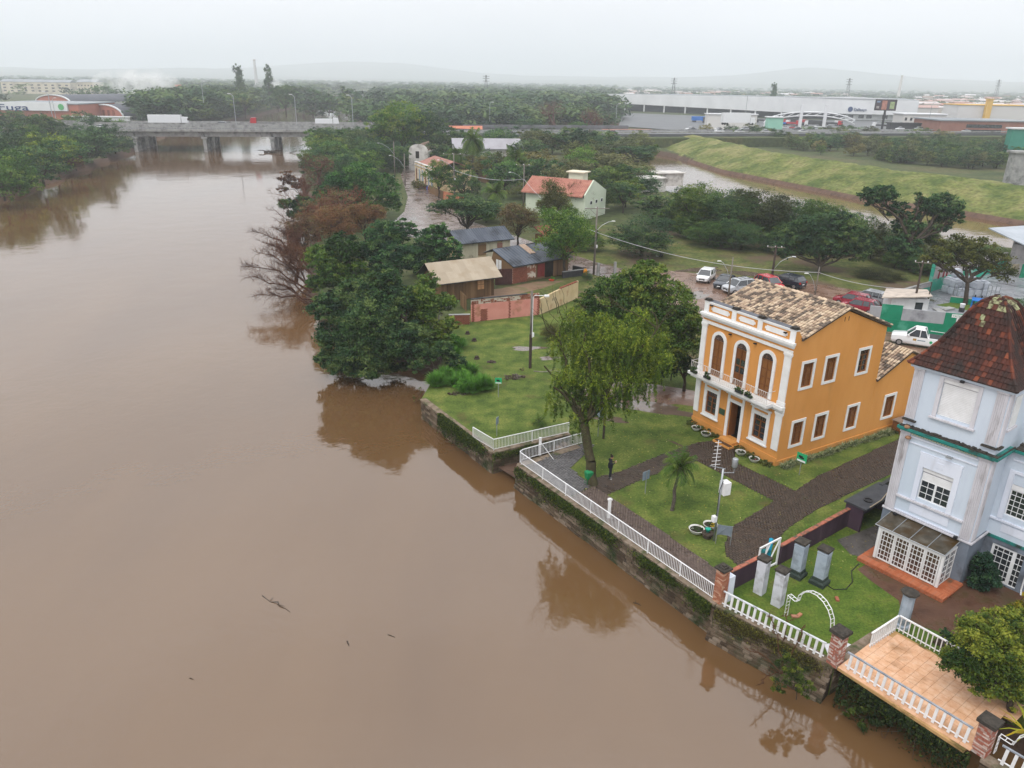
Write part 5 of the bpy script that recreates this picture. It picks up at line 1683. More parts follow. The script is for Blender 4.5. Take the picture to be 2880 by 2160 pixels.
t=thing('phone','light phone held in both hands by the standing person','phone',(6.45,43.75,0),R_(95))
MB().box(-0.035,0.035,-0.356,-0.347,1.2,1.34).ob('phone_body',M_white,t,rot=(0,0,0))
for i,(x,y,lab)in enumerate(((-4.6,73.7,'dark tree stump furthest up the lawn by the brick wall'),(-3.8,71.5,'brown tree stump in the middle of the lawn'),(-3.3,66.3,'reddish low stump beside the bushes'))):
 t=thing('tree_stump',lab,'stump',(x,y,0))
 MB().lathe([(0.3,0),(0.2,0.12),(0.18,0.28),(0.12,0.25)],9).ob('stump',M_bark,t)
M_dleaf=leafmat('dead_leaf',[(0.04,0.028,0.02),(0.10,0.07,0.055),(0.2,0.17,0.15)])
for i,(x,y,rx,ry,lab)in enumerate(((0.1,61.6,1.1,0.55,'oval heap of grey clippings by the small green sign'),(-4.2,57.9,1.2,0.35,'brown heap of clippings at the edge of the bank'),(-1.9,65.4,0.45,0.25,'small scatter of dead leaves on the lawn'),(0.9,63.5,0.25,0.2,'grey stone at the foot of the lamp pole'))):
 o=link('leaf_heap',crown_mesh('leaf_heap',[((0,0,0.05),(rx,ry,0.14))],900 if i<3 else 80,0.06,M_dleaf,seed=80+i,up=0.8),None,(x,y,0),(0,0,0.3))
 tag(o,lab,'leaf heap')
t=thing('fallen_branch','thin bare branch lying by the lamp pole foot','branch',(1.9,63.2,0.05))
segs=limb_segs((0,0,0),(3.0,-0.4,0.1),0.05,0.02,5,0.06,0,RNG)+limb_segs((1.2,0,0),(2.0,0.6,0.1),0.02,0.01,3,0.06,0,RNG)
link('stem',segs_mesh('stem',segs,M_barkp,4),t)
for i,(u0,v0,u1,v1,lab)in enumerate(((567,1287,626,1322,'long dark branch floating in the middle of the brown river'),(750,1385,754,1396,'short dark stick floating below the long branch'),(838,1371,853,1377,'thin twig floating right of the short stick'),(410,1465,418,1468,'tiny dark piece of driftwood at the lower left'),(1368,1302,1385,1308,'twiggy debris floating close to the quay wall'))):
 a,b=G(u0,v0,WATER_Z),G(u1,v1,WATER_Z)
 t=thing('driftwood',lab,'driftwood',a)
 d_=b-a
 sg=limb_segs((0,0,0.0),(d_.x,d_.y,0.01),0.035,0.015,6,0.05,0.015,RNG)
 if i in(0,4):sg+=limb_segs((d_.x*0.55,d_.y*0.55,0.02),(d_.x*0.8,d_.y*0.8+0.15,0.03),0.02,0.008,3,0.05,0,RNG)+limb_segs((d_.x*0.3,d_.y*0.3,0.02),(d_.x*0.35,d_.y*0.3+0.2,0.06),0.02,0.008,3,0.05,0,RNG)
 link('stem',segs_mesh('stem',sg,M_bark,4),t)
L_dark=leafmat('dark_foliage',[(0.014,0.036,0.018),(0.032,0.076,0.03),(0.065,0.125,0.038),(0.13,0.18,0.055)])
L_mid=leafmat('mid_foliage',[(0.022,0.052,0.012),(0.055,0.11,0.02),(0.105,0.17,0.03),(0.2,0.24,0.045)])
L_olive=leafmat('olive_foliage',[(0.04,0.05,0.02),(0.09,0.10,0.035),(0.15,0.15,0.055),(0.2,0.19,0.08)])
L_will=leafmat('willow_foliage',[(0.02,0.045,0.008),(0.06,0.11,0.013),(0.14,0.2,0.02),(0.28,0.32,0.035)])
L_bright=leafmat('bright_foliage',[(0.04,0.12,0.015),(0.08,0.22,0.025),(0.15,0.32,0.05)])
L_rust=leafmat('rusty_foliage',[(0.06,0.035,0.022),(0.13,0.075,0.042),(0.2,0.12,0.06),(0.13,0.14,0.05)])
def utree(label,base,lobes,n,size,lm,seed=1,r=0.3,bark=None,col=(1,1,1,1),name='tree',cat='tree',fork=0.35,rz=0.85,clump=0.26,group=None,up=0.4,z0=0.0,droop=None,dd=0.5,tspread=0.24):
 """a tree measured lobe by lobe: lobes (u, v, r px [, depth offset m])"""
 b=G(*base,z0)
 dep=depth_of(b)
 k=mpp(dep)
 rng=np.random.default_rng(seed+500)
 L=[]
 for q in lobes:
  rm=q[2]*k
  off=q[3]if len(q)>3 else rng.uniform(-dd,dd)*rm
  c=at_depth(q[0],q[1],dep+off)-b
  L.append(((c.x,c.y,max(c.z,rm*0.35)),(rm,rm,rm*rz)))
 t=thing(name,label,cat,b,0,group)
 c=link('crown',crown_mesh('crown',L,n,size,lm,seed=seed,clump=clump,up=up,droop=droop,tspread=tspread),t)
 c.color=col
 link('trunk',trunk_mesh('trunk',L,bark or M_bark,r,fork,seed),t)
 return t
def unit_lobes(kind,rng):
 if kind=='round':
  L=[((0,0,0.6),(0.36,0.36,0.34))]
  for i in range(7):
   a=i*2.4
   L.append(((0.27*math.cos(a),0.27*math.sin(a),0.4+0.38*rng.random()),(0.2,0.2,0.17)))
 elif kind=='spread':
  L=[]
  for i in range(10):
   a=i*2.4
   rr_=0.36*math.sqrt((i+0.5)/10)
   L.append(((rr_*math.cos(a),rr_*math.sin(a),0.68+0.14*rng.random()-rr_*0.25),(0.19,0.19,0.12)))
 elif kind=='bush':
  L=[((0,0,0.4),(0.36,0.36,0.4))]
  for i in range(7):
   a=i*2.4
   L.append(((0.3*math.cos(a),0.3*math.sin(a),0.2+0.5*rng.random()),(0.2,0.2,0.24)))
 elif kind=='tall':
  L=[((0.05*math.sin(i*2),0.05*math.cos(i*3),0.3+0.1*i),(0.3-0.02*i,0.3-0.02*i,0.13))for i in range(7)]
 return L
PROTO={}
def proto(kind,v,lm,n,size,key):
 k=(kind,v,key)
 if k not in PROTO:
  rng=np.random.default_rng(hash(kind)%1000 if False else sum(map(ord,kind))+v*7)
  L=unit_lobes(kind,rng)
  cm=crown_mesh('crown',L,n,size,lm,seed=v*13+sum(map(ord,kind)),clump=0.34,inner=0.12)
  tm=trunk_mesh('trunk',L,M_bark,0.025,0.4,v,5,(0,0,-0.02))
  PROTO[k]=(cm,tm)
 return PROTO[k]
HQ=dict(n=13000,size=0.0135)
MQ=dict(n=5200,size=0.021)
LQ_=dict(n=700,size=0.055)
def ptree(label,base,top,w,kind='round',lm=None,q=None,col=(1,1,1,1),v=0,cat='tree',name='tree',group=None,z0=0.0,yaw=None,loc=None,h=None,wm_=None):
 lm=lm or L_dark
 if loc is None:
  b=G(*base,z0)
  dep=depth_of(b)
  h=(base[1]-top)*mpp(dep)*1.06
  ww=w*mpp(dep)
 else:
  b,ww=Vector(loc),wm_
  dep=depth_of(b)
 if q is None:q=HQ if dep<130 else(MQ if dep<330 else LQ_)
 cm,tm=proto(kind,v,lm,q['n'],q['size'],(lm.name,q['n']))
 t=thing(name,label,cat,b,(b.x*7.3+b.y*3.1)%6.28 if yaw is None else yaw,group)
 s=(ww/0.98,ww/0.98,h)
 c=link('crown',cm,t,scale=s)
 c.color=col
 link('trunk',tm,t,scale=s)
 return t
wb=Vector((5.33,42.92,0))
wdep=depth_of(wb)
wt=thing('willow_tree','large weeping willow with drooping yellow-green strands by the paved corner','tree',wb)
def wl_(u,v,dd=0.0):return at_depth(u,v,wdep+dd)-wb
rng=np.random.default_rng(4)
segs=[]
f0=np.array(wl_(1262,915))
segs+=limb_segs((0,0,-0.2),f0,0.36,0.27,5,0.03,0,rng)
tips=[]
for(u,v,d_,r_)in((1195,835,-0.6,0.16),(1285,800,0.6,0.2),(1340,790,-0.3,0.18),(1215,760,0.5,0.13),(1395,760,0.5,0.14),(1265,720,-0.8,0.13),(1345,725,1.0,0.13),(1420,710,-0.8,0.1),(1175,790,0.5,0.1),(1300,850,1.8,0.12),(1240,860,-1.6,0.12),(1430,780,1.2,0.1),(1360,830,-1.6,0.1)):
 e_=np.array(wl_(u,v,d_))
 segs+=limb_segs(f0,e_,r_,0.05,6,0.07,0.05,rng)
 tips.append(e_)
for(u,v,d_)in((1190,700,0.3),(1165,660,-0.3),(1225,650,0.2),(1300,640,0.0),(1408,655,-0.9),(1452,668,-0.9),(1200,640,-0.5)):
 e_=np.array(wl_(u,v,d_))
 b0=tips[3]if u<1280 else tips[7]
 segs+=limb_segs(b0,e_,0.06,0.012,6,0.08,0.03,rng)
 for q_ in range(4):segs+=limb_segs(b0+(e_-b0)*rng.uniform(.4,.9),e_+rng.normal(size=3)*0.5,0.02,0.006,3,0.08,0,rng)
link('trunk',segs_mesh('trunk',segs,mat('mossy_bark',[(0.03,0.024,0.014),(0.065,0.06,0.028)],4,0.9,0.6,20),7),wt)
WL=[(1285,760,60),(1345,740,62),(1400,740,52),(1225,745,45),(1265,820,55),(1330,830,58),(1385,810,46),(1220,820,36),(1195,860,24),(1430,780,30),(1300,700,36),(1380,690,34),(1240,690,34),(1290,870,40),(1250,900,26)]
C,T,dn=[],[],[]
kk=mpp(wdep)
strand_v=[]
for i,(u,v,rp)in enumerate(WL):
 rm=rp*kk
 ns=int(50*(rp/40)**2)
 cen=np.array(wl_(u,v,rng.uniform(-0.8,0.8)*rm*0.8))
 for s in range(ns):
  d3=rng.normal(size=3)
  d3/=np.linalg.norm(d3)
  p=cen+d3*rm*np.array([1,1,0.8])*rng.uniform(0.35,1.05)
  ln=rng.uniform(0.4,1.4)
  if p[2]-ln<1.0:ln=max(0.2,p[2]-1.0)
  m_=int(ln*60)
  tt_=rng.random(m_)**0.8
  sway=rng.normal(size=2)*0.18
  q_=np.stack([p[0]+sway[0]*tt_+rng.normal(size=m_)*0.05,p[1]+sway[1]*tt_+rng.normal(size=m_)*0.05,p[2]-tt_*ln],1)
  C.append(q_)
  tn=np.clip(rng.normal(0.38,0.2)+(0.2 if d3[2]>0.35 else 0.0),0.02,0.97)  # strands on lobe tops tinted lighter: top light and darker gaps painted in
  T.append(np.clip(tn+rng.normal(size=m_)*0.1,0.01,0.99))
 m_=int(520*(rp/40)**2)
 d3=rng.normal(size=(m_,3))
 d3/=np.linalg.norm(d3,axis=1,keepdims=True)
 d3[:,2]=np.abs(d3[:,2])
 C.append(cen+d3*rm*np.array([1,1,0.75])*rng.uniform(0.6,1.02,(m_,1)))
 T.append(np.clip(rng.normal(0.6,0.2,m_),0.01,0.99))
C,T=np.concatenate(C),np.concatenate(T)
V,Q=leaves(C,0.082,rng,up=0.35,asp=0.3,droop=0.7)
link('crown',mesh_np('crown',V,Q,None,T,L_will),wt)
ti=rng.integers(0,5,900)
sg=segs[:5]
Cm=np.array([sg[i][0]+(sg[i][1]-sg[i][0])*rng.random()+rng.normal(size=3)*0.2 for i in ti])
V,Q=leaves(Cm[Cm[:,2]>1.6],0.05,rng)
link('creeper',mesh_np('creeper',V,Q,None,rng.random(len(V)//4)*0.5,L_will),wt)
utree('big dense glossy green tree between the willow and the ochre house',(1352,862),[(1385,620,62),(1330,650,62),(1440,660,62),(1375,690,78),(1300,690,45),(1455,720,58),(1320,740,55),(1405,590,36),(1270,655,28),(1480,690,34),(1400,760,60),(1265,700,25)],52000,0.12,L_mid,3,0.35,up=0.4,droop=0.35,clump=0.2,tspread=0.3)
utree('dark green tree with slim trunk touching the left edge of the ochre house',(1478,845),[(1480,740,38),(1455,780,34),(1490,790,26),(1500,700,24),(1445,745,30)],12000,0.09,L_dark,5,0.16,up=0.1,droop=0.6)
utree('round yellow-green laurel tree overhanging the back of the tiled terrace',(2185,1545),[(2130,1385,62),(2175,1360,50),(2090,1430,50),(2150,1450,60),(2190,1420,60),(2105,1360,34),(2060,1420,26),(2125,1470,40),(2200,1500,40),(2080,1450,22),(2205,1335,30)],30000,0.062,leafmat('laurel_foliage',[(0.018,0.045,0.012),(0.06,0.10,0.016),(0.15,0.19,0.025),(0.28,0.29,0.04)]),6,0.16,rz=0.8,clump=0.22,up=0.5)
utree('small dark green shrub hidden behind the laurel above the garden steps',(2075,1400),[(2060,1378,16),(2100,1345,22),(2040,1365,10)],2600,0.05,L_dark,7,0.05,name='shrub',cat='shrub')
t=utree('orange and yellow flowering shrub at the right edge above the laurel',(2212,1350),[(2200,1318,20),(2222,1300,22)],1800,0.07,leafmat('croton_foliage',[(0.05,0.08,0.01),(0.2,0.2,0.02),(0.5,0.28,0.02),(0.6,0.15,0.02)]),8,0.05,name='shrub',cat='shrub')
t=thing('strap_plant','yellow-green strap-leaved plant at the lower right corner of the photo','plant',G(2222,1590))
link('leaves',spiky('leaves',30,1.6,0.08,3,leafmat('yellow_strap',[(0.12,0.2,0.02),(0.35,0.33,0.03),(0.5,0.3,0.02)])),t)
for i,(x,y)in enumerate(((18.7,38.6),(18.1,38.1),(17.5,37.8))):
 o=link('agave_plant',spiky('agave_plant',40,0.5,0.04,20+i,L_bright if i else M_spider,curl=0.5),None,(x,y,0.02))
 tag(o,['spiky pale plant behind the plum wall nearest the black shelter','bright green spiky plant second from the shelter behind the plum wall','yellow-green tufted plant behind the plum wall furthest from the shelter'][i],'plant')
def palm(label,b,h,L=1.5,n=26,seed=0,r=0.11,lean=(0,0),lm=None,leaf=0.35,group=None,crown_droop=1.0):
 rng=np.random.default_rng(seed)
 t=thing('palm_tree',label,'palm',b,0,group)
 top=np.array([lean[0],lean[1],h])
 link('trunk',segs_mesh('trunk',limb_segs((0,0,-0.2),top,r*1.25,r*0.8,6,0.02,0,rng),mat('palm_bark',[(0.05,0.04,0.032),(0.13,0.11,0.09)],8,0.9,0.5,20),8),t)
 V,Q,T,sg=[],[],[],[]
 for i in range(n):
  a=i*2.399+rng.random()*0.3
  el=rng.uniform(-0.1,1.35)
  p=top.copy()
  d=np.array([math.cos(a)*math.cos(el),math.sin(a)*math.cos(el),math.sin(el)])
  side=np.array([-math.sin(a),math.cos(a),0])
  l=L*rng.uniform(0.8,1.1)
  tn=rng.uniform(0.2,0.8)
  for s in range(14):
   q=p+d*l/14
   sg.append((p,q,0.018*(1-s/15)*L,0.016*(1-s/15)*L))
   if s>1:
    ll=leaf*L*math.sin(PI*(s+1.5)/17)
    for sd_ in(-1,1):
     for w_ in range(2):
      o=p+(q-p)*w_/2
      e=o+(side*sd_*0.75+d*0.6+np.array([0,0,-0.55*crown_droop+rng.normal()*0.2]))*ll
      k0=len(V)
      wd=d*0.018*L
      V+=[o-wd,o+wd,e+wd*0.3,e-wd*0.3]
      Q.append((k0,k0+1,k0+2,k0+3))
      T.append(np.clip(tn+rng.normal()*0.1,0,1))
   p=q
   d=d+np.array([0,0,-0.085*(1.4-d[2])*crown_droop-0.02])
   d/=np.linalg.norm(d)
 link('fronds',mesh_np('fronds',V,Q,None,T,lm or L_mid),t)
 link('midribs',segs_mesh('midribs',sg,M_bark,3),t)
 return t
palm('small palm with drooping feathery fronds on the lawn in front of the ochre house',(9.76,39.96,0),2.8,1.4,24,1,0.1,(0.25,0.15))
palm('tiny stemless palm on the lower lawn behind the corner railing',(2.04,51.9,0),0.25,0.75,22,2,0.08)
def palm_px(label,base,top,L,seed,n=24,**k):
 b=G(*base)
 dep=depth_of(b)
 return palm(label,b,(base[1]-top)*mpp(dep)*1.05,L*mpp(dep),n,seed,0.16,**k)
palm_px('tall slender palm with hanging brown fronds behind the cream street house',(1022,392),312,34,3,30,crown_droop=1.5)
palm_px('shorter feathery palm right of the tall slender palm',(1112,402),352,36,4,28,crown_droop=1.3)
palm_px('bushy young palm rising behind the spreading dark tree',(1070,470),420,34,5)
palm_px('palm crown rising left of the tall slender palm',(985,380),335,24,6,crown_droop=1.5)
palm_px('dark palm beside the street at the first bare pole',(800,345),325,24,7)
def bare_mesh(name,seed,levels=5,spread=0.55,bias=(0,0,0.25),n0=4,ratio=0.72,k=3,r0=0.03):
 """unit bare tree of height about 1"""
 rng=np.random.default_rng(seed)
 segs=[]
 st=[(np.array([0,0,-0.02]),np.array([0,0,1.0]),0.2,r0,0)]
 while st:
  p,d,l,r_,lv=st.pop()
  m=2 if lv<3 else 1
  for s in range(m+1):
   d2=d+rng.normal(size=3)*0.16
   d2/=np.linalg.norm(d2)
   q=p+d2*l/(m+1)
   segs.append((p,q,r_*(1-0.2*s/(m+1)),r_*(1-0.2*(s+1)/(m+1))))
   p,d=q,d2
  if lv<levels:
   nn=n0 if lv==0 else(3 if lv<levels-1 else 4)
   for i in range(nn):
    nd=d*(1-spread)+rng.normal(size=3)*spread+np.array(bias)
    nd/=np.linalg.norm(nd)
    st.append((p,nd,l*ratio*rng.uniform(0.8,1.2),r_*0.58,lv+1))
 return segs
BARE=[]
for i in range(3):
 sg=bare_mesh('b',90+i,6,0.52)
 zt=max(s[1][2]for s in sg)
 f=1/zt
 sg=[(a*f,b*f,max(r0*f,0.0016),max(r1*f,0.0012))for a,b,r0,r1 in sg]
 big=[s for s in sg if s[2]>0.008]
 fine=[s for s in sg if s[2]<=0.008]
 wdt=max(abs(s[1][0])for s in sg)+max(abs(s[1][1])for s in sg)
 BARE.append((segs_mesh('trunk',big,M_twig,5),segs_mesh('twigs',fine,M_twig,3),wdt))
def bare(label,base,top,w,col=(1,1,1,1),v=0,z0=0.0,group=None,leafy=None,tilt=(0,0)):
 b=G(*base,z0)
 dep=depth_of(b)
 h=(base[1]-top)*mpp(dep)*1.06
 ww=w*mpp(dep)
 t=thing('bare_tree',label,'tree',b,(b.x*5.1+b.y)%6.28,group)
 tr,tw,wd=BARE[v%3]
 s=(ww/wd*1.25,ww/wd*1.25,h)
 for nm,me in(('trunk',tr),('twigs',tw)):
  o=link(nm,me,t,scale=s)
  o.color=col
 t.rotation_euler=(tilt[0],tilt[1],t.rotation_euler[2])
 if leafy:
  cm,_=proto('round',0,leafy[0],leafy[1],0.016,(leafy[0].name,leafy[1],'b'))
  c=link('crown',cm,t,scale=(ww/1.0,ww/1.0,h))
 return t
RED=(1.5,0.95,0.75,1)
BRN=(0.8,0.75,0.72,1)
bare('rust-brown leafless tree in the middle of the river bank cluster',(745,505),408,120,RED,0,leafy=(L_rust,2600))
bare('rust-brown leafless tree left of centre in the bank cluster',(690,520),430,110,RED,1,leafy=(L_rust,2600))
bare('dull reddish bare tree on the bank above the dark crowns',(660,470),385,95,(1.2,0.85,0.75,1),2)
bare('brown bare tree standing furthest up the near bank',(690,405),335,80,(1.0,0.85,0.8,1),0,leafy=(L_rust,2000))
bare('bare tree at the water edge with dense brown twigs',(655,580),490,110,(1.1,0.8,0.7,1),2)
bare('bare tree with yellow tips above the dark river tree',(640,610),520,100,(1.1,0.85,0.6,1),1)
bare('bare leafless tree in front of the unfinished viaduct',(1205,290),222,75,(1.1,0.95,0.95,1),0)
bare('bare leafless tree right of the taller one before the viaduct',(1275,300),238,70,(1.2,0.95,0.9,1),1)
bare('grey twiggy tree beside the red-roofed house',(1228,470),395,90,(1.3,1.1,0.95,1),2,leafy=(L_olive,500))
def fan(label,base,ends,r=0.16,col=(0.8,0.65,0.6,1),seed=0,twig=80):
 b=G(*base,-1.2)
 dep=depth_of(b)
 rng=np.random.default_rng(seed)
 segs=[]
 for(u,v)in ends:
  e_=np.array(at_depth(u,v,dep+rng.uniform(-2,1))-b)
  ls=limb_segs((0,0,0),e_,r,0.02,8,0.06,0.12,rng)
  segs+=ls
  L=np.linalg.norm(e_)
  for i in range(twig):
   f=rng.uniform(0.3,0.98)
   j=min(7,int(f*8))
   p=ls[j][0]+(ls[j][1]-ls[j][0])*rng.random()
   dv=e_/L*0.6+rng.normal(size=3)*0.45
   dv[2]+=0.05
   dv/=np.linalg.norm(dv)
   q=p+dv*L*rng.uniform(0.12,0.3)*(1.2-f)
   segs+=limb_segs(p,q,0.022,0.009,3,0.1,0.03,rng)
   for m in range(4):
    f2=rng.uniform(0.3,1)
    p2=p+(q-p)*f2
    d2=dv*0.7+rng.normal(size=3)*0.5
    q2=p2+d2*L*0.06
    segs.append((p2,q2,0.01,0.006))
 t=thing('bare_tree',label,'tree',b,0,'bare branches leaning over the river')
 o=link('branches',segs_mesh('branches',segs,M_twig,3),t)
 o.color=col
 return t
fan('lowest bare tree sweeping far out over the river',(690,665),[(530,600),(545,640),(580,625),(600,600)],seed=1)
fan('bare tree reaching out over the river above the lowest one',(685,640),[(520,575),(555,545),(590,530),(600,570)],seed=2)
fan('bare tree with fine twigs over the river below the brown crowns',(670,590),[(545,500),(560,520),(590,490),(620,510)],seed=3)
fan('short bare tree above the waterline with raised twigs',(650,520),[(575,450),(600,430),(590,470)],0.1,seed=4,twig=30)
fan('thin bare tree at the bank beside the small dark crown',(645,470),[(575,410),(600,400),(590,430)],0.08,seed=5,twig=24)
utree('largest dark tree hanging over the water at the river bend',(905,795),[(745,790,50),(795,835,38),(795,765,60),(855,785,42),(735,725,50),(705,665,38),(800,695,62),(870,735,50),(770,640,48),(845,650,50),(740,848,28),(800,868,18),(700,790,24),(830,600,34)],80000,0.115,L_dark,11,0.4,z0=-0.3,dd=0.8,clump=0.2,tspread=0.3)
utree('lighter green tree with dead grey branches beside the wooden barn',(950,770),[(915,690,34),(958,655,26),(905,645,34),(940,735,30),(970,700,20),(900,740,26),(925,610,24)],19000,0.13,L_mid,12,0.2,bark=M_barkp,dd=0.8,clump=0.3)
utree('dark green tree left of centre in the bank cluster',(770,650),[(700,560,38),(740,535,36),(762,585,32),(690,610,26),(720,590,34),(740,625,26)],22000,0.15,L_dark,13,0.3,dd=0.7,col=(1.15,1.15,0.7,1),clump=0.2)
utree('dark rounded tree in the middle of the bank cluster',(850,640),[(830,510,42),(872,500,30),(850,560,44),(800,545,32),(880,550,30),(810,600,34),(770,620,26)],22000,0.15,L_dark,14,0.3,dd=0.7,col=(0.9,1.05,1.1,1),clump=0.2,tspread=0.3)
utree('dark green tree behind the wooden barn roof',(955,600),[(930,520,34),(968,540,30),(925,560,34),(985,570,18),(900,575,24),(950,500,22)],16000,0.16,L_dark,15,0.25,dd=0.7,col=(1.1,1.3,1.15,1),clump=0.2,tspread=0.3)
utree('broad dark green dome tree beside the flooded street',(800,478),[(730,400,30),(778,385,38),(828,405,34),(755,425,34),(840,438,26),(700,415,20),(800,450,26),(775,440,26)],20000,0.19,L_dark,16,0.3,dd=0.7,col=(0.9,1.25,0.9,1))
utree('small very dark tree at the river edge below the brown crowns',(665,478),[(622,440,18),(655,440,22),(690,450,18),(640,458,18)],7000,0.2,L_dark,17,0.15,col=(0.8,0.85,0.8,1))
utree('dark leafless-edged tree at the river edge above the small dark one',(655,430),[(620,385,18),(645,400,18),(610,405,12)],2600,0.2,L_rust,18,0.15,col=(0.8,0.7,0.8,1))
utree('big bright green round tree beside the highway bridge end',(868,345),[(830,262,34),(870,255,38),(905,275,30),(850,290,40),(810,275,22),(885,300,34),(855,238,18)],17000,0.30,leafmat('bright_round',[(0.022,0.07,0.015),(0.06,0.15,0.02),(0.13,0.23,0.03),(0.26,0.3,0.05)]),19,0.5)
utree('tall dark tree directly right of the bright round tree',(945,345),[(925,262,28),(955,285,30),(985,300,24),(920,300,28),(960,315,24)],9000,0.32,L_dark,20,0.4)
utree('large yellow-flecked bush growing below the lighter tree on the bank',(945,812),[(925,770,20),(960,755,22),(985,780,20),(900,790,18)],5000,0.1,L_dark,21,0.08,name='bush',cat='bush')
GRS=spiky('blades',420,0.95,0.035,77,L_bright,curl=0.6)
for i,(u,v,rp,lab)in enumerate(((960,760,17,'bright green grassy bush nearest the big bank tree'),(985,800,22,'bright green tall grass clump in the middle of the bank'),(1010,825,20,'bright green grass clump near the leaf heaps'),(1040,830,12,'low bright green weeds beside the oval leaf heap'),(975,735,18,'bright green grass clump below the red brick wall'),(948,822,10,'small leafy bush at the top corner of the overgrown quay'))):
 tb_=utree(lab,(u,v+rp*0.7),[(u,v,rp*1.15),(u+rp*0.9,v+rp*0.3,rp*0.8),(u-rp*0.8,v+rp*0.3,rp*0.7)],2600,0.1,L_bright,30+i,0.03,name='bush',cat='bush',rz=0.5,up=0.1)
 for q in range(7):
  k_=mpp(depth_of(G(u,v)))
  link('blades',GRS,tb_,(RNG.normal()*rp*k_*0.8,RNG.normal()*rp*k_*0.8,0),(0,0,RNG.random()*6),0.8+RNG.random()*0.6)
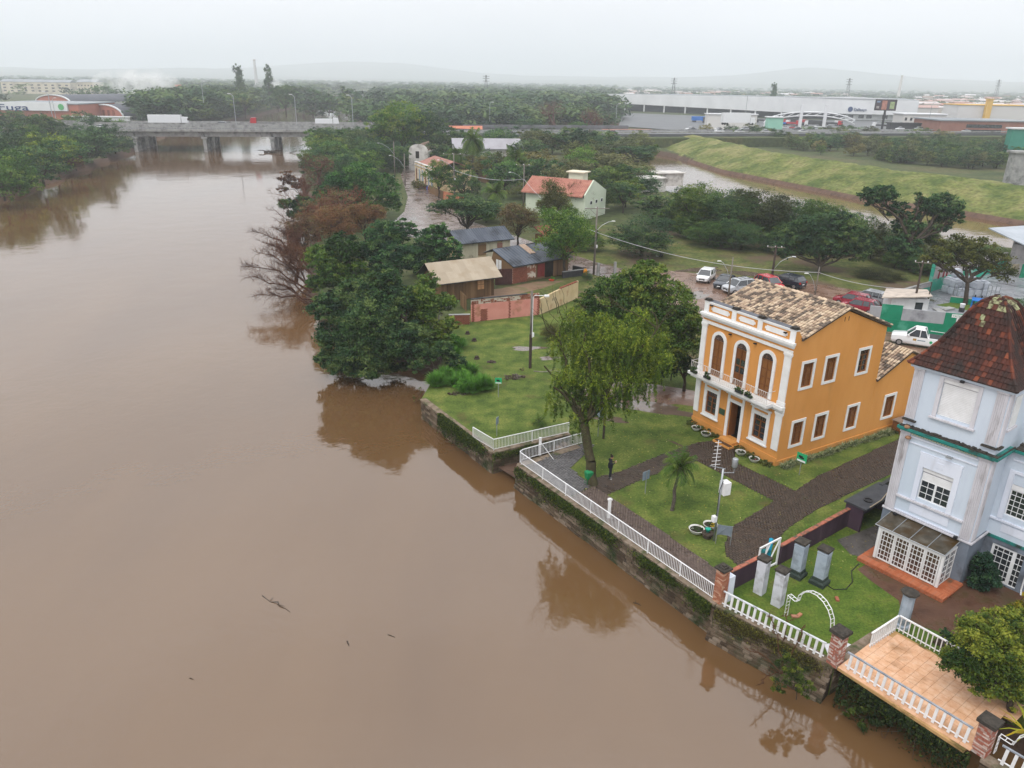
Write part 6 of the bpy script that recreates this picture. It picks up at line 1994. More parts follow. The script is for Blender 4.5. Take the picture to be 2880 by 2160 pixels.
mid=[('green tree hiding the end of the cream street house',(948,428),348,72,'round',L_mid,(0.8,0.95,0.8,1)),('dark green tree between the cream house and the palms',(1000,436),352,78,'bush',L_dark,(1.1,1.1,0.9,1)),('olive twiggy tree covering the left of the red roof',(1195,505),392,80,'round',L_olive,(0.75,0.75,0.6,1)),('fresh green tree covering the wall below the red roof',(1240,535),440,95,'bush',L_mid,(1.0,1.05,0.8,1)),('dark green tree beside the ruined white house',(862,372),318,55,'round',L_dark,(1,1.1,1,1)),('dark tree between the brown bare trees and the dome tree',(735,478),415,70,'bush',L_dark,(1,1.1,1,1)),('rust-brown tree filling the middle of the bank cluster',(720,545),445,105,'round',L_rust,(1.2,0.95,0.8,1)),('russet tree behind the dark crowns of the bank',(790,530),440,100,'round',L_rust,(1.1,0.9,0.7,1)),('dull brown tree at the outer edge of the bank',(660,560),465,90,'round',L_rust,(0.8,0.7,0.7,1)),('dark spreading tree with leaning trunk behind the grey-roofed houses',(1010,520),418,165,'spread',L_dark,(1,1,1,1)),('russet-tinged tree with slim trunk between the two grey-roofed houses',(1118,538),442,105,'round',L_rust,(0.8,0.95,0.8,1)),('fresh green tree in front of the long grey shed',(1218,598),452,135,'round',L_mid,(0.9,1.1,0.95,1)),('dark rounded tree beside the street lamp in the middle',(1385,553),448,150,'bush',L_dark,(0.95,1.0,0.9,1)),('dark tree right of the pale green house',(1345,460),395,75,'round',L_dark,(0.9,1,1,1)),('dark green tree left of the canal bend',(1375,372),312,110,'spread',L_dark,(0.9,1,1,1)),('dark umbrella tree in front of the bare trees',(1240,352),278,115,'spread',L_dark,(0.9,0.98,1.05,1)),('pale olive tree between the palms and the umbrella tree',(1160,350),285,100,'round',L_olive,(0.75,0.85,0.8,1)),('large pale olive tree behind the red-roofed house',(1325,405),332,150,'round',L_olive,(0.95,1,0.9,1)),('olive tree left of the largest olive tree',(1230,400),345,110,'round',L_olive,(0.7,0.75,0.6,1)),('green shrubby tree in front of the red-roofed house',(1200,480),415,90,'bush',L_mid,(1,1.05,0.9,1)),('light green tree below the red-roofed house',(1260,540),470,90,'bush',L_mid,(1.2,1.2,1.0,1)),('dense green tree in front of the cream street house',(960,410),350,75,'round',L_mid,(0.7,0.85,0.8,1)),('small orange-green bush on the street corner by the wall',(905,415),385,35,'bush',L_olive,(0.9,0.9,0.6,1)),('dark green tree left of the tall palm',(950,365),310,80,'round',L_dark,(1,1,1,1)),('dark green tree right of the tall palm',(1065,385),330,80,'round',L_dark,(1.2,1.2,1.1,1)),('green tree behind the shorter palm',(1130,400),345,90,'round',L_mid,(0.8,0.85,0.8,1)),('yellowish bush below the shorter palm',(1150,430),385,100,'bush',L_olive,(0.8,0.9,0.6,1)),('leafy bush behind the spreading dark tree',(1050,480),430,90,'bush',L_mid,(0.75,0.9,0.8,1)),('dark green tree between canal and red house',(1300,455),400,60,'bush',L_mid,(0.8,0.8,0.7,1)),('first dark tree of the row along the canal',(1430,490),419,130,'round',L_dark,(1.1,1.1,0.9,1)),('second tree of the canal row with twiggy top',(1500,510),399,130,'round',L_mid,(0.8,0.85,0.75,1)),('third tree of the canal row, dark and round',(1570,520),414,130,'round',L_dark,(1.1,1.15,1,1)),('fourth tree of the canal row with olive crown',(1640,525),409,140,'round',L_olive,(0.45,0.55,0.5,1)),('fifth tree of the canal row, dark green',(1700,525),414,120,'bush',L_dark,(1,1.1,1,1)),('sixth tree of the canal row behind the spreading tree',(1760,530),434,120,'round',L_mid,(0.7,0.8,0.8,1)),('seventh tree of the canal row near the tall tree',(1830,545),454,110,'bush',L_mid,(0.75,0.85,0.85,1)),('pale green bush under the tall two-headed tree',(1880,560),460,60,'bush',L_olive,(0.8,0.95,0.7,1)),('dark bush in front of the canal row left of the clearing',(1600,540),470,100,'bush',L_dark,(0.9,1,0.9,1)),('low dark bush at the far edge of the clearing',(1530,530),470,120,'bush',L_mid,(0.6,0.75,0.7,1)),('low green bush right of the clearing',(1680,545),490,90,'bush',L_dark,(1.2,1.2,1,1)),('green bush beside the white and green yard wall',(2040,600),540,90,'bush',L_mid,(0.8,0.95,0.8,1)),('dark bush behind the yard wall end',(1985,590),540,70,'bush',L_dark,(1,1.1,1,1)),('green bush on the canal bank behind the yard tree',(2130,570),520,110,'bush',L_mid,(1.1,1.2,0.9,1)),('dark hedge bush at the far right of the yard',(2205,690),635,70,'bush',L_dark,(1,1.2,1,1)),('scrubby heap of cut yellow branches beside the parked cars',(1960,655),622,90,'bush',L_olive,(0.8,0.75,0.5,1)),('low scrub at the edge of the parking grass',(1900,600),575,110,'bush',L_olive,(0.55,0.6,0.45,1)),('dark green bush against the pole by the iron gate',(1268,605),585,24,'bush',L_dark,(1,1,1,1)),('yellow-brown bush against the big green tree at the wall',(1255,710),640,70,'bush',L_olive,(0.75,0.75,0.4,1)),('brown twiggy bush in front of the cream wall',(1195,735),690,60,'bush',L_olive,(0.8,0.8,0.4,1)),('tree on the left bank nearest the viewer',(10,432),345,110,'bush',L_mid,(0.75,0.95,1.0,1)),('big dark tree on the left bank with drooping crown',(95,400),298,130,'bush',L_dark,(1,1.15,1.1,1)),('tree with yellow-green tips on the left bank',(45,415),315,100,'bush',L_mid,(0.9,1.1,0.9,1)),('dark tree on the left bank below the factory',(95,320),250,90,'round',L_dark,(1,1,1.05,1)),('dark tree at the left bank below the bridge ramp',(190,350),270,120,'bush',L_dark,(1,1.1,1.05,1)),('dark tree at the left bank touching the bridge',(250,330),262,85,'bush',L_dark,(1.05,1.1,1.05,1)),('reddish brown shrub at the left waterline',(165,368),335,40,'bush',L_rust,(0.9,0.7,0.8,1)),('tree at the left edge beside the highway',(35,290),240,80,'round',L_dark,(1.1,1.1,1.1,1)),('small tree on the left bank behind the first trees',(5,350),285,70,'bush',L_dark,(1,1.1,1.1,1)),('green tree at the right end of the bridge',(715,345),278,85,'round',L_dark,(1,1.1,1.05,1)),('yellowish tree in front of the bridge end',(735,330),288,45,'round',L_olive,(1,1,0.5,1)),('green tree below the bridge end by the water',(690,370),300,75,'bush',L_mid,(0.75,0.95,0.85,1)),('dark green tree on the bank above the brown trees',(735,395),325,85,'bush',L_dark,(1,1.15,1,1)),('orange-green tree on the bank edge',(680,385),330,60,'round',L_olive,(0.7,0.7,0.35,1)),('green tree left of the first street lamp',(800,370),310,80,'round',L_dark,(1,1.15,1.1,1)),('dark green tree over the far end of the street',(775,350),290,70,'bush',L_dark,(1,1.1,1.1,1)),('dark tree behind the street lamps',(850,370),320,60,'bush',L_dark,(1,1.05,1.05,1)),]
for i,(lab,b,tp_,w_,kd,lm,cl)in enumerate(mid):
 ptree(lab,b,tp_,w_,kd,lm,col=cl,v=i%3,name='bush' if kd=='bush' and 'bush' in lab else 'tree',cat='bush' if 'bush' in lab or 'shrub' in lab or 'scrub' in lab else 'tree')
utree('wide spreading dark tree with two leaning trunks behind the parked cars',(1768,592),[(1700,530,28),(1740,500,36),(1790,490,40),(1840,505,36),(1870,530,26),(1800,530,36),(1755,540,30),(1850,545,24),(1695,548,16),(1820,480,26)],20000,0.17,L_dark,51,0.28,fork=0.3)
utree('tall two-headed dark tree with pale bush-covered trunk at the canal',(1960,582),[(1875,425,22),(1910,420,28),(1940,455,22),(2000,450,26),(2040,445,34),(2060,470,24),(1960,490,30),(1950,530,34),(1975,555,26),(2030,485,20),(1985,425,12)],17000,0.2,L_dark,52,0.4,fork=0.5,col=(0.85,0.95,1.0,1))
utree('airy olive-yellow tree with branching trunk inside the walled yard',(2083,658),[(2020,555,26),(2060,530,28),(2110,540,34),(2150,565,28),(2170,590,20),(2080,560,26),(2120,575,22),(2050,580,18),(2005,560,14)],8500,0.15,L_olive,53,0.28,fork=0.55,col=(0.7,0.75,0.45,1),clump=0.4)
M_corr=mat('grey_corrugated',[(0.05,0.06,0.08),(0.09,0.105,0.13)],1.0,0.5,tcols=[(0.04,0.05,0.07),(0.12,0.135,0.165)],tmix=0.55,dirt=(0.03,0.035,0.045),dscale=0.5,dlo=0.5,dhi=0.65)
M_corrt=mat('beige_corrugated',[(0.30,0.25,0.185),(0.38,0.32,0.245)],1.0,0.6,tcols=[(0.27,0.22,0.16),(0.42,0.355,0.275)],tmix=0.5,dirt=(0.3,0.24,0.17),dscale=0.6)
M_pink=mat('peeling_pink',[(0.55,0.22,0.18),(0.64,0.29,0.24)],0.8,0.85,0.3,10,dirt=(0.36,0.17,0.10),dscale=0.5,dlo=0.55,dhi=0.65)
M_peel=mat('peeling_white',[(0.42,0.36,0.3),(0.6,0.54,0.46)],1,0.85,0.3,10,dirt=(0.26,0.11,0.07),dscale=1.4,dlo=0.48,dhi=0.54)
M_cream=mat('cream_wall',[(0.48,0.36,0.2),(0.6,0.48,0.3)],0.7,0.85,0.3,10,dirt=(0.36,0.2,0.11),dscale=0.6,dlo=0.55,dhi=0.66)
M_redb=mat('red_brickwork',[(0.17,0.05,0.03),(0.26,0.085,0.05)],2,0.85,0.4,12,tcols=[(0.15,0.045,0.028),(0.3,0.1,0.06)],tmix=0.5)
M_grn=mat('yard_green_paint',[(0.005,0.16,0.085),(0.01,0.22,0.12)],0.6,0.7,dirt=(0.06,0.3,0.2),dscale=0.5,dlo=0.58,dhi=0.7)
M_grw=mat('yard_grey_paint',[(0.27,0.28,0.3),(0.36,0.37,0.39)],0.6,0.8,dirt=(0.18,0.18,0.2),dscale=0.6)
M_teal=mat('faded_teal_paint',[(0.02,0.33,0.22),(0.06,0.42,0.31)],0.5,0.8,dirt=(0.3,0.42,0.38),dscale=0.7,dlo=0.5,dhi=0.7)
M_pinkw=mat('pale_wall',[(0.42,0.38,0.38),(0.55,0.5,0.5)],0.6,0.85,dirt=(0.28,0.26,0.26),dscale=0.7)
def corrugated(parent,name,x0,x1,ya,za,yb,zb,mt,pitch=0.22,amp=0.03,sheetw=0.9,ov=0.0):
 """slope of corrugated sheets, each sheet its own piece; ridges run up the slope"""
 L=math.hypot(yb-ya,zb-za)
 an=math.atan2(zb-za,abs(yb-ya))
 sg=1 if yb>ya else-1
 n=max(1,round((x1-x0)/sheetw))
 w=(x1-x0)/n
 vs,fs=[],[]
 m=int(w/pitch)*2
 for i in range(m+1):
  x=w*i/m
  h=amp if i%2 else 0
  vs+=[(x,0,h),(x,L*0.5,h+0.0)]
 for i in range(m):fs.append((2*i,2*i+2,2*i+3,2*i+1))
 me=bpy.data.meshes.new('roof_sheet')
 me.from_pydata(vs,[],fs)
 me.materials.append(mt)
 r=MB().prism([(x0,ya,za-0.05),(x0,yb,zb-0.05),(x0,yb,zb-0.1),(x0,ya,za-0.1)],(x1-x0,0,0)).ob(name,M_dark,parent)
 ms=[]
 for i in range(n):
  for k in(0,1):
   s=k*L*0.495
   y,z=ya+sg*s*math.cos(an),za+s*math.sin(an)+k*0.012
   if sg>0:ms.append(TRS(x0+i*w,y,z,0,an,0))
   else:ms.append(TRS(x0+(i+1)*w,y,z,PI,an,0))
 pieces('roof_sheet',me,ms,r)
 return r
def planks(parent,name,x0,x1,y,z0,z1,mt,pw=0.2,axis='x',skip=()):
 me=MB().box(-0.5,0.5,-0.5,0.5,0,1).mesh('plank',mt)
 n=int((x1-x0)/pw)
 ms=[]
 for i in range(n):
  c=x0+(i+0.5)*(x1-x0)/n
  if any(a<c<b for a,b in skip):continue
  d=random.uniform(0,0.02)
  s=((x1-x0)/n-0.015,0.03+d,z1-z0+random.uniform(-.03,.01))
  if axis=='x':ms.append(TRS(c,y,z0,s=s))
  else:ms.append(TRS(y,c,z0,PI/2,s=s))
 pieces('plank',me,ms,parent)
ba=yaw_of((-7.1,86.6),(-2.3,89.4))
barn=thing('wooden_barn','weathered brown plank barn with pale beige corrugated roof behind the pink wall','barn',(-2.35,88.9,0),ba)
BW,BD=7.0,4.6
MB().box(-BW,0,0.02,BD,0,2.42).prism([(-BW,0.02,2.42),(-BW,BD,2.42),(-BW,BD*0.5,3.9)],(0.1,0,0)).prism([(-0.1,0.02,2.42),(-0.1,BD,2.42),(-0.1,BD*0.5,3.9)],(0.1,0,0)).ob('wall',M_wood,barn)
planks(barn,'plank',-BW,0,0.0,0,2.5,M_wood,0.19,skip=((-2.2,-1.35),))
for i in range(int(BD/0.2)):
 y=i*0.2+0.1
 zt=2.4+(1-abs(y-BD/2)/(BD/2))*1.45
 MB().box(-BW-0.03,-BW-0.001,y-0.09,y+0.09,0,zt-0.03).ob('plank',M_wood,barn)
f=MB().box(-2.2,-1.35,-0.03,0.0,0.0,0.95).box(-2.2,-1.35,-0.03,0,2.1,2.5).ob('window_apron',M_wood,barn)
MB().box(-2.2,-1.35,-0.05,0.01,0.95,2.1).ob('shutter',mat('orange_shutter',[(0.42,0.22,0.10),(0.55,0.32,0.16)],3,0.7),barn)
MB().box(-1.8,-1.75,-0.07,-0.051,0.95,2.1).box(-2.2,-1.35,-0.07,-0.051,1.5,1.55).ob('shutter_batten',M_wood,barn)
corrugated(barn,'roof',-BW-0.9,0.75,-0.75,2.32,BD/2,4.2,M_corrt,0.5,0.02,0.95)
corrugated(barn,'roof',-BW-0.9,0.75,BD+0.4,2.35,BD/2,4.2,M_corrt,0.5,0.02,0.95)
t=thing('lean_plank_gate','leaning dark plank gate at the corner of the barn and the pink wall','gate',(-5.2,81.8,0),1.9)
planks(t,'plank',0,2.6,0,0,1.7,M_wood,0.2)
t=thing('lean_board','white dented board leaning by the low brick wall under the trees','board',G(968,668),0.4)
MB().box(-0.45,0.45,-0.03,0.03,0,0.9).ob('board',M_white,t,rot=(-0.25,0,0))
h2y=yaw_of((-0.2,94.8),(6.2,100.0))
h2=thing('long_shed','long low shed with blue-grey corrugated roof, brick and red door front','shed',(-0.2,94.4,0),h2y)
L2=9.6
MB().box(0,L2,0.02,4.4,0,2.2).prism([(0,0.02,2.2),(0,4.4,2.2),(0,3.9,3.5)],(0.1,0,0)).ob('wall',M_wood,h2)
bk=MB().box(-0.5,0.5,-0.5,0.5,-0.5,0.5).mesh('brick',M_redb)
bb=MB().box(0,2.4,-0.02,0.02,0,2.0).ob('brick_panel',M_mort,h2)
ms=[]
for k in range(17):
 for i in range(9):
  x=i*0.27+(0.135 if k%2 else 0.02)
  ms.append(TRS(x+0.12,-0.02,0.08+k*0.115,s=(0.245,0.05,0.095)))
pieces('brick',bk,ms,bb)
box('plaster_panel',M_peel,h2,2.42,3.9,-0.05,0.02,0.35,2.15)
box('red_door',mat('dark_red_wood',[(0.14,0.02,0.018),(0.22,0.035,0.03)],4,0.7),h2,4.2,5.4,-0.05,0.02,0.3,2.0)
box('open_bay',M_void,h2,5.5,6.9,-0.04,0.02,0.1,2.1)
planks(h2,'plank',6.95,L2,-0.01,0,2.1,M_wood,0.22)
corrugated(h2,'roof',-0.1,4.9,-0.45,2.28,4.0,3.75,M_corr,0.36,0.09,1.1)
corrugated(h2,'roof',4.9,L2+0.4,-0.45,2.32,4.0,3.7,M_corr,0.3,0.02,1.1)
corrugated(h2,'roof',-0.1,L2,6.0,3.0,4.0,3.78,M_corr,0.24,0.045,0.9)
MB().prism([(4.3,1.7,3.02),(5.3,1.7,3.02),(5.2,3.9,3.82),(4.2,3.9,3.82)],(0,0,0.06)).ob('patch_sheet',M_mort,h2)
for y in(0.6,1.2):box('gable_panel',M_white,h2,-0.02,-0.001,1.6+y,2.1+y,1.3,2.6)
h1y=yaw_of((-6.9,108.9),(-0.55,112.7))
h1=thing('plank_cottage','low cream plank cottage with blue-grey corrugated roof behind the long shed','house',(-0.6,111.0,0),h1y)
MB().box(-8,0,0.02,4.6,0,2.5).prism([(-0.1,0.02,2.5),(-0.1,4.6,2.5),(-0.1,2.8,3.7)],(0.1,0,0)).ob('wall',M_cream,h1)
M_cplank=mat('cream_plank',[(0.46,0.42,0.3),(0.6,0.56,0.44)],2,0.8,tcols=[(0.42,0.38,0.27),(0.62,0.58,0.46)],tmix=0.5,dirt=(0.2,0.17,0.12),dscale=1.0,dlo=0.55,dhi=0.7)
planks(h1,'plank',-8,0,-0.0,0,2.5,M_cplank,0.26,skip=((-5.3,-4.0),(-2.2,-1.3)))
box('board_window',M_wood,h1,-5.3,-4.0,-0.05,0.02,0.6,2.2)
box('brown_door',mat('pinkish_door',[(0.26,0.13,0.1),(0.33,0.17,0.13)],3,0.7),h1,-2.2,-1.3,-0.05,0.02,0.4,2.1)
corrugated(h1,'roof',-8.6,0.5,-0.5,2.55,2.6,3.95,M_corr,0.36,0.08,1.1)
corrugated(h1,'roof',-8.6,0.5,5.1,2.6,2.6,3.95,M_corr,0.36,0.08,1.1)
wall_run('plank_fence','dark maroon plank fence between the barn and the long shed',(-2.3,94.0),(-0.3,94.5),0.3,0.1,M_dark,cat='fence')
fn=bpy.data.objects[-1]if False else None
t=thing('board_fence','dark red-brown board fence beside the brick end of the long shed','fence',(-2.35,93.9,0),0.2)
planks(t,'plank',0,2.2,0,0,2.0,mat('dark_fence_wood',[(0.045,0.018,0.018),(0.08,0.035,0.03)],3,0.8),0.2)
wall_run('low_wall','low dark wall with pale top beside the green tree and orange cover',(6.4,98.0),(9.5,99.8),0.8,0.25,M_dark,M_conc)
wall_run('low_wall','short dark wall sloping behind the orange cover',(8.0,101.5),(9.6,100.0),0.9,0.2,M_dark)
t=thing('orange_cover','small orange cover standing at the end of the low dark wall','cover',(9.5,99.4,0))
MB().sq([(0.22,0),(0.25,0.7),(0.12,0.95)]).ob('cover',mat('orange_plastic',[(0.7,0.25,0.01),(0.8,0.32,0.02)],3,0.5),t)
t=thing('flower_pot','red pot with green plant by the long shed','pot',(4.9,96.4,0))
MB().lathe([(0.25,0),(0.4,0.15),(0.36,0.18)],10).ob('pot',mat('red_pot',[(0.45,0.06,0.03),(0.5,0.08,0.04)],3,0.6),t)
link('plant',crown_mesh('plant',[((0,0,0.4),(0.3,0.3,0.3))],150,0.09,L_bright,seed=2),t)
t=thing('iron_gate','rusty iron bar fence between two concrete posts by the flooded road','gate',(11.2,99.6,0),0.35)
MB().tube([(0,0,1.35),(2.4,0,1.35)],0.03,4).tube([(0,0,0.2),(2.4,0,0.2)],0.03,4).ob('rails',M_twig,t)
pieces('bar',MB().tube([(0,0,0.1),(0,0,1.55)],0.02,4).mesh('bar',M_twig),[TRS(0.14*i+0.1,0,0)for i in range(16)],t)
for x in(0,2.5):box('post',M_conc,t,x-0.15,x+0.15,-0.15,0.15,0,1.7)
pw=thing('pink_wall','peeling pink boundary wall with whitish brick top behind the lawn','wall',(-4.45,77.9,0),yaw_of((-4.45,77.9),(2.8,81.0)))
PL=math.hypot(7.25,3.1)
MB().box(0,PL,-0.1,0.1,0,1.9).ob('wall_panel',M_pink,pw)
MB().box(0,PL,-0.09,0.09,1.9,2.45).ob('upper_course',M_peel,pw)
MB().box(-0.05,PL*0.82,-0.13,0.13,2.451,2.53).ob('coping',M_dark,pw)
bq=MB().box(-0.5,0.5,-0.5,0.5,-0.5,0.5).mesh('brick',M_redb)
ms=[TRS(4.35+(k%2)*0.05,-0.1,0.1+k*0.17,s=(0.2,0.05,0.1))for k in range(11)]
ms+=[TRS(7.75+(k%2)*0.08,-0.1,0.1+k*0.14,s=(0.22,0.05,0.1))for k in range(17)]
for k in range(10):
 for i in range(3):ms.append(TRS(1.1+i*0.25+(k%2)*0.1,-0.1,0.08+k*0.13,s=(0.22,0.05,0.1)))
for k in range(4):
 for i in range(30):
  if random.random()<0.45:ms.append(TRS(0.15+i*0.26,-0.09,1.98+k*0.12,s=(0.22,0.05,0.09)))
for k in range(17):
 ms.append(TRS(0.14+(k%2)*0.06,-0.1,0.08+k*0.13,s=(0.25,0.05,0.1)))
pieces('brick',bq,ms,pw)
cw=thing('cream_wall','stained cream and yellow boundary wall continuing right of the pink one','wall',(2.85,81.02,0),yaw_of((2.85,81.02),(7.6,88.2)))
MB().box(0,8.6,-0.1,0.1,0,1.75).prism([(0,-0.1,1.75),(8.6,-0.1,1.75),(8.6,-0.1,2.1),(5.0,-0.1,2.0),(0,-0.1,1.78)],(0,0.2,0)).ob('wall_panel',M_cream,cw)
pieces('brick',bq,[TRS(4.6+i*0.26,0.0,2.05+(i%2)*0.03,s=(0.24,0.24,0.12))for i in range(15)],cw)
text('graffiti','ЖK',0.5,M_dark,cw,(1.2,-0.11,0.9),(PI/2,0,0),0.002)if False else None
for x in(1.3,2.6,3.0):
 m=MB()
 for q in range(5):m.tube([(x+random.random()*0.4,-0.11,0.9+random.random()*0.4),(x+random.random()*0.4,-0.11,0.9+random.random()*0.4)],0.012,3)
 m.ob('graffiti',M_dark,cw)
bw_=thing('brick_wall','low dark red brick wall with pale top left of the pink wall','wall',(-6.7,76.75,0),0.13)
MB().box(0,2.15,-0.08,0.12,0,1.05).ob('core',M_mort,bw_)
MB().box(-0.05,2.2,-0.14,0.16,1.051,1.12).ob('coping',M_conc,bw_)
ms=[]
for k in range(8):
 for i in range(8):ms.append(TRS(0.14+i*0.265+(k%2)*0.1,-0.09,0.08+k*0.128,s=(0.24,0.05,0.1)))
pieces('brick',bq,ms,bw_)
M_cpole=mat('concrete_pole',[(0.13,0.115,0.10),(0.21,0.19,0.165)],2,0.85)
M_wpole=mat('timber_pole',[(0.035,0.025,0.02),(0.075,0.055,0.045)],2,0.9)
def pole(label,x,y,h,mt=M_cpole,arm=None,lamp=None,r=0.13,gear=False,armyaw=0.0,cat='utility pole',name='utility_pole',z=0):
 t=thing(name,label,cat,(x,y,z))
 MB().tube([(0,0,-0.3),(0,0,h)],[r*1.2,r*0.75],8).ob('pole',mt,t,smooth=True)
 if arm:
  c,s=math.cos(armyaw)*arm,math.sin(armyaw)*arm
  MB().tube([(-c,-s,h-0.25),(c,s,h-0.25)],0.05,4).tube([(-c*0.6,-s*0.6,h-0.25),(0,0,h-1.2)],0.025,4).ob('crossarm',M_cpole,t)
  for f in(-0.95,-0.1,0.6):MB().lathe([(0.05,0),(0.07,0.08),(0.04,0.16)],6,(c*f,s*f,h-0.2)).ob('insulator',M_white,t)
 if lamp:
  lx,ly,lz=lamp
  pts=[(0,0,h-3.2+lz*0),(lx*0.35,ly*0.35,h-3.2+lz*0.6),(lx*0.75,ly*0.75,h-3.2+lz*0.93),(lx,ly,h-3.2+lz)]
  MB().tube(pts,0.035,5).ob('lamp_arm',M_steel,t)
  a=math.atan2(ly,lx)
  o=MB().add([(-0.1,-0.09,0),(0.55,-0.12,-0.03),(0.55,0.12,-0.03),(-0.1,0.09,0),(-0.05,-0.05,0.12),(0.45,-0.07,0.09),(0.45,0.07,0.09),(-0.05,0.05,0.12)],[(3,2,1,0),(4,5,6,7),(0,1,5,4),(1,2,6,5),(2,3,7,6),(3,0,4,7)]).ob('lamp_head',M_white,t,(lx,ly,h-3.2+lz),(0,0,a)).scale=(0.75,0.75,0.75)
 if gear:
  MB().tube([(0.12,0,h-3.0),(0.15,0.03,h-4.4)],0.09,6).ob('cable_bundle',M_black,t)
  MB().box(0.1,0.3,-0.1,0.1,h-5.4,h-5.0).ob('meter_box',M_white,t)
 return t
P1=pole('tall concrete power pole with curved street lamp near the iron gate',10.75,100.6,8.9,arm=1.6,armyaw=0.1,lamp=(2.1,0.3,1.3),gear=True)
P2=pole('concrete power pole with crossarm in front of the red-roofed house',1.7,154,8.9,arm=1.6,armyaw=0.0,lamp=(-2.6,-0.5,1.6),gear=True)
P3=pole('concrete power pole with crossarm beside the flooded street',-12.7,162.5,10.0,arm=2.2,armyaw=0.1,lamp=(-3.0,-0.5,1.8),gear=True)
P4=pole('street pole with curved lamp beyond the white ruined facade',-26.5,188,7.5,lamp=(-3.4,1.0,2.6))
P5=pole('thin far street pole with long curved lamp over the street',-31.5,205,9.0,lamp=(-4,1.0,2.6))
P6=pole('short pole with globe lamp between the parked cars and the yellow roof',26.0,89.6,4.9,r=0.1,lamp=(-1.3,0.4,2.6))
P7=pole('dark timber pole with curved lamp behind the red car',33.7,97.6,4.8,mt=M_wpole,arm=1.1,armyaw=-0.2,r=0.16,lamp=(2.1,-0.6,1.9))
P8=pole('slim pole with globe lamp above the yellow roof ridge',37.0,91,3.6,r=0.08,lamp=(-1.2,0.2,2.3))
P9=pole('dark timber power pole at the guard hut of the walled yard',44.7,82.4,6.4,mt=M_wpole,r=0.12,arm=0.8,armyaw=-0.3)
P10=pole('lower green-based post right of the dark timber pole in the yard',45.7,81.6,4.2,mt=M_wpole,r=0.07)
t=thing('lamp_pole','grey lamp pole with white lamp standing on the lawn before the pink wall','lamp pole',(1.6,64.1,0))
MB().tube([(0,0,-0.2),(0,0,3.2)],0.13,8).ob('timber_base',M_wpole,t)
MB().tube([(0,0,2.9),(0,0,7.1)],0.1,8).ob('pole',M_cpole,t,smooth=True)
MB().tube([(0.12,-0.08,2.9),(0.12,-0.08,6.6),(0.25,-0.1,6.75),(1.2,-0.1,6.75)],0.035,5).ob('conduit',M_whitem,t)
MB().box(1.1,1.5,-0.22,0.05,6.65,6.8).ob('lamp_head',M_white,t)
MB().box(0.12,0.28,-0.2,0.0,3.0,3.35).ob('meter_box',M_whitem,t)
def wire(label,a,b,sag=1.0,r=0.025,mt=None,n=16,group='overhead wires'):
 a,b=Vector(a),Vector(b)
 pts=[(a+(b-a)*i/n)-a-Vector((0,0,4*sag*(i/n)*(1-i/n)))for i in range(n+1)]
 t=thing('overhead_wire',label,'wire',a,0,group)
 MB().tube(pts,r,3,False).ob('cable',mt or M_conc,t)
M_lw=mat('pale_cable',[(0.32,0.32,0.34),(0.4,0.4,0.42)],2,0.5)
wire('pale cable from the street pole to the pole before the red-roofed house',(-12.7,162.5,6.6),(1.7,154,6.0),0.9,0.05,M_lw)
wire('pale cable from the red-roofed house pole to the tall lamp pole',(1.7,154,6.0),(10.75,100.6,5.6),1.2,0.04,M_lw)
wire('pale cable from the tall lamp pole over the parking ground',(10.75,100.6,5.6),(37,91,2.9),1.2,0.035,M_lw)
wire('pale cable running above the yellow roof to the yard pole',(37,91,2.9),(44.7,82.4,3.2),0.5,0.03,M_lw)
for k,(dz,lab)in enumerate(((-0.25,'thin upper wire from the tall lamp pole across the parking ground'),(-1.2,'thin lower wire from the tall lamp pole across the parking ground'))):
 wire(lab,(10.75,100.6,8.5+dz),(33.7,97.6,5.0+dz),1.0,0.012,M_dark)
wire('thin wire from the yard pole down to the right',(44.7,82.4,5.9),(62,66,5.6),0.6,0.02,M_dark)
M_tyre=mat('tyre_rubber',[(0.012,0.012,0.012),(0.025,0.025,0.025)],10,0.8)
M_rim=mat('alloy_rim',[(0.3,0.3,0.31),(0.4,0.4,0.42)],10,0.35,metal=0.7)
M_hl=mat('headlight_lens',[(0.5,0.52,0.55),(0.6,0.62,0.65)],10,0.15)
M_tl=mat('tail_light_red',[(0.35,0.01,0.01),(0.45,0.02,0.015)],10,0.2)
M_cglass=mat('car_glass',[(0.02,0.025,0.03),(0.035,0.04,0.05)],10,0.04,spec=1.0)
def paint(name,c):return mat('paint_'+name,[c,tuple(x*0.94 for x in c)],2,0.22,coat=0.6)
def loft(stations,name,mt,parent,smooth=True):
 """stations: list of (x, [(y,z)...half profile from bottom centre outward to top centre])"""
 vs,fs=[],[]
 n=len(stations[0][1])
 for x,pr in stations:
  for y,z in pr:vs.append((x,y,z))
  for y,z in pr[::-1]:vs.append((x,-y,z))
 m=2*n
 for i in range(len(stations)-1):
  for j in range(m):
   fs.append((i*m+j,i*m+(j+1)%m,(i+1)*m+(j+1)%m,(i+1)*m+j))
 fs.append(tuple(range(m)))
 fs.append(tuple((len(stations)-1)*m+j for j in range(m))[::-1])
 me=bpy.data.meshes.new(name)
 me.from_pydata(vs,[],fs)
 me.materials.append(mt)
 if smooth:
  for p in me.polygons:p.use_smooth=len(p.vertices)==4
  me.set_sharp_from_angle(angle=0.7)if hasattr(me,'set_sharp_from_angle')else None
 o=link(name,me,parent)
 return o
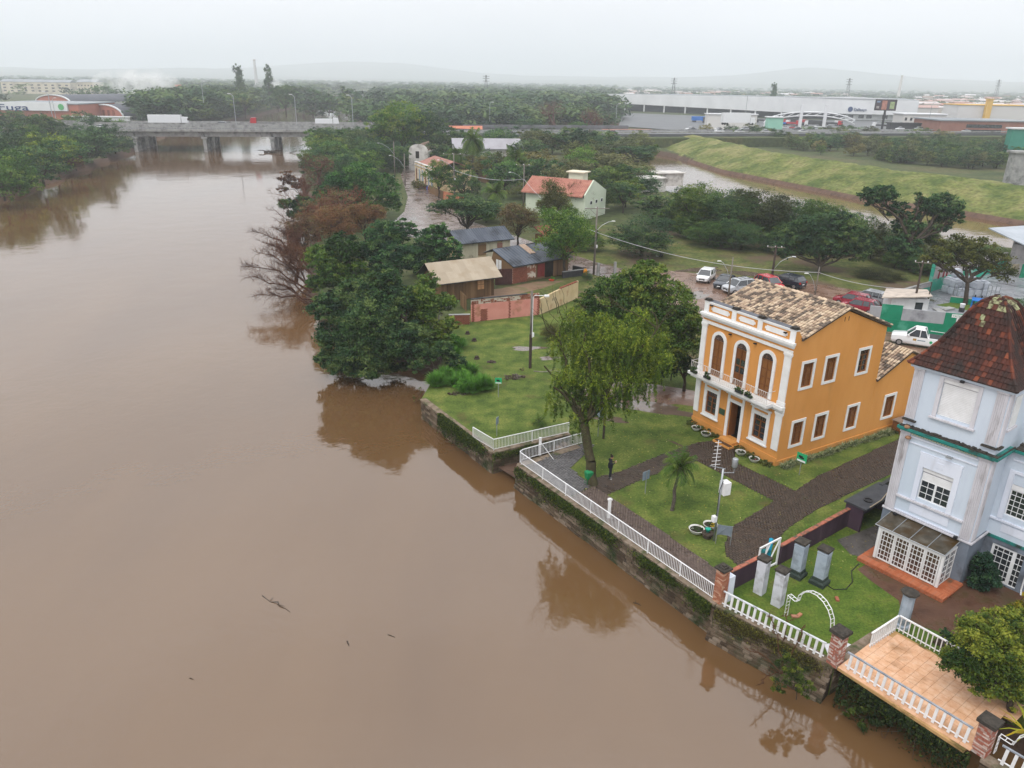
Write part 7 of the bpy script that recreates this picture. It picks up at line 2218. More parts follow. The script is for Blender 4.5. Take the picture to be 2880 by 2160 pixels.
def car(name,label,loc,yaw,col,L=4.1,Wd=1.72,H=1.5,kind='hatch',group=None,rack=False,cat='car',simple=False):
 """front towards +x"""
 t=thing(name,label,cat,loc,yaw,group)
 hw=Wd/2
 gb=0.22
 belt=H*0.6
 hood=H*0.56
 def sec(w,zb,zt,tum=0.06):
  return[(0.0,zb),(w*0.82,zb),(w*0.96,zb+0.12),(w,zb+(zt-zb)*0.5),(w*(1-tum),zt-0.04),(w*0.82,zt),(0,zt+0.02)]
 if kind=='pickup':
  st=[(L/2,sec(hw*0.86,gb+0.12,hood*0.88)),(L/2-0.15,sec(hw*0.95,gb,hood*0.98)),(L/2-1.15,sec(hw,gb,belt)),(0.2,sec(hw,gb,belt)),(-L/2+0.3,sec(hw,gb,belt)),(-L/2,sec(hw*0.97,gb+0.1,belt))]
  cab=[(L/2-1.35,0.0),(L/2-2.05,1.0),(-0.35,1.0),(-0.62,0.15)]
 elif kind=='sedan':
  st=[(L/2,sec(hw*0.8,gb+0.12,hood*0.82)),(L/2-0.25,sec(hw*0.95,gb,hood*0.95)),(L/2-1.2,sec(hw,gb,belt)),(-L/2+1.0,sec(hw,gb,belt)),(-L/2+0.2,sec(hw*0.95,gb,belt*1.0)),(-L/2,sec(hw*0.84,gb+0.12,belt*0.93))]
  cab=[(L/2-1.1,0.0),(L/2-1.9,1.0),(-L/2+1.5,0.97),(-L/2+0.55,0.1)]
 else:
  st=[(L/2,sec(hw*0.8,gb+0.12,hood*0.84)),(L/2-0.22,sec(hw*0.95,gb,hood*0.97)),(L/2-1.0,sec(hw,gb,belt)),(-L/2+0.6,sec(hw,gb,belt*1.02)),(-L/2+0.1,sec(hw*0.94,gb,belt)),(-L/2,sec(hw*0.86,gb+0.12,belt*0.9))]
  cab=[(L/2-0.85,0.0),(L/2-1.55,1.0),(-L/2+0.6,0.97),(-L/2+0.12,0.15)]
 body=loft(st,'body',col,t)
 top=H-0.04
 def cs(x,f,w0=0.97,w1=0.78):
  z=belt+(top-belt)*f
  w=hw*(w0+(w1-w0)*f)
  return[(0,belt-0.06),(hw*0.9,belt-0.06),(hw*w0*0.985,belt),(w,z-0.02),(w*0.9,z),(0,z+0.02)]
 gl=loft([(x,cs(x,f))for x,f in cab],'window_glass',M_cglass,t)
 x1,x2=cab[1][0],cab[2][0]
 wr=hw*0.79
 rf=MB()
 rf.add([(x1+0.05,-wr*0.9,top+0.0),(x1+0.05,wr*0.9,top+0.0),(x2-0.05,wr*0.9,top-0.02),(x2-0.05,-wr*0.9,top-0.02),(x1-0.2,-wr*0.85,top+0.05),(x1-0.2,wr*0.85,top+0.05),(x2+0.2,wr*0.85,top+0.04),(x2+0.2,-wr*0.85,top+0.04)],[(3,2,1,0),(4,7,6,5)[::-1],(0,1,5,4),(1,2,6,5),(2,3,7,6),(3,0,4,7)])
 rf.ob('roof',col,t)
 if not simple:
  pl=MB()
  for s in(-1,1):
   for(xa,fa),(xb,fb)in((cab[0],cab[1]),(cab[3],cab[2])):
    pl.tube([(xa,s*hw*0.955,belt),(xb,s*hw*0.785,top-0.02)],0.045,4)
   for xm in((x1+x2)/2,)+((x2+0.25,)if kind!='pickup' else()):
    pl.tube([(xm,s*hw*0.965,belt),(xm,s*hw*0.79,top-0.02)],0.04,4)
   pl.tube([(x1,s*hw*0.79,top),(x2,s*hw*0.785,top-0.02)],0.035,4)
  pl.ob('pillars',col,t)
  for s in(-1,1):
   for xc in(L/2-0.78,-L/2+0.76):
    w=MB().lathe([(0.2,-0.09),(0.3,-0.1),(0.325,-0.06),(0.325,0.06),(0.3,0.1),(0.2,0.09)],16).ob('wheel',M_tyre,t,(xc,s*(hw-0.1),0.32),(PI/2,0,0),smooth=True)
    rm=MB().lathe([(0.05,0.105),(0.21,0.095),(0.21,0.0),(0.05,0.0)],10).ob('rim',M_rim,w,rot=(0 if s<0 else PI,0,0))
    MB().lathe([(0.385,-0.02),(0.385,0.0),(0.33,0.0)],16,(0,0,0)).ob('wheel_arch',M_black,t,(xc,s*(hw+0.0),0.34),(PI/2,0,0))if False else None
  for s in(-1,1):
   MB().add([(L/2-0.06,s*hw*0.5,hood*0.74),(L/2-0.28,s*hw*0.93,hood*0.8),(L/2-0.3,s*hw*0.92,hood*0.95),(L/2-0.1,s*hw*0.52,hood*0.86),(L/2-0.1,s*hw*0.5,hood*0.74),(L/2-0.34,s*hw*0.9,hood*0.8)],[(0,1,2,3),(4,5,1,0)]).ob('headlight',M_hl,t,(0.03,0,0))
   MB().box(-L/2-0.015,-L/2+0.12,s*hw*0.66,s*hw*0.9,belt*0.78,belt*0.98).ob('tail_light',M_tl,t)
   MB().box(cab[0][0]-0.25,cab[0][0]-0.1,s*hw*0.97,s*(hw*0.97+0.17),belt,belt+0.12).ob('mirror',col,t)
  MB().box(L/2-0.05,L/2+0.015,-hw*0.42,hw*0.42,hood*0.5,hood*0.72).ob('grille',M_black,t)
  MB().box(L/2+0.0,L/2+0.03,-0.2,0.2,hood*0.42,hood*0.42+0.12).ob('number_plate',M_whitem,t)
  MB().box(-L/2-0.03,-L/2+0.0,-0.2,0.2,belt*0.6,belt*0.6+0.12).ob('number_plate',M_whitem,t)
  if rack:
   rk=MB()
   for s in(-1,1):rk.tube([(x1-0.1,s*wr*0.8,top+0.12),(x2+0.1,s*wr*0.8,top+0.12)],0.025,4)
   for f in(0.15,0.45,0.75):rk.tube([(x1+(x2-x1)*f,-wr*0.8,top+0.13),(x1+(x2-x1)*f,wr*0.8,top+0.13)],0.03,4)
   rk.ob('roof_rack',M_black,t)
  if kind=='pickup':
   MB().box(-L/2+0.08,-0.75,-hw*0.84,hw*0.84,belt+0.0,belt+0.035).ob('load_bed',M_dark,t)
   m=MB()
   for s in(-1,1):m.tube([(-L/2+0.15,s*hw*0.85,belt),(-L/2+0.15,s*hw*0.85,top+0.05)],0.025,4)
   m.tube([(-L/2+0.15,-hw*0.85,top+0.05),(-L/2+0.15,hw*0.85,top+0.05),(-0.7,hw*0.8,top+0.05)],0.025,4)
   m.ob('bed_rack',M_whitem,t)
   for s in(-1,1):
    MB().box(0.35,0.65,s*(hw+0.004),s*(hw-0.02),belt*0.62,belt*0.82).ob('door_emblem',mat('tan_emblem',[(0.35,0.15,0.04),(0.4,0.3,0.1)],8,0.5),t)
    MB().box(-0.45,0.25,s*(hw+0.004),s*(hw-0.02),belt*0.66,belt*0.74).ob('door_lettering',M_sgb,t)
    MB().lathe([(0.02,0),(0.14,0.0),(0.14,0.01)],12).ob('green_emblem',M_sgn,t,(-0.95,s*(hw+0.002),belt*0.66),(-s*PI/2,0,0))
 return t
car('parked_car','white hatchback parked at the left end of the row facing the viewer',(25.2,98.0,0),R_(-118),paint('white',(0.72,0.73,0.75)),4.1,1.75,1.52,'hatch','cars parked on the muddy ground')
car('parked_car','dark grey sedan parked between the white and the silver car',(27.0,95.0,0),R_(-127),paint('dark_grey',(0.06,0.068,0.085)),4.45,1.75,1.48,'sedan','cars parked on the muddy ground')
car('parked_car','silver car with roof rack parked behind the slim lamp pole',(28.0,92.2,0),R_(-155),paint('silver',(0.42,0.44,0.47)),4.4,1.82,1.7,'hatch','cars parked on the muddy ground',rack=True)
car('parked_car','bright red car half hidden by the ochre house ridge',(32.3,94.2,0),R_(-70),paint('red',(0.42,0.012,0.02)),4.3,1.78,1.6,'hatch','cars parked on the muddy ground')
car('parked_car','black car with red tail lights parked right of the timber lamp pole',(35.2,95.6,0),R_(128),paint('black',(0.012,0.016,0.028)),4.3,1.8,1.6,'hatch','cars parked on the muddy ground')
car('parked_car','dark red car parked in front of the grey hatchback',(39.8,86.8,0),R_(140),paint('wine',(0.25,0.012,0.03)),4.1,1.76,1.55,'hatch','cars parked on the muddy ground')
car('parked_car','second dark red car nearest the yard hut and the yellow roof',(39.6,84.3,0),R_(140),paint('wine',(0.25,0.012,0.03)),4.1,1.76,1.55,'hatch','cars parked on the muddy ground')
car('parked_car','silver-grey hatchback with red tail lights furthest right in the row',(42.6,88.4,0),R_(132),paint('steel',(0.28,0.29,0.31)),4.2,1.76,1.5,'hatch','cars parked on the muddy ground')
car('pickup_truck','white double-cab pickup truck parked in front of the green painted wall',(40.6,72.3,0),R_(152),paint('white',(0.72,0.73,0.75)),5.2,1.9,1.82,'pickup',cat='pickup')
sheet('yard_paving',[(45.5,76),(60,66),(84,88),(72,108),(60,101),(51.8,93.4),(45.2,88.0),(41,85)],0.006,mat('wet_concrete',[(0.13,0.135,0.15),(0.26,0.27,0.29)],0.25,0.2,detail=9,rrange=(0.04,0.5),dscale=0.25,nlo=0.35,nhi=0.62))
gwt=thing('painted_wall','long green and grey painted wall with white T emblem and phone numbers','wall',(37.6,77.4,0),yaw_of((37.6,77.4),(60,70.5)))
gl_=23.4
MB().box(0,gl_,-0.08,0.08,0,1.35).ob('lower_band',M_grn,gwt)
MB().box(3.0,gl_,-0.078,0.078,1.351,2.6).ob('upper_band',M_grw,gwt)
MB().box(-0.1,1.0,-0.09,0.09,1.351,2.6).ob('left_panel',M_grw,gwt)
MB().box(1.0,3.0,-0.05,0.05,1.351,2.9).ob('green_gate',M_grn,gwt)
pts=[(7.0,-0.1,1.2),(9.2,-0.1,1.2)]+[(9.2+0.75*math.sin(a),-0.1,1.9-0.7*math.cos(a))for a in np.linspace(0.1,PI-0.1,8)]+[(9.2,-0.1,2.6),(7.0,-0.1,2.6)]
MB().prism(pts,(0,0.02,0)).ob('emblem_ground',M_grn,gwt)
MB().box(8.1,8.55,-0.13,-0.101,1.25,2.2).box(7.6,9.1,-0.13,-0.101,2.15,2.5).box(8.6,9.0,-0.13,-0.101,1.95,2.1).ob('letter_t',M_white,gwt)
text('lettering','TATSCH',0.3,M_grn,gwt,(7.68,-0.135,2.21),(PI/2,0,0),0.003)
for i,s in enumerate(('08005104788','35909098','35922415')):
 text('lettering',s,0.42,M_black,gwt,(11.1+0.35*i,-0.085,2.15-i*0.42),(PI/2,0,0),0.003)
t=thing('person','person in pale clothes partly hidden behind the tower roof by the green wall','person',(44.9,72.6,0),0)
link('body',segs_mesh('body',[((0,0,0),(0,0,0.85),0.13,0.15),((0,0,0.85),(0,0,1.25),0.16,0.2),((0,0,1.25),(0,0,1.45),0.2,0.07),((0,0,1.45),(0,0,1.5),0.06,0.09),((0,0,1.5),(0,0,1.68),0.1,0.08)],M_mort,8),t)
MB().lathe([(0.1,0),(0.11,0.1),(0.05,0.16)],8,(0,0.02,1.57)).ob('hair',M_black,t)
hut=thing('guard_hut','small guard hut with wide flat whitish roof behind the ochre house','hut',(41.4,81.6,0),-0.1)
MB().box(0.4,4.4,0.3,2.6,0,2.3).ob('wall',M_white,hut)
MB().prism([(-0.9,-0.3,2.35),(4.3,-0.5,2.75),(4.9,2.6,2.75),(1.0,4.0,2.35)],(0,0,0.1)).ob('roof',mat('pinkish_slab',[(0.42,0.36,0.31),(0.55,0.47,0.4)],1,0.7,dirt=(0.25,0.22,0.2),dscale=0.8,stretch=(1,4,1)),hut)
box('window',M_glass,hut,3.0,3.8,0.27,0.299,1.0,1.9)
box('doorway',M_void,hut,4.401,4.42,0.8,1.6,0.2,2.0)
yw1=wall_run('yard_wall','low grey wall with green inner base beside the parked cars',(43.6,87.0),(52.2,93.6),1.3,0.25,M_pinkw,M_conc)
MB().box(1.5,10.8,-0.16,-0.126,0,0.75).ob('green_dado',M_teal,yw1)
yw2=thing('yard_wall','tall white-over-teal yard wall with three small red painted figures','wall',(52.3,93.7,0),yaw_of((52.3,93.7),(70,107.5)))
YL=math.hypot(17.7,13.8)
MB().prism([(0,-0.12,0),(YL,-0.12,0),(YL,-0.12,2.4),(0.0,-0.12,3.5)],(0,0.24,0)).ob('wall_panel',M_pinkw,yw2)
MB().prism([(0,-0.14,0),(YL,-0.14,0),(YL,-0.14,1.5),(0,-0.14,1.6)],(0,0.018,0)).ob('teal_dado',M_teal,yw2)
MB().box(-0.12,0.02,-0.2,0.2,0,3.55).ob('teal_post',M_teal,yw2)
for x in(1.6,2.9,3.8):
 MB().prism([(x-0.2,-0.15,1.5),(x+0.2,-0.15,1.5),(x+0.22,-0.15,2.0),(x+0.1,-0.15,2.45),(x-0.12,-0.15,2.5),(x-0.22,-0.15,2.0)],(0,0.02,0)).ob('red_mark',mat('red_mark',[(0.3,0.02,0.03),(0.2,0.015,0.02)],4,0.7),yw2)
wall_run('planter_wall','low concrete and green planter wall in the middle of the yard',(52.5,89.0),(57.5,86.5),0.7,0.4,M_grn,M_conc,cat='planter')
sheet('yard_bed',[(50,87.5),(53.5,89.3),(58,86.8),(54.5,84)],0.012,M_mossgrass)
M_bag=mat('white_bag',[(0.5,0.53,0.6),(0.66,0.69,0.74)],4,0.7)
bag=MB()
bag.sq([(0.42,0.0),(0.48,0.2),(0.48,0.75),(0.3,0.9),(0.36,0.98)])
bagm=bag.mesh('bulk_bag',M_bag)
k=0
for j in range(3):
 for i in range(4):
  for z in range(2 if j>0 or i>1 else 1):
   o=link('bulk_bag',bagm,None,(55.2+i*0.98-j*0.25,91.8+j*1.02+i*0.15,z*0.95),(0,0,0.15+0.05*k%0.3))
   tag(o,'white bulk bag in the yard stack, %s row, %s from the left, %s layer'%(('front','middle','back')[j],ordn(i+1),('bottom','top')[z]),'sack','stacked white bulk bags')
   k+=1
o=link('bulk_bag',bagm,None,(55.6,94.2,1.9))
tag(o,'single white bulk bag on top at the back of the stack','sack')
for i,(x,y)in enumerate(((58.6,90.8),(54.6,91.0))):
 t=thing('metal_cage',['grey metal cage right of the stacked white bags','grey metal cage left of the stacked white bags'][i],'cage',(x,y,0))
 m=MB()
 for a in(-0.5,0.5):
  for b in(-0.4,0.4):m.box(a-0.03,a+0.03,b-0.03,b+0.03,0,1.7)
 for z in(0.1,0.9,1.65):m.box(-0.5,0.5,-0.42,-0.38,z,z+0.05).box(-0.5,0.5,0.38,0.42,z,z+0.05).box(-0.52,-0.48,-0.4,0.4,z,z+0.05).box(0.48,0.52,-0.4,0.4,z,z+0.05)
 m.ob('frame',M_steel,t)
t=thing('forklift','bright blue forklift truck half hidden behind the tower roof','forklift',(51.6,82.2,0),R_(60))
mb_=mat('forklift_blue',[(0.01,0.12,0.42),(0.015,0.15,0.5)],3,0.35)
MB().box(-1.2,1.0,-0.6,0.6,0.35,1.1).box(-1.2,-0.5,-0.6,0.6,1.1,1.35).ob('chassis',mb_,t)
m=MB()
for x in(-0.6,0.8):
 for y in(-0.55,0.55):m.tube([(x,y,1.1),(x*0.9,y*0.95,2.1)],0.04,4)
m.box(-0.7,0.9,-0.6,0.6,2.1,2.17)
m.ob('cab_frame',mb_,t)
MB().box(1.1,1.2,-0.4,-0.25,0.1,2.4).box(1.1,1.2,0.25,0.4,0.1,2.4).box(1.2,2.1,-0.35,-0.25,0.1,0.16).box(1.2,2.1,0.25,0.35,0.1,0.16).ob('mast',M_dark,t)
for x in(-0.8,0.7):
 for s in(-1,1):MB().lathe([(0.12,-0.1),(0.3,-0.1),(0.3,0.1),(0.12,0.1)],12).ob('wheel',M_tyre,t,(x,s*0.58,0.3),(PI/2,0,0))
t=thing('white_bucket','small white bucket standing by the yard planter','bucket',(51.6,84.8,0.5))
MB().lathe([(0.22,0),(0.3,0.45),(0.26,0.43)],10).ob('bucket',M_white,t)
MB().lathe([(0.3,-0.5),(0.3,0)],8).ob('stand',M_dark,t)
for i,(x,y)in enumerate(((50.4,85.6),(49.0,84.7))):
 t=thing('concrete_slab',['pale concrete slab lying right of the yard tree','pale concrete slab lying left of the yard tree foot'][i],'slab',(x,y,0),0.5+i)
 MB().box(-0.9,0.9,-0.4,0.4,0.02,0.2).ob('slab',M_conc,t)
rs=thing('open_shed','grey sheet-roofed open shed with white posts at the right edge','shed',(71,103,0),0.35)
MB().box(0,12,3.5,3.7,0,4.2).box(0.0,0.3,0,3.5,0,3.8).ob('wall',M_pinkw,rs)
MB().prism([(-2.5,-1.5,4.0),(13,-1.5,4.0),(13,6,5.6),(-2.5,6,5.6)],(0,0,0.15)).ob('roof',mat('pale_grey_sheet',[(0.3,0.33,0.37),(0.4,0.43,0.47)],0.5,0.5),rs)
for i in range(5):MB().tube([(i*2.2,0,0),(i*2.2+0.8,0,2.4)],0.12,4).ob('post',M_white,rs)
box('green_board',M_grn,rs,-2.2,0,-0.2,-0.05,0,1.9)
t=thing('hanging_sign','small pale yellow square board hanging under the yard tree','sign',(68.6,103.0,0.6),0.3)
MB().box(-0.6,0.6,-0.05,0.05,0,1.1).ob('panel',M_corrt,t)
t=thing('dark_bundle','black and white bundle lying on the grass clearing','bundle',G(1433,645-0),0.4)if False else None
t=thing('black_bundle','small black and white bundle lying on the grassy clearing','bundle',G(1427,552+2))
MB().lathe([(0.3,0),(0.45,0.25),(0.2,0.5)],8).ob('bag',M_black,t)
MB().lathe([(0.2,0),(0.3,0.2),(0.1,0.35)],8,(-0.5,0,0)).ob('white_bag',M_white,t)
t=thing('road_bollard','short dark double post standing in the flooded street','post',G(958,463))
MB().box(-0.5,-0.2,-0.1,0.1,0,1.5).box(0.2,0.5,-0.1,0.1,0,1.5).box(-0.5,0.5,-0.08,0.08,1.2,1.5).ob('posts',M_wpole,t)
for i,(x,y)in enumerate(((12.8,60.6),(13.8,61.6))):
 t=thing('street_bin',['dark green street bin on a post under the willow','second dark street bin nearer the ochre house'][i],'bin',(x,y,0),0.4)
 MB().tube([(0,0,0),(0,0,0.7)],0.05,5).ob('post',M_black,t)
 MB().box(-0.45,0.45,-0.3,0.3,0.7,1.35).ob('box',mat('dark_green_bin',[(0.01,0.035,0.03),(0.02,0.05,0.04)],3,0.5),t)
M_ruin=mat('ruined_white',[(0.45,0.43,0.41),(0.62,0.6,0.57)],0.7,0.9,0.3,6,dirt=(0.24,0.22,0.2),dscale=0.5,dlo=0.5,dhi=0.65)
rh=thing('ruined_house','ruined white house with curved gable and collapsed roof on the flooded street','house',(-30.0,222.0,0),-0.12)
pts=[(0,0,0),(5.5,0,0),(5.5,0,5.2)]+[(2.75+2.6*math.cos(a),0,5.6+1.5*math.sin(a))for a in np.linspace(0.1,PI-0.1,9)]+[(0,0,5.2)]
MB().prism(pts,(0,0.4,0)).ob('wall',M_ruin,rh)
MB().box(5.1,5.5,0.4,14,0,5.2).box(0,0.4,0.4,14,0,5.2).ob('side_wall',M_ruin,rh)
f=box('window',M_void,rh,2.0,3.0,-0.05,-0.001,3.3,5.2)
m=MB()
for i in range(7):m.tube([(0.3,1+i*1.8,5.2),(2.8,1+i*1.8,6.9),(5.3,1+i*1.8,5.2)],0.09,4)
m.tube([(2.8,0.5,6.9),(2.8,13,6.9)],0.1,4).prism([(0,5,5.3),(2.8,5,7.0),(2.8,13,7.0),(0,13,5.3)],(0,0,0.1))
m.ob('roof_timbers',M_mort,rh)
cy=yaw_of((-23.8,187.9),(-19.8,178.4))
ch=thing('cream_house','old cream row house with tall white windows along the flooded street','house',(-24.4,191.0,0),cy)
CL=15.5
MB().box(0,CL,0.0,0.4,0,5.3).box(0,CL,0.4,9,0,4.8).ob('wall',M_cream,ch)
MB().box(-0.1,CL+0.1,-0.2,0.0,4.7,4.95).box(-0.1,CL+0.1,-0.12,0.45,5.301,5.5).ob('cornice',M_ruin,ch)
MB().box(0,CL,-0.08,-0.001,0,0.8).ob('plinth',M_redb,ch)
for i in range(6):
 x=0.9+i*2.5
 w=MB().box(x-0.15,x+1.45,-0.06,-0.001,0.9,4.2).ob('window_frame',M_ruin,ch)
 MB().box(x+0.1,x+1.2,-0.08,-0.061,1.0,4.0).ob('pane',M_sgb if i%3 else M_brown,w)
MB().prism([(0,0.4,5.0),(CL,0.4,5.0),(CL,5,6.6),(0,5,6.6)],(0,0,0.12)).prism([(0,5,6.6),(CL,5,6.6),(CL,9.4,5.0),(0,9.4,5.0)],(0,0,0.12)).ob('roof',mat('faded_red_tile',[(0.24,0.11,0.085),(0.33,0.17,0.14)],1,0.8),ch)
t=thing('blue_barrel','blue barrel standing at the foot of the cream street house','barrel',G(925,410),0)
MB().lathe([(0.4,0),(0.45,0.5),(0.4,1.1)],10).ob('barrel',mat('blue_plastic',[(0.02,0.1,0.4),(0.03,0.13,0.45)],3,0.4),t)
ow=wall_run('garden_wall','orange-red garden wall beside the flooded street',(-15.3,167.0),(-10.6,159.0),1.7,0.25,mat('orange_wall',[(0.42,0.13,0.06),(0.5,0.2,0.11)],0.6,0.85,dirt=(0.25,0.12,0.08),dscale=0.5))
ow=wall_run('plank_fence','grey plank fence along the flooded street before the orange wall',(-19.6,177.5),(-15.5,167.6),1.6,0.2,M_wood,cat='fence')
rd=thing('red_roof_house','pale green house with faded red tile roof and square chimney block','house',(8.3,139.5,0),0.95)
MB().box(0,15,0,11,0,4.4).prism([(14.99,0,4.4),(14.99,11,4.4),(14.99,5.5,7.0)],(0.0,0,0))if False else None
rdm=mat('pale_green_render',[(0.5,0.56,0.44),(0.6,0.65,0.53)],0.5,0.85)
rr_=thing('tmp','','x')
bpy.data.objects.remove(rr_)
bpy.data.objects.remove(rd)
ga=yaw_of((12.7,143.4),(20.1,156.2))
rd=thing('red_roof_house','pale green house with faded red tile roof and square chimney block','house',(12.9,142.6,0),ga)
MB().box(0,9.5,0.0,12.5,0,4.0).prism([(0,0,4.0),(9.5,0,4.0),(9.5,0,4.6),(3.6,0,7.0),(0,0,4.6)],(0,0.25,0)).ob('wall',rdm,rd)
M_rt=mat('salmon_tile',[(0.36,0.15,0.11),(0.44,0.21,0.16)],1.2,0.75,dirt=(0.3,0.12,0.09),dscale=0.7)
MB().prism([(-0.7,0.3,4.2),(3.6,0.3,6.7),(3.6,13.2,6.7),(-0.7,13.2,4.2)],(0,0,0.14)).ob('roof',M_rt,rd)
MB().prism([(3.6,0.3,6.7),(9.9,0.3,4.2),(9.9,13.2,4.2),(3.6,13.2,6.7)],(0,0,0.14)).ob('roof',M_rt,rd)
rm=MB()
for i in range(22):rm.box(-0.5,-0.42,0,1,0,1)if False else None
rowm=MB().box(0,1,-0.5,0.5,-0.5,0.5).mesh('tile_row',M_rt)
ms=[]
an=math.atan2(2.5,4.3)
for i in range(34):ms.append(TRS(-0.65,0.5+i*0.38,4.42,0,0,-an,(4.9,0.22,0.1)))
pieces('tile_row',rowm,ms,rd)
MB().box(5.0,7.2,3.0,6.0,4.5,7.9).ob('chimney_block',rdm,rd)
MB().box(4.6,7.6,2.6,6.4,7.901,8.1).ob('chimney_slab',mat('cream_slab',[(0.6,0.55,0.42),(0.66,0.62,0.5)],1,0.8),rd)
for x in(2.2,4.6,7.0):
 w=box('window',M_whitem,rd,x,x+0.9,-0.05,-0.001,2.6,3.3)
 box('pane',M_glass,w,x+0.08,x+0.82,-0.06,-0.051,2.68,3.22)
gs=thing('grey_roof_shed','wide grey corrugated roof of a shed among the trees behind the palms','shed',(-18,232,0),0.1)
MB().box(0,20,0,22,0,5).ob('wall',M_ruin,gs)
MB().prism([(-0.5,-0.5,5.1),(20.5,-0.5,5.1),(20.5,11,7.3),(-0.5,11,7.3)],(0,0,0.15)).prism([(-0.5,11,7.3),(20.5,11,7.3),(20.5,22.5,5.1),(-0.5,22.5,5.1)],(0,0,0.15)).ob('roof',mat('grey_mauve_roof',[(0.24,0.23,0.25),(0.33,0.32,0.35)],0.4,0.7,stretch=(1,0.2,1)),gs)
for i,(u,v,w_,d_,lab)in enumerate(((1075,395,6,5,'dark-roofed shed half hidden behind the two palms'),(1215,545,5,4,'low brown roof peeping out below the red-roofed house'))):
 b=G(u,v)
 t=thing('small_shed',lab,'shed',b,0.5)
 MB().box(-w_/2,w_/2,0,d_,0,2.3).ob('wall',[M_wood,M_redb,M_conc][i],t)
 MB().prism([(-w_/2-0.3,-0.4,2.3),(w_/2+0.3,-0.4,2.3),(w_/2+0.3,d_+0.3,3.3),(-w_/2-0.3,d_+0.3,3.3)],(0,0,0.1)).ob('roof',[M_dark,M_redb,M_conc][i],t)
for i,(u,v,w_,h_,lab)in enumerate(((1440,402,9,3,'pale flat-roofed building glimpsed on the canal bank'),(1408,415,7,3,'pale sheet-roofed hut glimpsed left of the canal trees'))):
 t=thing('bank_hut',lab,'hut',G(u,v),0.3)
 MB().box(-w_/2,w_/2,0,5,0,h_).ob('wall',M_ruin,t)
 MB().box(-w_/2-0.4,w_/2+0.4,-0.4,5.4,h_,h_+0.2).ob('roof',M_ruin,t)
M_ivy=leafmat('ivy_leaf',[(0.012,0.025,0.008),(0.03,0.05,0.01),(0.07,0.10,0.015),(0.15,0.17,0.02)])
def ivy(label,a,b,n,seed,drop=1.2,size=0.055,lo=0.0,lm=None,blobs=9):
 a,b=Vector((*a,0)),Vector((*b,0))
 L=(b-a).length
 t=thing('climbing_ivy',label,'climbing plant',a,yaw_of(a,b))
 rng=np.random.default_rng(seed)
 cx=rng.uniform(0,L,blobs)
 wz=rng.uniform(0.3,1.0,blobs)
 i=rng.integers(0,blobs,n)
 x=np.clip(cx[i]+rng.normal(size=n)*L/blobs*0.7,0,L)
 z=-np.abs(rng.normal(size=n))*drop*0.45*wz[i]+0.02+lo
 y=-0.14-rng.random(n)*(0.28-0.1*np.minimum(z,0))
 V,Q=leaves(np.stack([x,y,z],1),size,rng,up=0.1,droop=0.4)
 link('foliage',mesh_np('foliage',V,Q,None,np.clip(rng.normal(0.4,0.25,n),0,1),lm or M_ivy),t)
 sg=[]
 for k in range(int(L*2.2)):
  x0=rng.uniform(0,L)
  sg+=limb_segs((x0,-0.12,0.05),(x0+rng.normal()*0.6,-0.25-rng.random()*0.3,-drop*rng.uniform(0.6,1.5)),0.014,0.006,4,0.12,0,rng)
 link('stems',segs_mesh('stems',sg,M_bark,3),t)
 return t
ivy('band of green creeper hanging over the quay below the long white railing',(0.6,45.3),(10.2,31.2),15000,1,1.0,blobs=26)
ivy('tangled brown and yellow-green vines over the quay below the picket balustrade',(10.4,30.9),(14.4,27.1),9000,2,2.2,0.045,lm=leafmat('dry_vine',[(0.03,0.024,0.012),(0.07,0.06,0.02),(0.13,0.13,0.03),(0.2,0.2,0.03)]),blobs=7)
ivy('thick green bushes spilling over the quay of the lower lawn',(-5.3,53.4),(-1.5,47.6),9000,3,1.5,0.07,lo=0.25,blobs=8)
ivy('dark leafy creeper hanging below the river edge of the tiled terrace',(14.9,26.5),(18.1,22.25),4200,5,2.4,0.07,lm=leafmat('dark_ivy',[(0.006,0.012,0.006),(0.015,0.03,0.01),(0.04,0.06,0.015),(0.1,0.12,0.02)]),blobs=5)
ivy('mossy creeper on the wall below the corner railing',(-1.3,47.2),(4.0,50.2),2600,4,0.8,blobs=6)
for i,(b,w_,lab)in enumerate((((900,1000-0),0,''),)if False else()):pass
fan('twiggy bare shrub growing out of the vine-covered quay',(1690,1455),[(1660,1330),(1700,1320),(1740,1350),(1610,1400),(1780,1430),(1640,1480)],0.03,(0.9,0.7,0.5,1),9,10)
utree('yellow-green weeds on the face of the vine-covered quay',(1722,1500),[(1715,1460,26,-0.7),(1700,1430,22,-0.5),(1740,1490,20,-0.7),(1680,1480,18,-0.8)],3000,0.05,M_ivy,61,0.02,name='shrub',cat='shrub',z0=-1.0)
utree('wiry leafy shrub in the dark recess under the tiled terrace',(1865,1560),[(1860,1545,30,0),(1895,1570,24,0),(1840,1530,20,0)],900,0.07,M_ivy,62,0.03,name='shrub',cat='shrub',z0=-1.5)
utree('dark creeper hanging under the river edge of the terrace',(2010,1600),[(1985,1590,18,1),(2030,1620,20,1),(1950,1560,14,1)],2200,0.07,L_dark,63,0.03,name='shrub',cat='shrub',z0=-1.2)
utree('pale leafless-looking twigs at the far quay corner by the water',(905,865),[(900,860,10),(908,845,9)],120,0.06,M_ivy,64,0.02,name='shrub',cat='shrub',z0=-1.4)
def atY(u,v,Y):
 d=Fw+CR*((u*1.302-1440)/FPX)-CU*((v*1.302-1080)/FPX)
 t=Y/d.y
 return Vector((d.x*t,Y,CAM_H+d.z*t))
M_fw=mat('far_white_sheet',[(0.6,0.61,0.63),(0.7,0.71,0.73)],0.1,0.6)
M_fg=mat('far_grey_roof',[(0.2,0.22,0.24),(0.3,0.32,0.34)],0.05,0.7,stretch=(1,0.2,1))
M_fr=mat('far_red_wall',[(0.36,0.12,0.08),(0.46,0.18,0.13)],0.1,0.8)
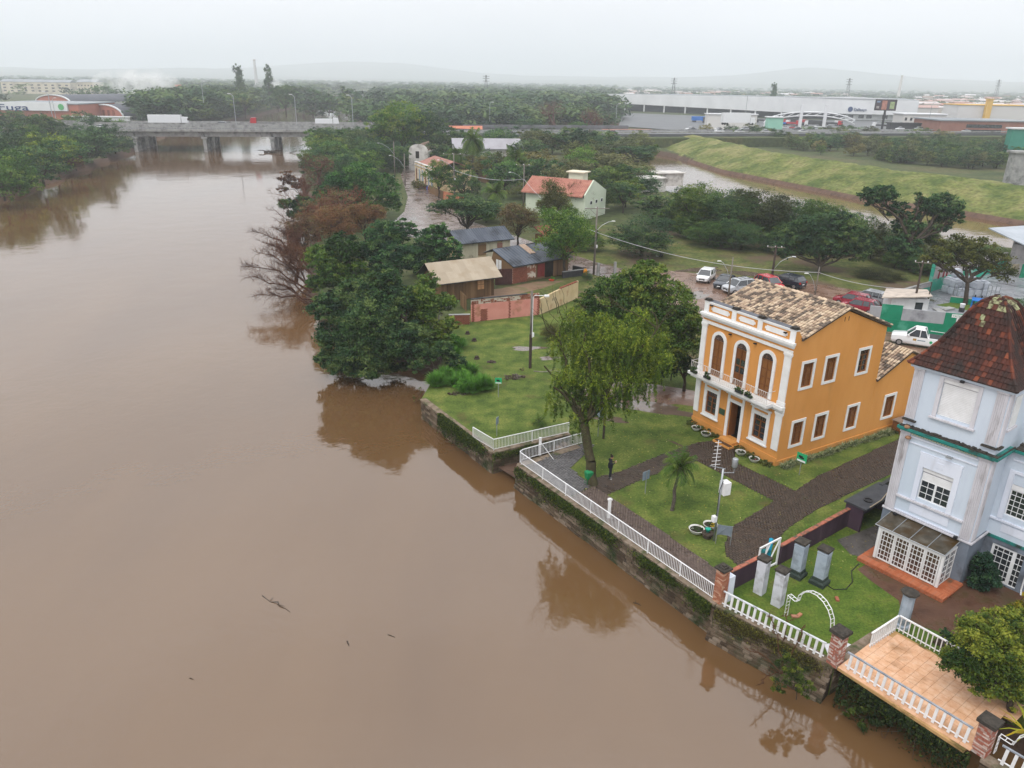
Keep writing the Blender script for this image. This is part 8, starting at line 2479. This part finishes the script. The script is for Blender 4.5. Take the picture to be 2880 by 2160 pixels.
M_fc=mat('far_cream_wall',[(0.5,0.44,0.34),(0.6,0.54,0.43)],0.06,0.85,dirt=(0.35,0.31,0.26),dscale=0.1)
M_far=mat('town_wall',[(0.35,0.33,0.31),(0.5,0.48,0.46)],0.1,0.85,tcols=[(0.7,0.69,0.67),(0.5,0.4,0.34),(0.6,0.6,0.62),(0.7,0.64,0.52)],tmix=0.7)
M_froof=mat('town_roof',[(0.25,0.13,0.1),(0.35,0.2,0.16)],0.1,0.85,tcols=[(0.4,0.2,0.16),(0.5,0.48,0.47),(0.68,0.68,0.7),(0.26,0.18,0.15),(0.33,0.15,0.11)],tmix=0.85)
M_asph=mat('wet_asphalt',[(0.06,0.063,0.07),(0.10,0.103,0.11)],0.1,0.45)
by=yaw_of((-134.9,281.3),(-75.8,292.0))
B0=Vector((-134.9,281.0,0))
br=thing('river_bridge','grey concrete twin highway bridge crossing the brown river','bridge',B0,by)
X0,X1=-42,98
for y0,zt in((0,5.9),(15.5,6.3)):
 MB().box(X0,X1,y0,y0+12.5,zt-0.45,zt).ob('deck',M_asph,br)
 for y in(y0,y0+12.2):
  MB().box(X0,X1,y-0.2,y+0.15,zt-0.5,zt+0.35).ob('kerb_beam',M_conc,br)
  if y==0:MB().box(X0,X1,y-0.05,y+0.1,zt+0.75,zt+0.95).ob('parapet_rail',M_conc,br)
  else:MB().box(X0,X1,y-0.05,y+0.1,zt+0.35,zt+1.25).ob('parapet',M_conc,br)
 for y in(y0+1.2,y0+6.2,y0+11.2):
  for xa,xb in((-18,-0.3),(0.3,23.2),(23.8,46.7),(47.3,61.5)):
   MB().prism([(xa,y,zt-0.45),(xb,y,zt-0.45),(xb,y,zt-2.3),(xa,y,zt-2.3)],(0,0.6,0)).ob('girder',M_conc,br)
pieces('baluster',MB().box(-0.12,0.12,-0.05,0.1,6.25,6.65).mesh('baluster',M_conc),[TRS(X0+0.9*i,0,0)for i in range(155)],br)
for x in(0,23.5,47,62):
 for y0 in(0,15.5):
  MB().box(x-1.0,x+1.0,y0+0.3,y0+12.2,2.9,3.55).ob('pier_cap',M_conc,br)
  for y in(y0+1.3,y0+6.3,y0+11.2):MB().box(x-0.6,x+0.6,y-0.6,y+0.6,-4,2.9).ob('pier',M_conc,br)
MB().box(X0-3,-18,0,28,-2,5.4).ob('abutment',M_conc,br)
MB().box(62.5,100,0.5,28,-2,5.4).ob('abutment',M_soil,br)
dr_=thing('driftwood','raft of dark driftwood caught on the right bridge pier','driftwood',(-88.5,287.0,WATER_Z))
link('stem',segs_mesh('stem',sum([limb_segs((RNG.normal()*2,RNG.normal(),0.1),(RNG.normal()*4,RNG.normal(),0.8),0.2,0.08,2,0.1,0,RNG)for i in range(14)],[]),M_bark,4),dr_)
def bl(x,y,z=0):return Matrix.Translation(B0)@Matrix.Rotation(by,4,'Z')@Vector((x,y,z))
hw_pts=[bl(98,0),bl(420,30),bl(640,60),bl(640,95),bl(420,62),bl(98,28)]
slab('highway',[(p.x,p.y)for p in hw_pts],-2,4.6,M_asph)
hw2=[bl(-300,-6),bl(X0-2,0),bl(X0-2,28),bl(-300,26)]
slab('highway',[(p.x,p.y)for p in hw2],-2,5.3,M_asph)
emb=[bl(110,-8),bl(420,20),bl(640,48),bl(640,60),bl(420,31),bl(110,0)]
slab('verge',[(p.x,p.y)for p in emb],-2,3.6,M_land)
for off,lab in((0.5,'pale guard rail along the near edge of the highway'),(15,'pale guard rail in the middle of the highway')):
 a,b,c=bl(100,off,4.6),bl(420,30+off,4.6),bl(640,60+off,4.6)
 t=thing('guard_rail',lab,'guard rail',a)
 MB().prism([(0,0,0.4),(b-a)+Vector((0,0,0.4)),(b-a)+Vector((0,0,0.9)),(0,0,0.9)],(0,0.2,0)).prism([(b-a)+Vector((0,0,0.4)),(c-a)+Vector((0,0,0.4)),(c-a)+Vector((0,0,0.9)),(b-a)+Vector((0,0,0.9))],(0,0.2,0)).ob('rail',M_conc,t)
def lamp_post(label,p,h,arm,group):
 t=thing('street_lamp',label,'street lamp',p,by,group)
 MB().tube([(0,0,0),(0,0,h),(arm*0.4,0,h+0.8),(arm,0,h+1.0)],0.13,4).ob('post',M_steel,t)
 MB().box(arm-0.3,arm+0.7,-0.25,0.25,h+0.85,h+1.1).ob('lamp_head',M_white,t)
for i,x in enumerate((33,55,76,-30)):
 lamp_post(['tall lamp post left of the white van on the bridge','tall lamp post over the middle of the bridge','tall lamp post near the right bridge end','tall lamp post on the left bridge approach'][i],bl(x,13.5,6),11,-1.6,'lamp posts of the bridge')
for i,(u,v,h)in enumerate(((122,262,10),(440,222,9),(1058,262,8),(1330,270,9),(1610,250,11),(2005,268,9))):
 lamp_post(['lamp post by the factory at the left edge','lamp post in front of the dark wood left of the bridge','pole beside the unfinished viaduct','pole at the highway end of the levee','lamp post in front of the white warehouse','lamp post at the billboard'][i],atY(u,v,400),h,1.2,'lamp posts of the highway')
def truck(label,p,yw,L,c,cab,h=2.9,group=None):
 t=thing('truck',label,'truck',p,yw,group)
 MB().box(-L/2,L/2-2.4,-1.25,1.25,1.0,1.0+h).ob('cargo_box',c,t)
 MB().prism([(L/2-2.2,-1.2,0.6),(L/2,-1.2,0.6),(L/2,-1.2,1.8),(L/2-0.3,-1.2,3.1),(L/2-2.2,-1.2,3.2)],(0,2.4,0)).ob('cab',cab,t)
 MB().box(L/2-0.3,L/2+0.02,-1.1,1.1,1.85,2.7).ob('windscreen',M_cglass,t)
 for x in(-L/2+1,-L/2+2.2,L/2-1.2):
  for s in(-1,1):MB().lathe([(0.5,-0.15),(0.5,0.15)],8).ob('wheel',M_tyre,t,(x,s*1.1,0.5),(PI/2,0,0))
pw_,pr_=paint('white',(0.72,0.73,0.75)),paint('red',(0.42,0.012,0.02))
truck('long white box truck crossing the bridge left of centre',bl(8,19,6.3),by,14,pw_,pw_)
truck('red-cabbed flat truck on the right part of the bridge',bl(42,19,6.3),by+PI,9,M_dark,pr_,0.3)
truck('white van-like truck near the right bridge end',bl(66,20,6.3),by,9,pw_,pw_,1.8)
truck('big white box truck on the highway before the warehouse',atY(1593,270,350)*1.0,by,15,pw_,pw_,4.0)
fc=[paint('white',(0.72,0.73,0.75)),paint('silver',(0.42,0.44,0.47)),paint('black',(0.012,0.016,0.028)),paint('red',(0.42,0.012,0.02))]
cols=['white','silver','black','red']
proto_c=[]
for i in range(4):
 proto_c.append(car('distant_car','%s car driving on the far highway'%cols[i],bl(150+i*9,8,4.6),by+PI,fc[i],4.2,1.8,1.5,'hatch' if i%2 else 'sedan','%s cars on the far highway'%cols[i],simple=True))
proto_c[0].location=bl(-12,5,5.9)
proto_c[1].location=bl(26,22,6.3)
r=random.Random(8)
for i in range(34):
 k=r.choice((0,0,0,1,1,2,3))
 c=copy_tree(proto_c[k])
 f=r.random()
 lane=r.choice((5,9,20,24))
 x=180+f*360
 c.location=bl(x,lane+(x-98)*0.093,4.62)
 c.rotation_euler=(0,0,by+(PI if lane>14 else 0)+0.09)
c=copy_tree(proto_c[0]);c.location=bl(-70,6,5.3)
for i in range(46):
 c=copy_tree(proto_c[r.choice((0,0,1,2,3))])
 c.location=(150+r.random()*140,430+r.random()*70,0.12)
 c.rotation_euler=(0,0,r.choice((0.2,1.7)))
 c['label']=c['label'].replace('driving on the far highway','parked in the far lot')
 c['group']='cars in the far lot, '+c['label'].split()[0]
vd=thing('unfinished_viaduct','unfinished concrete viaduct with orange netting beside the bare trees','bridge',atY(1000,288,335),by)
vd.location.z=0
MB().box(0,72,0,11,3.9,5.4).box(0,72,-0.2,0.2,5.4,6.6).ob('deck',mat('dark_concrete',[(0.12,0.12,0.13),(0.18,0.18,0.19)],0.4,0.9),vd)
for x in(4,20,36,54,70):MB().box(x-0.7,x+0.7,1,10,-2,3.9).ob('pier',M_conc,vd)
M_net=mat('orange_netting',[(0.6,0.2,0.12),(0.7,0.3,0.2)],0.5,0.8)
for x0,x1,z in((60,82,4.2),(-6,8,5.2),(76,96,3.4)):
 MB().prism([(x0,-1.2,z),(x1,-2.0,z-0.4),(x1,-1.5,z+1.0),(x0,-0.8,z+0.9)],(0,0.15,0)).ob('netting',M_net,vd)
t=thing('concrete_pipe','white concrete pipe lying by the unfinished viaduct','pipe',atY(962,288,300)+Vector((0,0,0)),by)
t.location.z=1.2
MB().tube([(0,0,0),(13,0,0)],1.5,10).ob('pipe',M_fw,t)
A,Bc,Cc=(84,752),(201,612),(300,606)
wh=thing('white_warehouse','huge white steel warehouse with open ground floor beyond the highway','warehouse',(Bc[0],Bc[1],0))
rel=lambda p:(p[0]-Bc[0],p[1]-Bc[1])
a_,b_,c_2=rel(A),(0,0),rel(Cc)
back=[(c_2[0]+60,c_2[1]+150),(a_[0]+90,a_[1]+130)]
MB().prism([(a_[0],a_[1],6),(0,0,4.6),(0,0,15.5),(a_[0],a_[1],13.8)],(0.8,0.5,0)).ob('fascia',M_fw,wh)
MB().prism([(0,0,4.6),(c_2[0],c_2[1],4),(c_2[0],c_2[1],14.6),(50,-2.5,16.4),(0,0,15.5)],(0,1,0)).ob('fascia',M_fw,wh)
MB().prism([(p[0],p[1],z)for p,z in zip((a_,b_,c_2,*back),(13.7,15.4,14.5,13.5,12.8))],(0,0,0.2)).ob('roof',M_fg,wh)
MB().prism([(p[0]+2,p[1]+24,0)for p in(a_,b_,c_2)]+[(c_2[0],c_2[1]+60,0),(a_[0]+30,a_[1]+60,0)],(0,0,13.1)).ob('inner_wall',mat('far_dark',[(0.05,0.06,0.08),(0.08,0.09,0.11)],0.1,0.8),wh)
for i in range(9):
 f=i/8
 MB().box(a_[0]*(1-f)-0.5,a_[0]*(1-f)+0.5,a_[1]*(1-f)+0.6,a_[1]*(1-f)+1.6,0,6).ob('column',M_fw,wh)
MB().box(48,98,-0.5,3,0,4.5).ob('office_front',M_fw,wh)
for x in(50,58,64,76,88):MB().box(x,x+4,-0.7,-0.51,1.2,3.6).ob('window',M_glass,wh)
M_lb=mat('logo_blue',[(0.02,0.05,0.14),(0.03,0.06,0.17)],1,0.6)
lx=atY(1848,239.5,605)
text('lettering','Dalleaço',2.7,M_lb,wh,(lx.x-Bc[0],-3.6,lx.z),(PI/2,0,-0.06),0.15)
MB().lathe([(0.6,0),(1.8,0),(1.8,0.3),(0.6,0.3)],20).ob('logo_ring',M_lb,wh,(lx.x-Bc[0]-2.4,-3.0,lx.z+1.0),(PI/2,0,0))
MB().box(-1.6,2.9,0,0.3,-0.5,3.9).ob('logo_bar',M_lb,wh,(lx.x-Bc[0]-4.6+1.0,-3.2,9.6))if False else None
bb_=atY(1903,288,430)
t=thing('billboard','large illuminated billboard on a single tall black post by the highway','billboard',(bb_.x,430,0),-0.25)
MB().tube([(0,0,0),(0,0,12)],0.6,8).ob('post',M_black,t)
MB().box(-5.4,5,-0.5,1.2,12,17.6).ob('frame',M_black,t)
MB().box(-5.1,4.7,-0.55,-0.51,12.3,17.3).ob('poster',mat('poster_dark',[(0.03,0.025,0.04),(0.09,0.06,0.07)],0.5,0.4,space='object'),t)
for x0,x1,z0,z1,c in((-4.8,-3.2,16,16.8,(0.25,0.35,0.5)),(-4.7,-3.4,13,14.2,(0.45,0.42,0.4)),(-2.2,0.3,12.5,17,(0.5,0.22,0.16)),(1.8,4.0,12.9,16.4,(0.4,0.5,0.25))):
 MB().box(x0,x1,-0.6,-0.552,z0,z1).ob('poster_block',mat('poster_%d'%int(x0*10),[c,tuple(q*0.5 for q in c)],0.7,0.4),t)
t=thing('arched_footbridge','white arched lattice footbridge in front of the warehouse','footbridge',(atY(1700,255,470).x,470,0),0)
m=MB()
for k in range(14):
 a0,a1=PI-PI*k/14*0.9,PI-PI*(k+1)/14*0.9
 p0,p1=(30*math.cos(a0)*0.9+14,0,6.5*math.sin(a0)+1),(30*math.cos(a1)*0.9+14,0,6.5*math.sin(a1)+1)
 m.tube([p0,p1],0.35,4).tube([(p0[0],0,p0[2]+2),(p1[0],0,p1[2]+2)],0.35,4).tube([p0,(p1[0],0,p1[2]+2)],0.2,3)
m.ob('lattice',M_fw,t)
for x in(8,22):MB().box(x-0.8,x+0.8,-0.6,0.6,0,13.5).ob('pylon',M_fw,t)
def fbox(name,label,cat,u0,v0,u1,v1,Y,dep,wall,roof,group=None,gable=0.0,yaw=0.0,wins=0,winm=None):
 a,b=atY(u0,v0,Y),atY(u1,v1,Y)
 w,h=b.x-a.x,max(2.5,a.z)
 t=thing(name,label,cat,(a.x,Y,0),yaw,group)
 MB().box(0,w,0,dep,0,h).ob('wall',wall,t)
 if gable:MB().prism([(-0.5,-0.5,h),(-0.5,dep+0.5,h),(-0.5,dep/2,h+gable)],(w+1,0,0)).ob('roof',roof,t)
 else:MB().box(-0.5,w+0.5,-0.5,dep+0.5,h+0.01,h+0.5).ob('roof',roof,t)
 for i in range(wins):
  for z in([h*0.5]if h<8 else[h*0.2,h*0.45,h*0.7]):
   MB().box(w*(i+0.3)/wins,w*(i+0.7)/wins,-0.12,-0.01,z,z+1.5).ob('window',winm or M_glass,t)
 return t
for i in range(22):
 f=r.random()
 p=Vector((110+f*150+r.uniform(-8,8),560-f*90+r.uniform(-25,20),0))
 truck('parked truck in the crowded lot before the warehouse',p,r.choice((0.1,-0.8,2.4)),12,r.choice((M_dark,pw_,M_dark,pr_,mb_)),r.choice((pw_,pw_,pr_)),r.choice((1.0,2.6)),'trucks in the warehouse lot')
sheet('truck_lot',[(60,470),(90,680),(200,600),(330,600),(330,400),(120,400)],0.1,M_asph)
for a in(('kiosk','pale mint green kiosk by the highway before the warehouse','kiosk',1660,254,1693,254,390,4,mat('mint_wall',[(0.25,0.5,0.4),(0.3,0.56,0.46)],0.3,0.7),M_fw),('long_shelter','long low white shelter roof among the trucks','shelter',1529,247,1636,250,450,6,M_far,M_fw),('brick_factory','long brick-red factory wall with dark gate at the right edge','factory',2032,261,2225,262,375,25,mat('dull_brick',[(0.22,0.1,0.075),(0.3,0.15,0.115)],0.2,0.85),M_fg),('grey_depot','low grey building with a row of windows left of the brick factory','depot',1953,247,2045,250,430,12,M_far,M_fw),('yellow_station','yellow and white station with a tall yellow sign tower','building',2072,227,2225,228,560,20,M_far,mat('station_yellow',[(0.6,0.36,0.06),(0.66,0.42,0.1)],0.2,0.7)),('yellow_sign_tower','tall yellow tower of the yellow station','tower',2136,215,2147,215,556,3,MATS['station_yellow'],MATS['station_yellow']),('green_shop','green-fronted shop building at the right edge of the picture','building',2188,279,2240,279,285,3,mat('shop_green',[(0.03,0.2,0.14),(0.05,0.24,0.18)],0.3,0.7),M_fw),('concrete_block','square weathered concrete building behind the levee at the right edge','building',2196,331,2250,331,205,3,M_conc,M_conc),('scrap_wagon','dark row of old wagons standing beside the highway','wagon',1924,267,2032,268,392,4,M_dark,M_dark)):
 fbox(*a,wins=8 if a[0]in('grey_depot',)else(1 if a[0]=='brick_factory' else 0))
f1=fbox('factory_shop','white and orange factory shop with dark lettering at the left edge','factory',-20,223,168,226,430,40,M_fr,M_fg)
q0,q1=atY(-20,234,429),atY(170,238,429)
t0=f1
hh=atY(0,222,430).z
MB().box(-2,41,-1.4,-0.2,hh-3.6,hh+0.6).ob('sign_band',M_fw,t0)
fz=atY(0,237.5,428)
ft_=text('lettering','Fuga',4.4,M_lb,t0,(atY(-6,237,428).x-t0.location.x,-1.6,fz.z),(PI/2,0,0),0.1)
ft_.scale=(2.1,1,1)
MB().lathe([(0.0,0),(1.6,0),(1.6,0.2),(0,0.2)],8).ob('green_emblem',mat('leaf_green',[(0.08,0.35,0.12),(0.1,0.4,0.15)],1,0.6),t0,(atY(130,229,428).x-t0.location.x,-1.45,hh-1.6),(PI/2,0,0))
def hall(label,u0,u1,vb,vt,Y,dep,yaw=0.0,wins=5):
 a,b=atY(u0,vb,Y),atY(u1,vb,Y)
 w,h=(b.x-a.x),atY((u0+u1)/2,vt,Y).z-a.z
 z0=max(0,a.z)
 t=thing('arched_hall',label,'hall',(a.x,Y,0),yaw)
 arc=[(w/2-w/2*math.cos(PI*k/16),z0+h*math.sin(PI*k/16))for k in range(17)]
 MB().prism([(0,0,0)]+[(x,0,z)for x,z in arc]+[(w,0,0)],(0,1,0)).ob('front',M_fr,t)
 m=MB()
 for(xa,za),(xb,zb)in zip(arc[:-1],arc[1:]):m.prism([(xa,-0.6,za+0.1),(xb,-0.6,zb+0.1),(xb,-0.6,zb+0.7),(xa,-0.6,za+0.7)],(0,1.2,0))
 m.ob('white_rim',M_fw,t)
 m=MB()
 for(xa,za),(xb,zb)in zip(arc[:-1],arc[1:]):m.quad((xa,0.6,za+0.5),(xb,0.6,zb+0.5),(xb,dep,zb+0.5),(xa,dep,za+0.5))
 m.ob('roof',mat('dark_vault',[(0.06,0.065,0.08),(0.1,0.105,0.125)],0.1,0.7),t)
 for i in range(wins):MB().box(w*(0.2+0.13*i),w*(0.26+0.13*i),-0.3,-0.01,z0+0.4,z0+h*0.62).ob('window',M_redb,t)
hall('red brick arched factory hall with white rim behind the bridge',188,285,252,227,455,75,-0.3)
hall('smaller red arched hall behind the factory shop',78,172,222,206,540,60,-0.3,0)
fbox('long_hall','low white painted wall with graffiti before the arched hall','wall',136,252,280,256,430,3,M_fw,M_fw)
fbox('flat_factory','pale flat roofs of the factory stretching right behind the hall','factory',150,212,345,216,600,50,M_fw,M_fg)
fbox('apartment_block','row of yellowish four-storey apartment blocks far left','apartments',0,176,150,178,1000,16,M_fc,M_fg,wins=10,gable=3)
fbox('apartment_block','yellowish apartment block at the right end of the far left row','apartments',165,177,207,178,960,18,M_fc,M_fg,wins=6,gable=3)
fbox('red_roof_mill','long mill with dull red roof behind the smoke','mill',391,195,495,197,800,60,M_fc,M_fr)
fbox('orange_tower','narrow orange tower beside the smoke','tower',378,184,385,184,800,6,M_net,M_net)
for i,(u,v0,Y,h,lab)in enumerate(((549,129,1300,44,'tall slender brick chimney on the far left horizon'),(1949,163,1500,46,'tall leaning-looking chimney on the right horizon'))):
 p=atY(u,v0,Y)
 h=p.z
 t=thing('factory_chimney',lab,'chimney',(p.x,Y,0))
 MB().tube([(0,0,0),(0,0,h)],[3.0,1.7],10).ob('stack',M_far,t)
 MB().tube([(0,0,h-1),(0,0,h+0.3)],2.1,10).ob('rim',M_far,t)
def pylon(label,u,Y,v):
 p=atY(u,v,Y)
 h=p.z
 t=thing('power_pylon',label,'pylon',(p.x,Y,0),0,'power pylons on the horizon')
 m=MB()
 for sx in(-1,1):
  for sy in(-1,1):m.tube([(sx*3.2,sy*3.2,0),(sx*0.5,sy*0.5,h)],0.3,3)
 for k in range(6):
  z0,z1=h*k/6,h*(k+1)/6
  w0,w1=3.2-2.7*k/6,3.2-2.7*(k+1)/6
  for s in(-1,1):m.tube([(-w0*s,-w0,z0),(w1*s,-w1,z1)],0.18,3)
 m.ob('lattice',M_dark,t)
 for z in(0.75,0.86,0.95):MB().tube([(-4.5,0,h*z),(4.5,0,h*z)],0.3,3).ob('crossarm',M_dark,t)
pylon('lattice power pylon in the middle of the horizon',1050,1100,162)
pylon('lattice power pylon above the warehouse',1457,1200,168)
pylon('lattice power pylon right of the warehouse roof',1836,1200,169)
pylon('lattice power pylon near the right edge of the horizon',2159,1300,172)
sm_=bpy.data.materials.new('smoke_volume')
sm_.use_nodes=True
n_,l_=sm_.node_tree.nodes,sm_.node_tree.links
n_.clear()
mo=n_.new('ShaderNodeOutputMaterial')
pv=n_.new('ShaderNodeVolumePrincipled')
pv.inputs['Color'].default_value=(0.97,0.97,0.98,1)
tc=n_.new('ShaderNodeTexCoord')
nt=n_.new('ShaderNodeTexNoise')
nt.inputs['Scale'].default_value=0.09
nt.inputs['Detail'].default_value=4
l_.new(tc.outputs['Object'],nt.inputs['Vector'])
mr2=n_.new('ShaderNodeMapRange')
mr2.inputs['From Min'].default_value=0.45
mr2.inputs['From Max'].default_value=0.7
mr2.inputs['To Min'].default_value=0.0
mr2.inputs['To Max'].default_value=0.06
l_.new(nt.outputs['Fac'],mr2.inputs['Value'])
l_.new(mr2.outputs[0],pv.inputs['Density'])
l_.new(pv.outputs[0],mo.inputs['Volume'])
for i,(u,v,Y,rx,rz_,lab)in enumerate(((325,190,700,26,17,'white smoke plume rising behind the factory roofs'),(270,178,760,30,12,'thin smoke drifting left over the far factory'),(590,200,900,24,14,'thin bluish smoke over the wood right of the chimney'))):
 p=atY(u,v,Y)
 bm2=bmesh.new()
 bmesh.ops.create_icosphere(bm2,subdivisions=3,radius=1)
 me=bpy.data.meshes.new('smoke')
 bm2.to_mesh(me)
 bm2.free()
 me.transform(Matrix.Diagonal((rx,22,rz_,1)))
 me.materials.append(sm_)
 tag(link('smoke',me,None,p),lab,'smoke',kind='stuff')
def scatter(n,region,label,group,kinds,hs,seed,cols=((0.9,1,1),),q=None,nm='tree'):
 cols=cols+((1,1,1),(1.25,1.1,0.8),(0.8,0.95,1),(1.05,1.2,0.9))
 """individual trees on the ground seen inside picture polygon `region`"""
 r=random.Random(seed)
 us,vs=[p[0]for p in region],[p[1]for p in region]
 k=0
 made=[]
 while k<n:
  u,v=r.uniform(min(us),max(us)),r.uniform(min(vs),max(vs))
  if not inpoly(u,v,region):continue
  b=G(u,v)
  h=r.uniform(*hs)
  kd,lm=r.choice(kinds)
  c=r.choice(cols)
  g=r.uniform(0.75,1.4)
  made.append((u,{('round','dark_foliage'):'dark rounded',('bush','dark_foliage'):'dark bushy',('tall','dark_foliage'):'tall dark'}.get((kd,lm.name),'pale olive' if lm is L_olive else 'green bushy'),ptree(label,None,None,None,kd,lm,q,(c[0]*g,c[1]*g,c[2]*g,1),r.randrange(3),group=group,loc=b,h=h,wm_=h*r.uniform(0.95,1.5),name=nm,cat=nm)))
  k+=1
 made.sort(key=lambda m:m[0])
 for i,m in enumerate(made):m[2]['label']='%s %s, %s from the left %s'%(m[1],nm,ordn(i+1),label)
DK,MD,OL=('round',L_dark),('bush',L_mid),('bush',L_olive)
BD,TL=('bush',L_dark),('tall',L_dark)
scatter(40,[(700,300),(790,300),(860,330),(870,372),(810,372),(760,390),(690,400),(670,345)],'between the river and the flooded street','trees between river and street',(DK,BD,MD),(6,10),1,q=MQ)
scatter(48,[(900,330),(1130,300),(1380,300),(1400,370),(1390,440),(1300,470),(1200,440),(1080,420),(1010,425),(960,370)],'in the thicket of palms and olive trees','trees of the palm thicket',(DK,BD,MD,OL,OL),(5.5,10),2,q=MQ,cols=((0.9,1,0.9),(1.1,1.1,0.8)))
scatter(38,[(1400,440),(1480,455),(1700,500),(1850,525),(2000,535),(2110,545),(2000,590),(1900,580),(1780,560),(1600,535),(1420,515)],'in the thicket along the canal','trees of the canal thicket',(DK,BD,MD,MD,OL),(3.2,6),3,q=MQ,cols=((0.85,0.95,0.85),(0.7,0.8,0.7)))
scatter(26,[(0,330),(60,300),(150,285),(250,285),(275,312),(200,345),(110,380),(0,420)],'in the wood along the left bank','trees of the left bank',(BD,BD,MD),(8,12),4,q=MQ,cols=((0.9,1.1,1.0),))
scatter(135,[(1500,300),(1620,292),(1900,300),(2160,305),(2212,330),(2212,372),(2050,362),(1800,338),(1600,312)],'in the scrub behind the levee','bushes behind the levee',(BD,MD,OL,BD),(4,8.5),5,nm='bush',cols=((0.9,1,1),(0.8,0.85,0.9)),q=MQ)
scatter(26,[(300,246),(520,240),(760,222),(775,240),(770,256),(560,262),(340,258)],'in the wood beyond the bridge','trees beyond the bridge',(DK,BD,BD,MD),(12,20),6,q=LQ_,cols=((0.9,1,1),))
scatter(26,[(800,228),(1000,215),(1300,218),(1310,250),(1200,262),(1000,262),(830,258)],'in the wood behind the unfinished viaduct','trees behind the viaduct',(DK,BD,BD,MD),(9,17),7,q=LQ_,cols=((0.9,1,1),))
scatter(24,[(1300,196),(1600,190),(2212,200),(2212,235),(2000,225),(1960,212),(1320,205)],'among the far town roofs','trees of the far town',(DK,BD,TL),(8,15),8,q=LQ_)
for i,(u,v,Y,h,lab)in enumerate(((512,138,620,36,'tall ragged tree standing above the wood left of the chimney'),(577,141,640,37,'tall tree right of the chimney on the left skyline'),(612,175,520,24,'round-topped tall tree below the chimney'),(1674,178,720,24,'single dark conical tree above the warehouse roof'),(352,208,450,21,'pale feathery tree beside the arched hall'))):
 p=atY(u,v,Y)
 h=p.z
 ptree(lab,None,None,None,'tall' if i!=2 else 'round',L_dark if i!=4 else L_olive,MQ,(0.9,1,1,1),i%3,loc=(p.x,Y,0),h=h,wm_=h*(0.45 if i!=2 else 0.8))
hm_=MB().box(-0.5,0.5,-0.5,0.5,0,1).mesh('wall',M_far)
rm_=MB().prism([(-0.55,-0.56,0),(-0.55,0.56,0),(-0.55,0,0.55)],(1.1,0,0)).mesh('roof',M_froof)
r=random.Random(12)
reg=[(1330,205),(1700,196),(2212,205),(2212,262),(2100,250),(1980,215),(1330,208)]
k=0
while k<295:
 u,v=r.uniform(1300,2230),190+60*r.random()**1.6
 if v>212 and u<1985:continue
 b=G(u,v)
 if b.y>1900:continue
 t=thing('town_house','low house in the hazy far town','house',b,r.uniform(-0.5,0.5),'low houses of the far town')
 w_,d_,h_=r.uniform(9,26),r.uniform(8,14),r.uniform(4,8)
 link('wall',hm_,t,scale=(w_,d_,h_))
 link('roof',rm_,t,(0,0,h_+0.01),scale=(w_,d_,r.uniform(1.5,4)))
 k+=1
def wood(name,n,seed,rngY,az_,hs,keep,nc=170,cs_=0.085):
 rng=np.random.default_rng(seed)
 cm=crown_mesh('wood',[((0,0,0.5),(0.5,0.5,0.5))],nc,cs_,L_dark,seed=seed,clump=0.4)
 ms=[]
 while len(ms)<n:
  Y=rngY[0]*(rngY[1]/rngY[0])**rng.random()
  X=Y*math.tan(rng.uniform(*az_))
  if not keep(X,Y):continue
  h=rng.uniform(*hs)
  ms.append(TRS(X,Y,-0.5,rng.random()*6,s=(h*1.5,h*1.5,h)))
 xs_,ys_=np.array([m[0][3]for m in ms]),np.array([m[1][3]for m in ms])
 d_=np.minimum(sdist(xs_,ys_,RIVER),sdist(xs_,ys_,CANAL2))
 ms=[m for m,q in zip(ms,d_)if q>6]
 o=join_copies(name,cm,ms,None,'stuff')
 return o
wood('far_wood',3600,5,(520,4200),(-0.66,0.12),(9,17),lambda X,Y:not(X<-0.43*Y and Y<1150)or random.random()<0.05)
wood('viaduct_wood',420,7,(400,640),(-0.30,0.10),(9,16),lambda X,Y:inpoly(X,Y,[(-88,420),(-60,540),(-90,640),(60,640),(75,540),(40,400),(-10,400)]),420,0.055)
wood('bridge_wood',330,8,(350,640),(-0.66,-0.28),(10,18),lambda X,Y:inpoly(X,Y,[(-158,350),(-180,520),(-205,640),(-260,640),(-225,420),(-190,350)])and X>-0.45*Y,420,0.055)
wood('distant_wood',1500,6,(900,4200),(0.12,0.66),(8,14),lambda X,Y:True)
nl_=1500
P_=np.stack([RNG.uniform(3,22,nl_),RNG.uniform(34,60,nl_),np.full(nl_,0.03)],1)
P_=P_[[i for i in range(nl_)if inpoly(P_[i,0],P_[i,1],gpoly)and not(13<P_[i,0]and P_[i,1]>46)]]
V,Q=leaves(P_,0.045,RNG,up=2.5)
tag(link('fallen_leaves',mesh_np('fallen_leaves',V,Q,None,RNG.random(len(P_)),leafmat('yellow_leaf',[(0.2,0.12,0.02),(0.4,0.32,0.05),(0.45,0.42,0.2)]))),'yellow fallen leaves scattered over the garden lawn','leaves',kind='stuff')
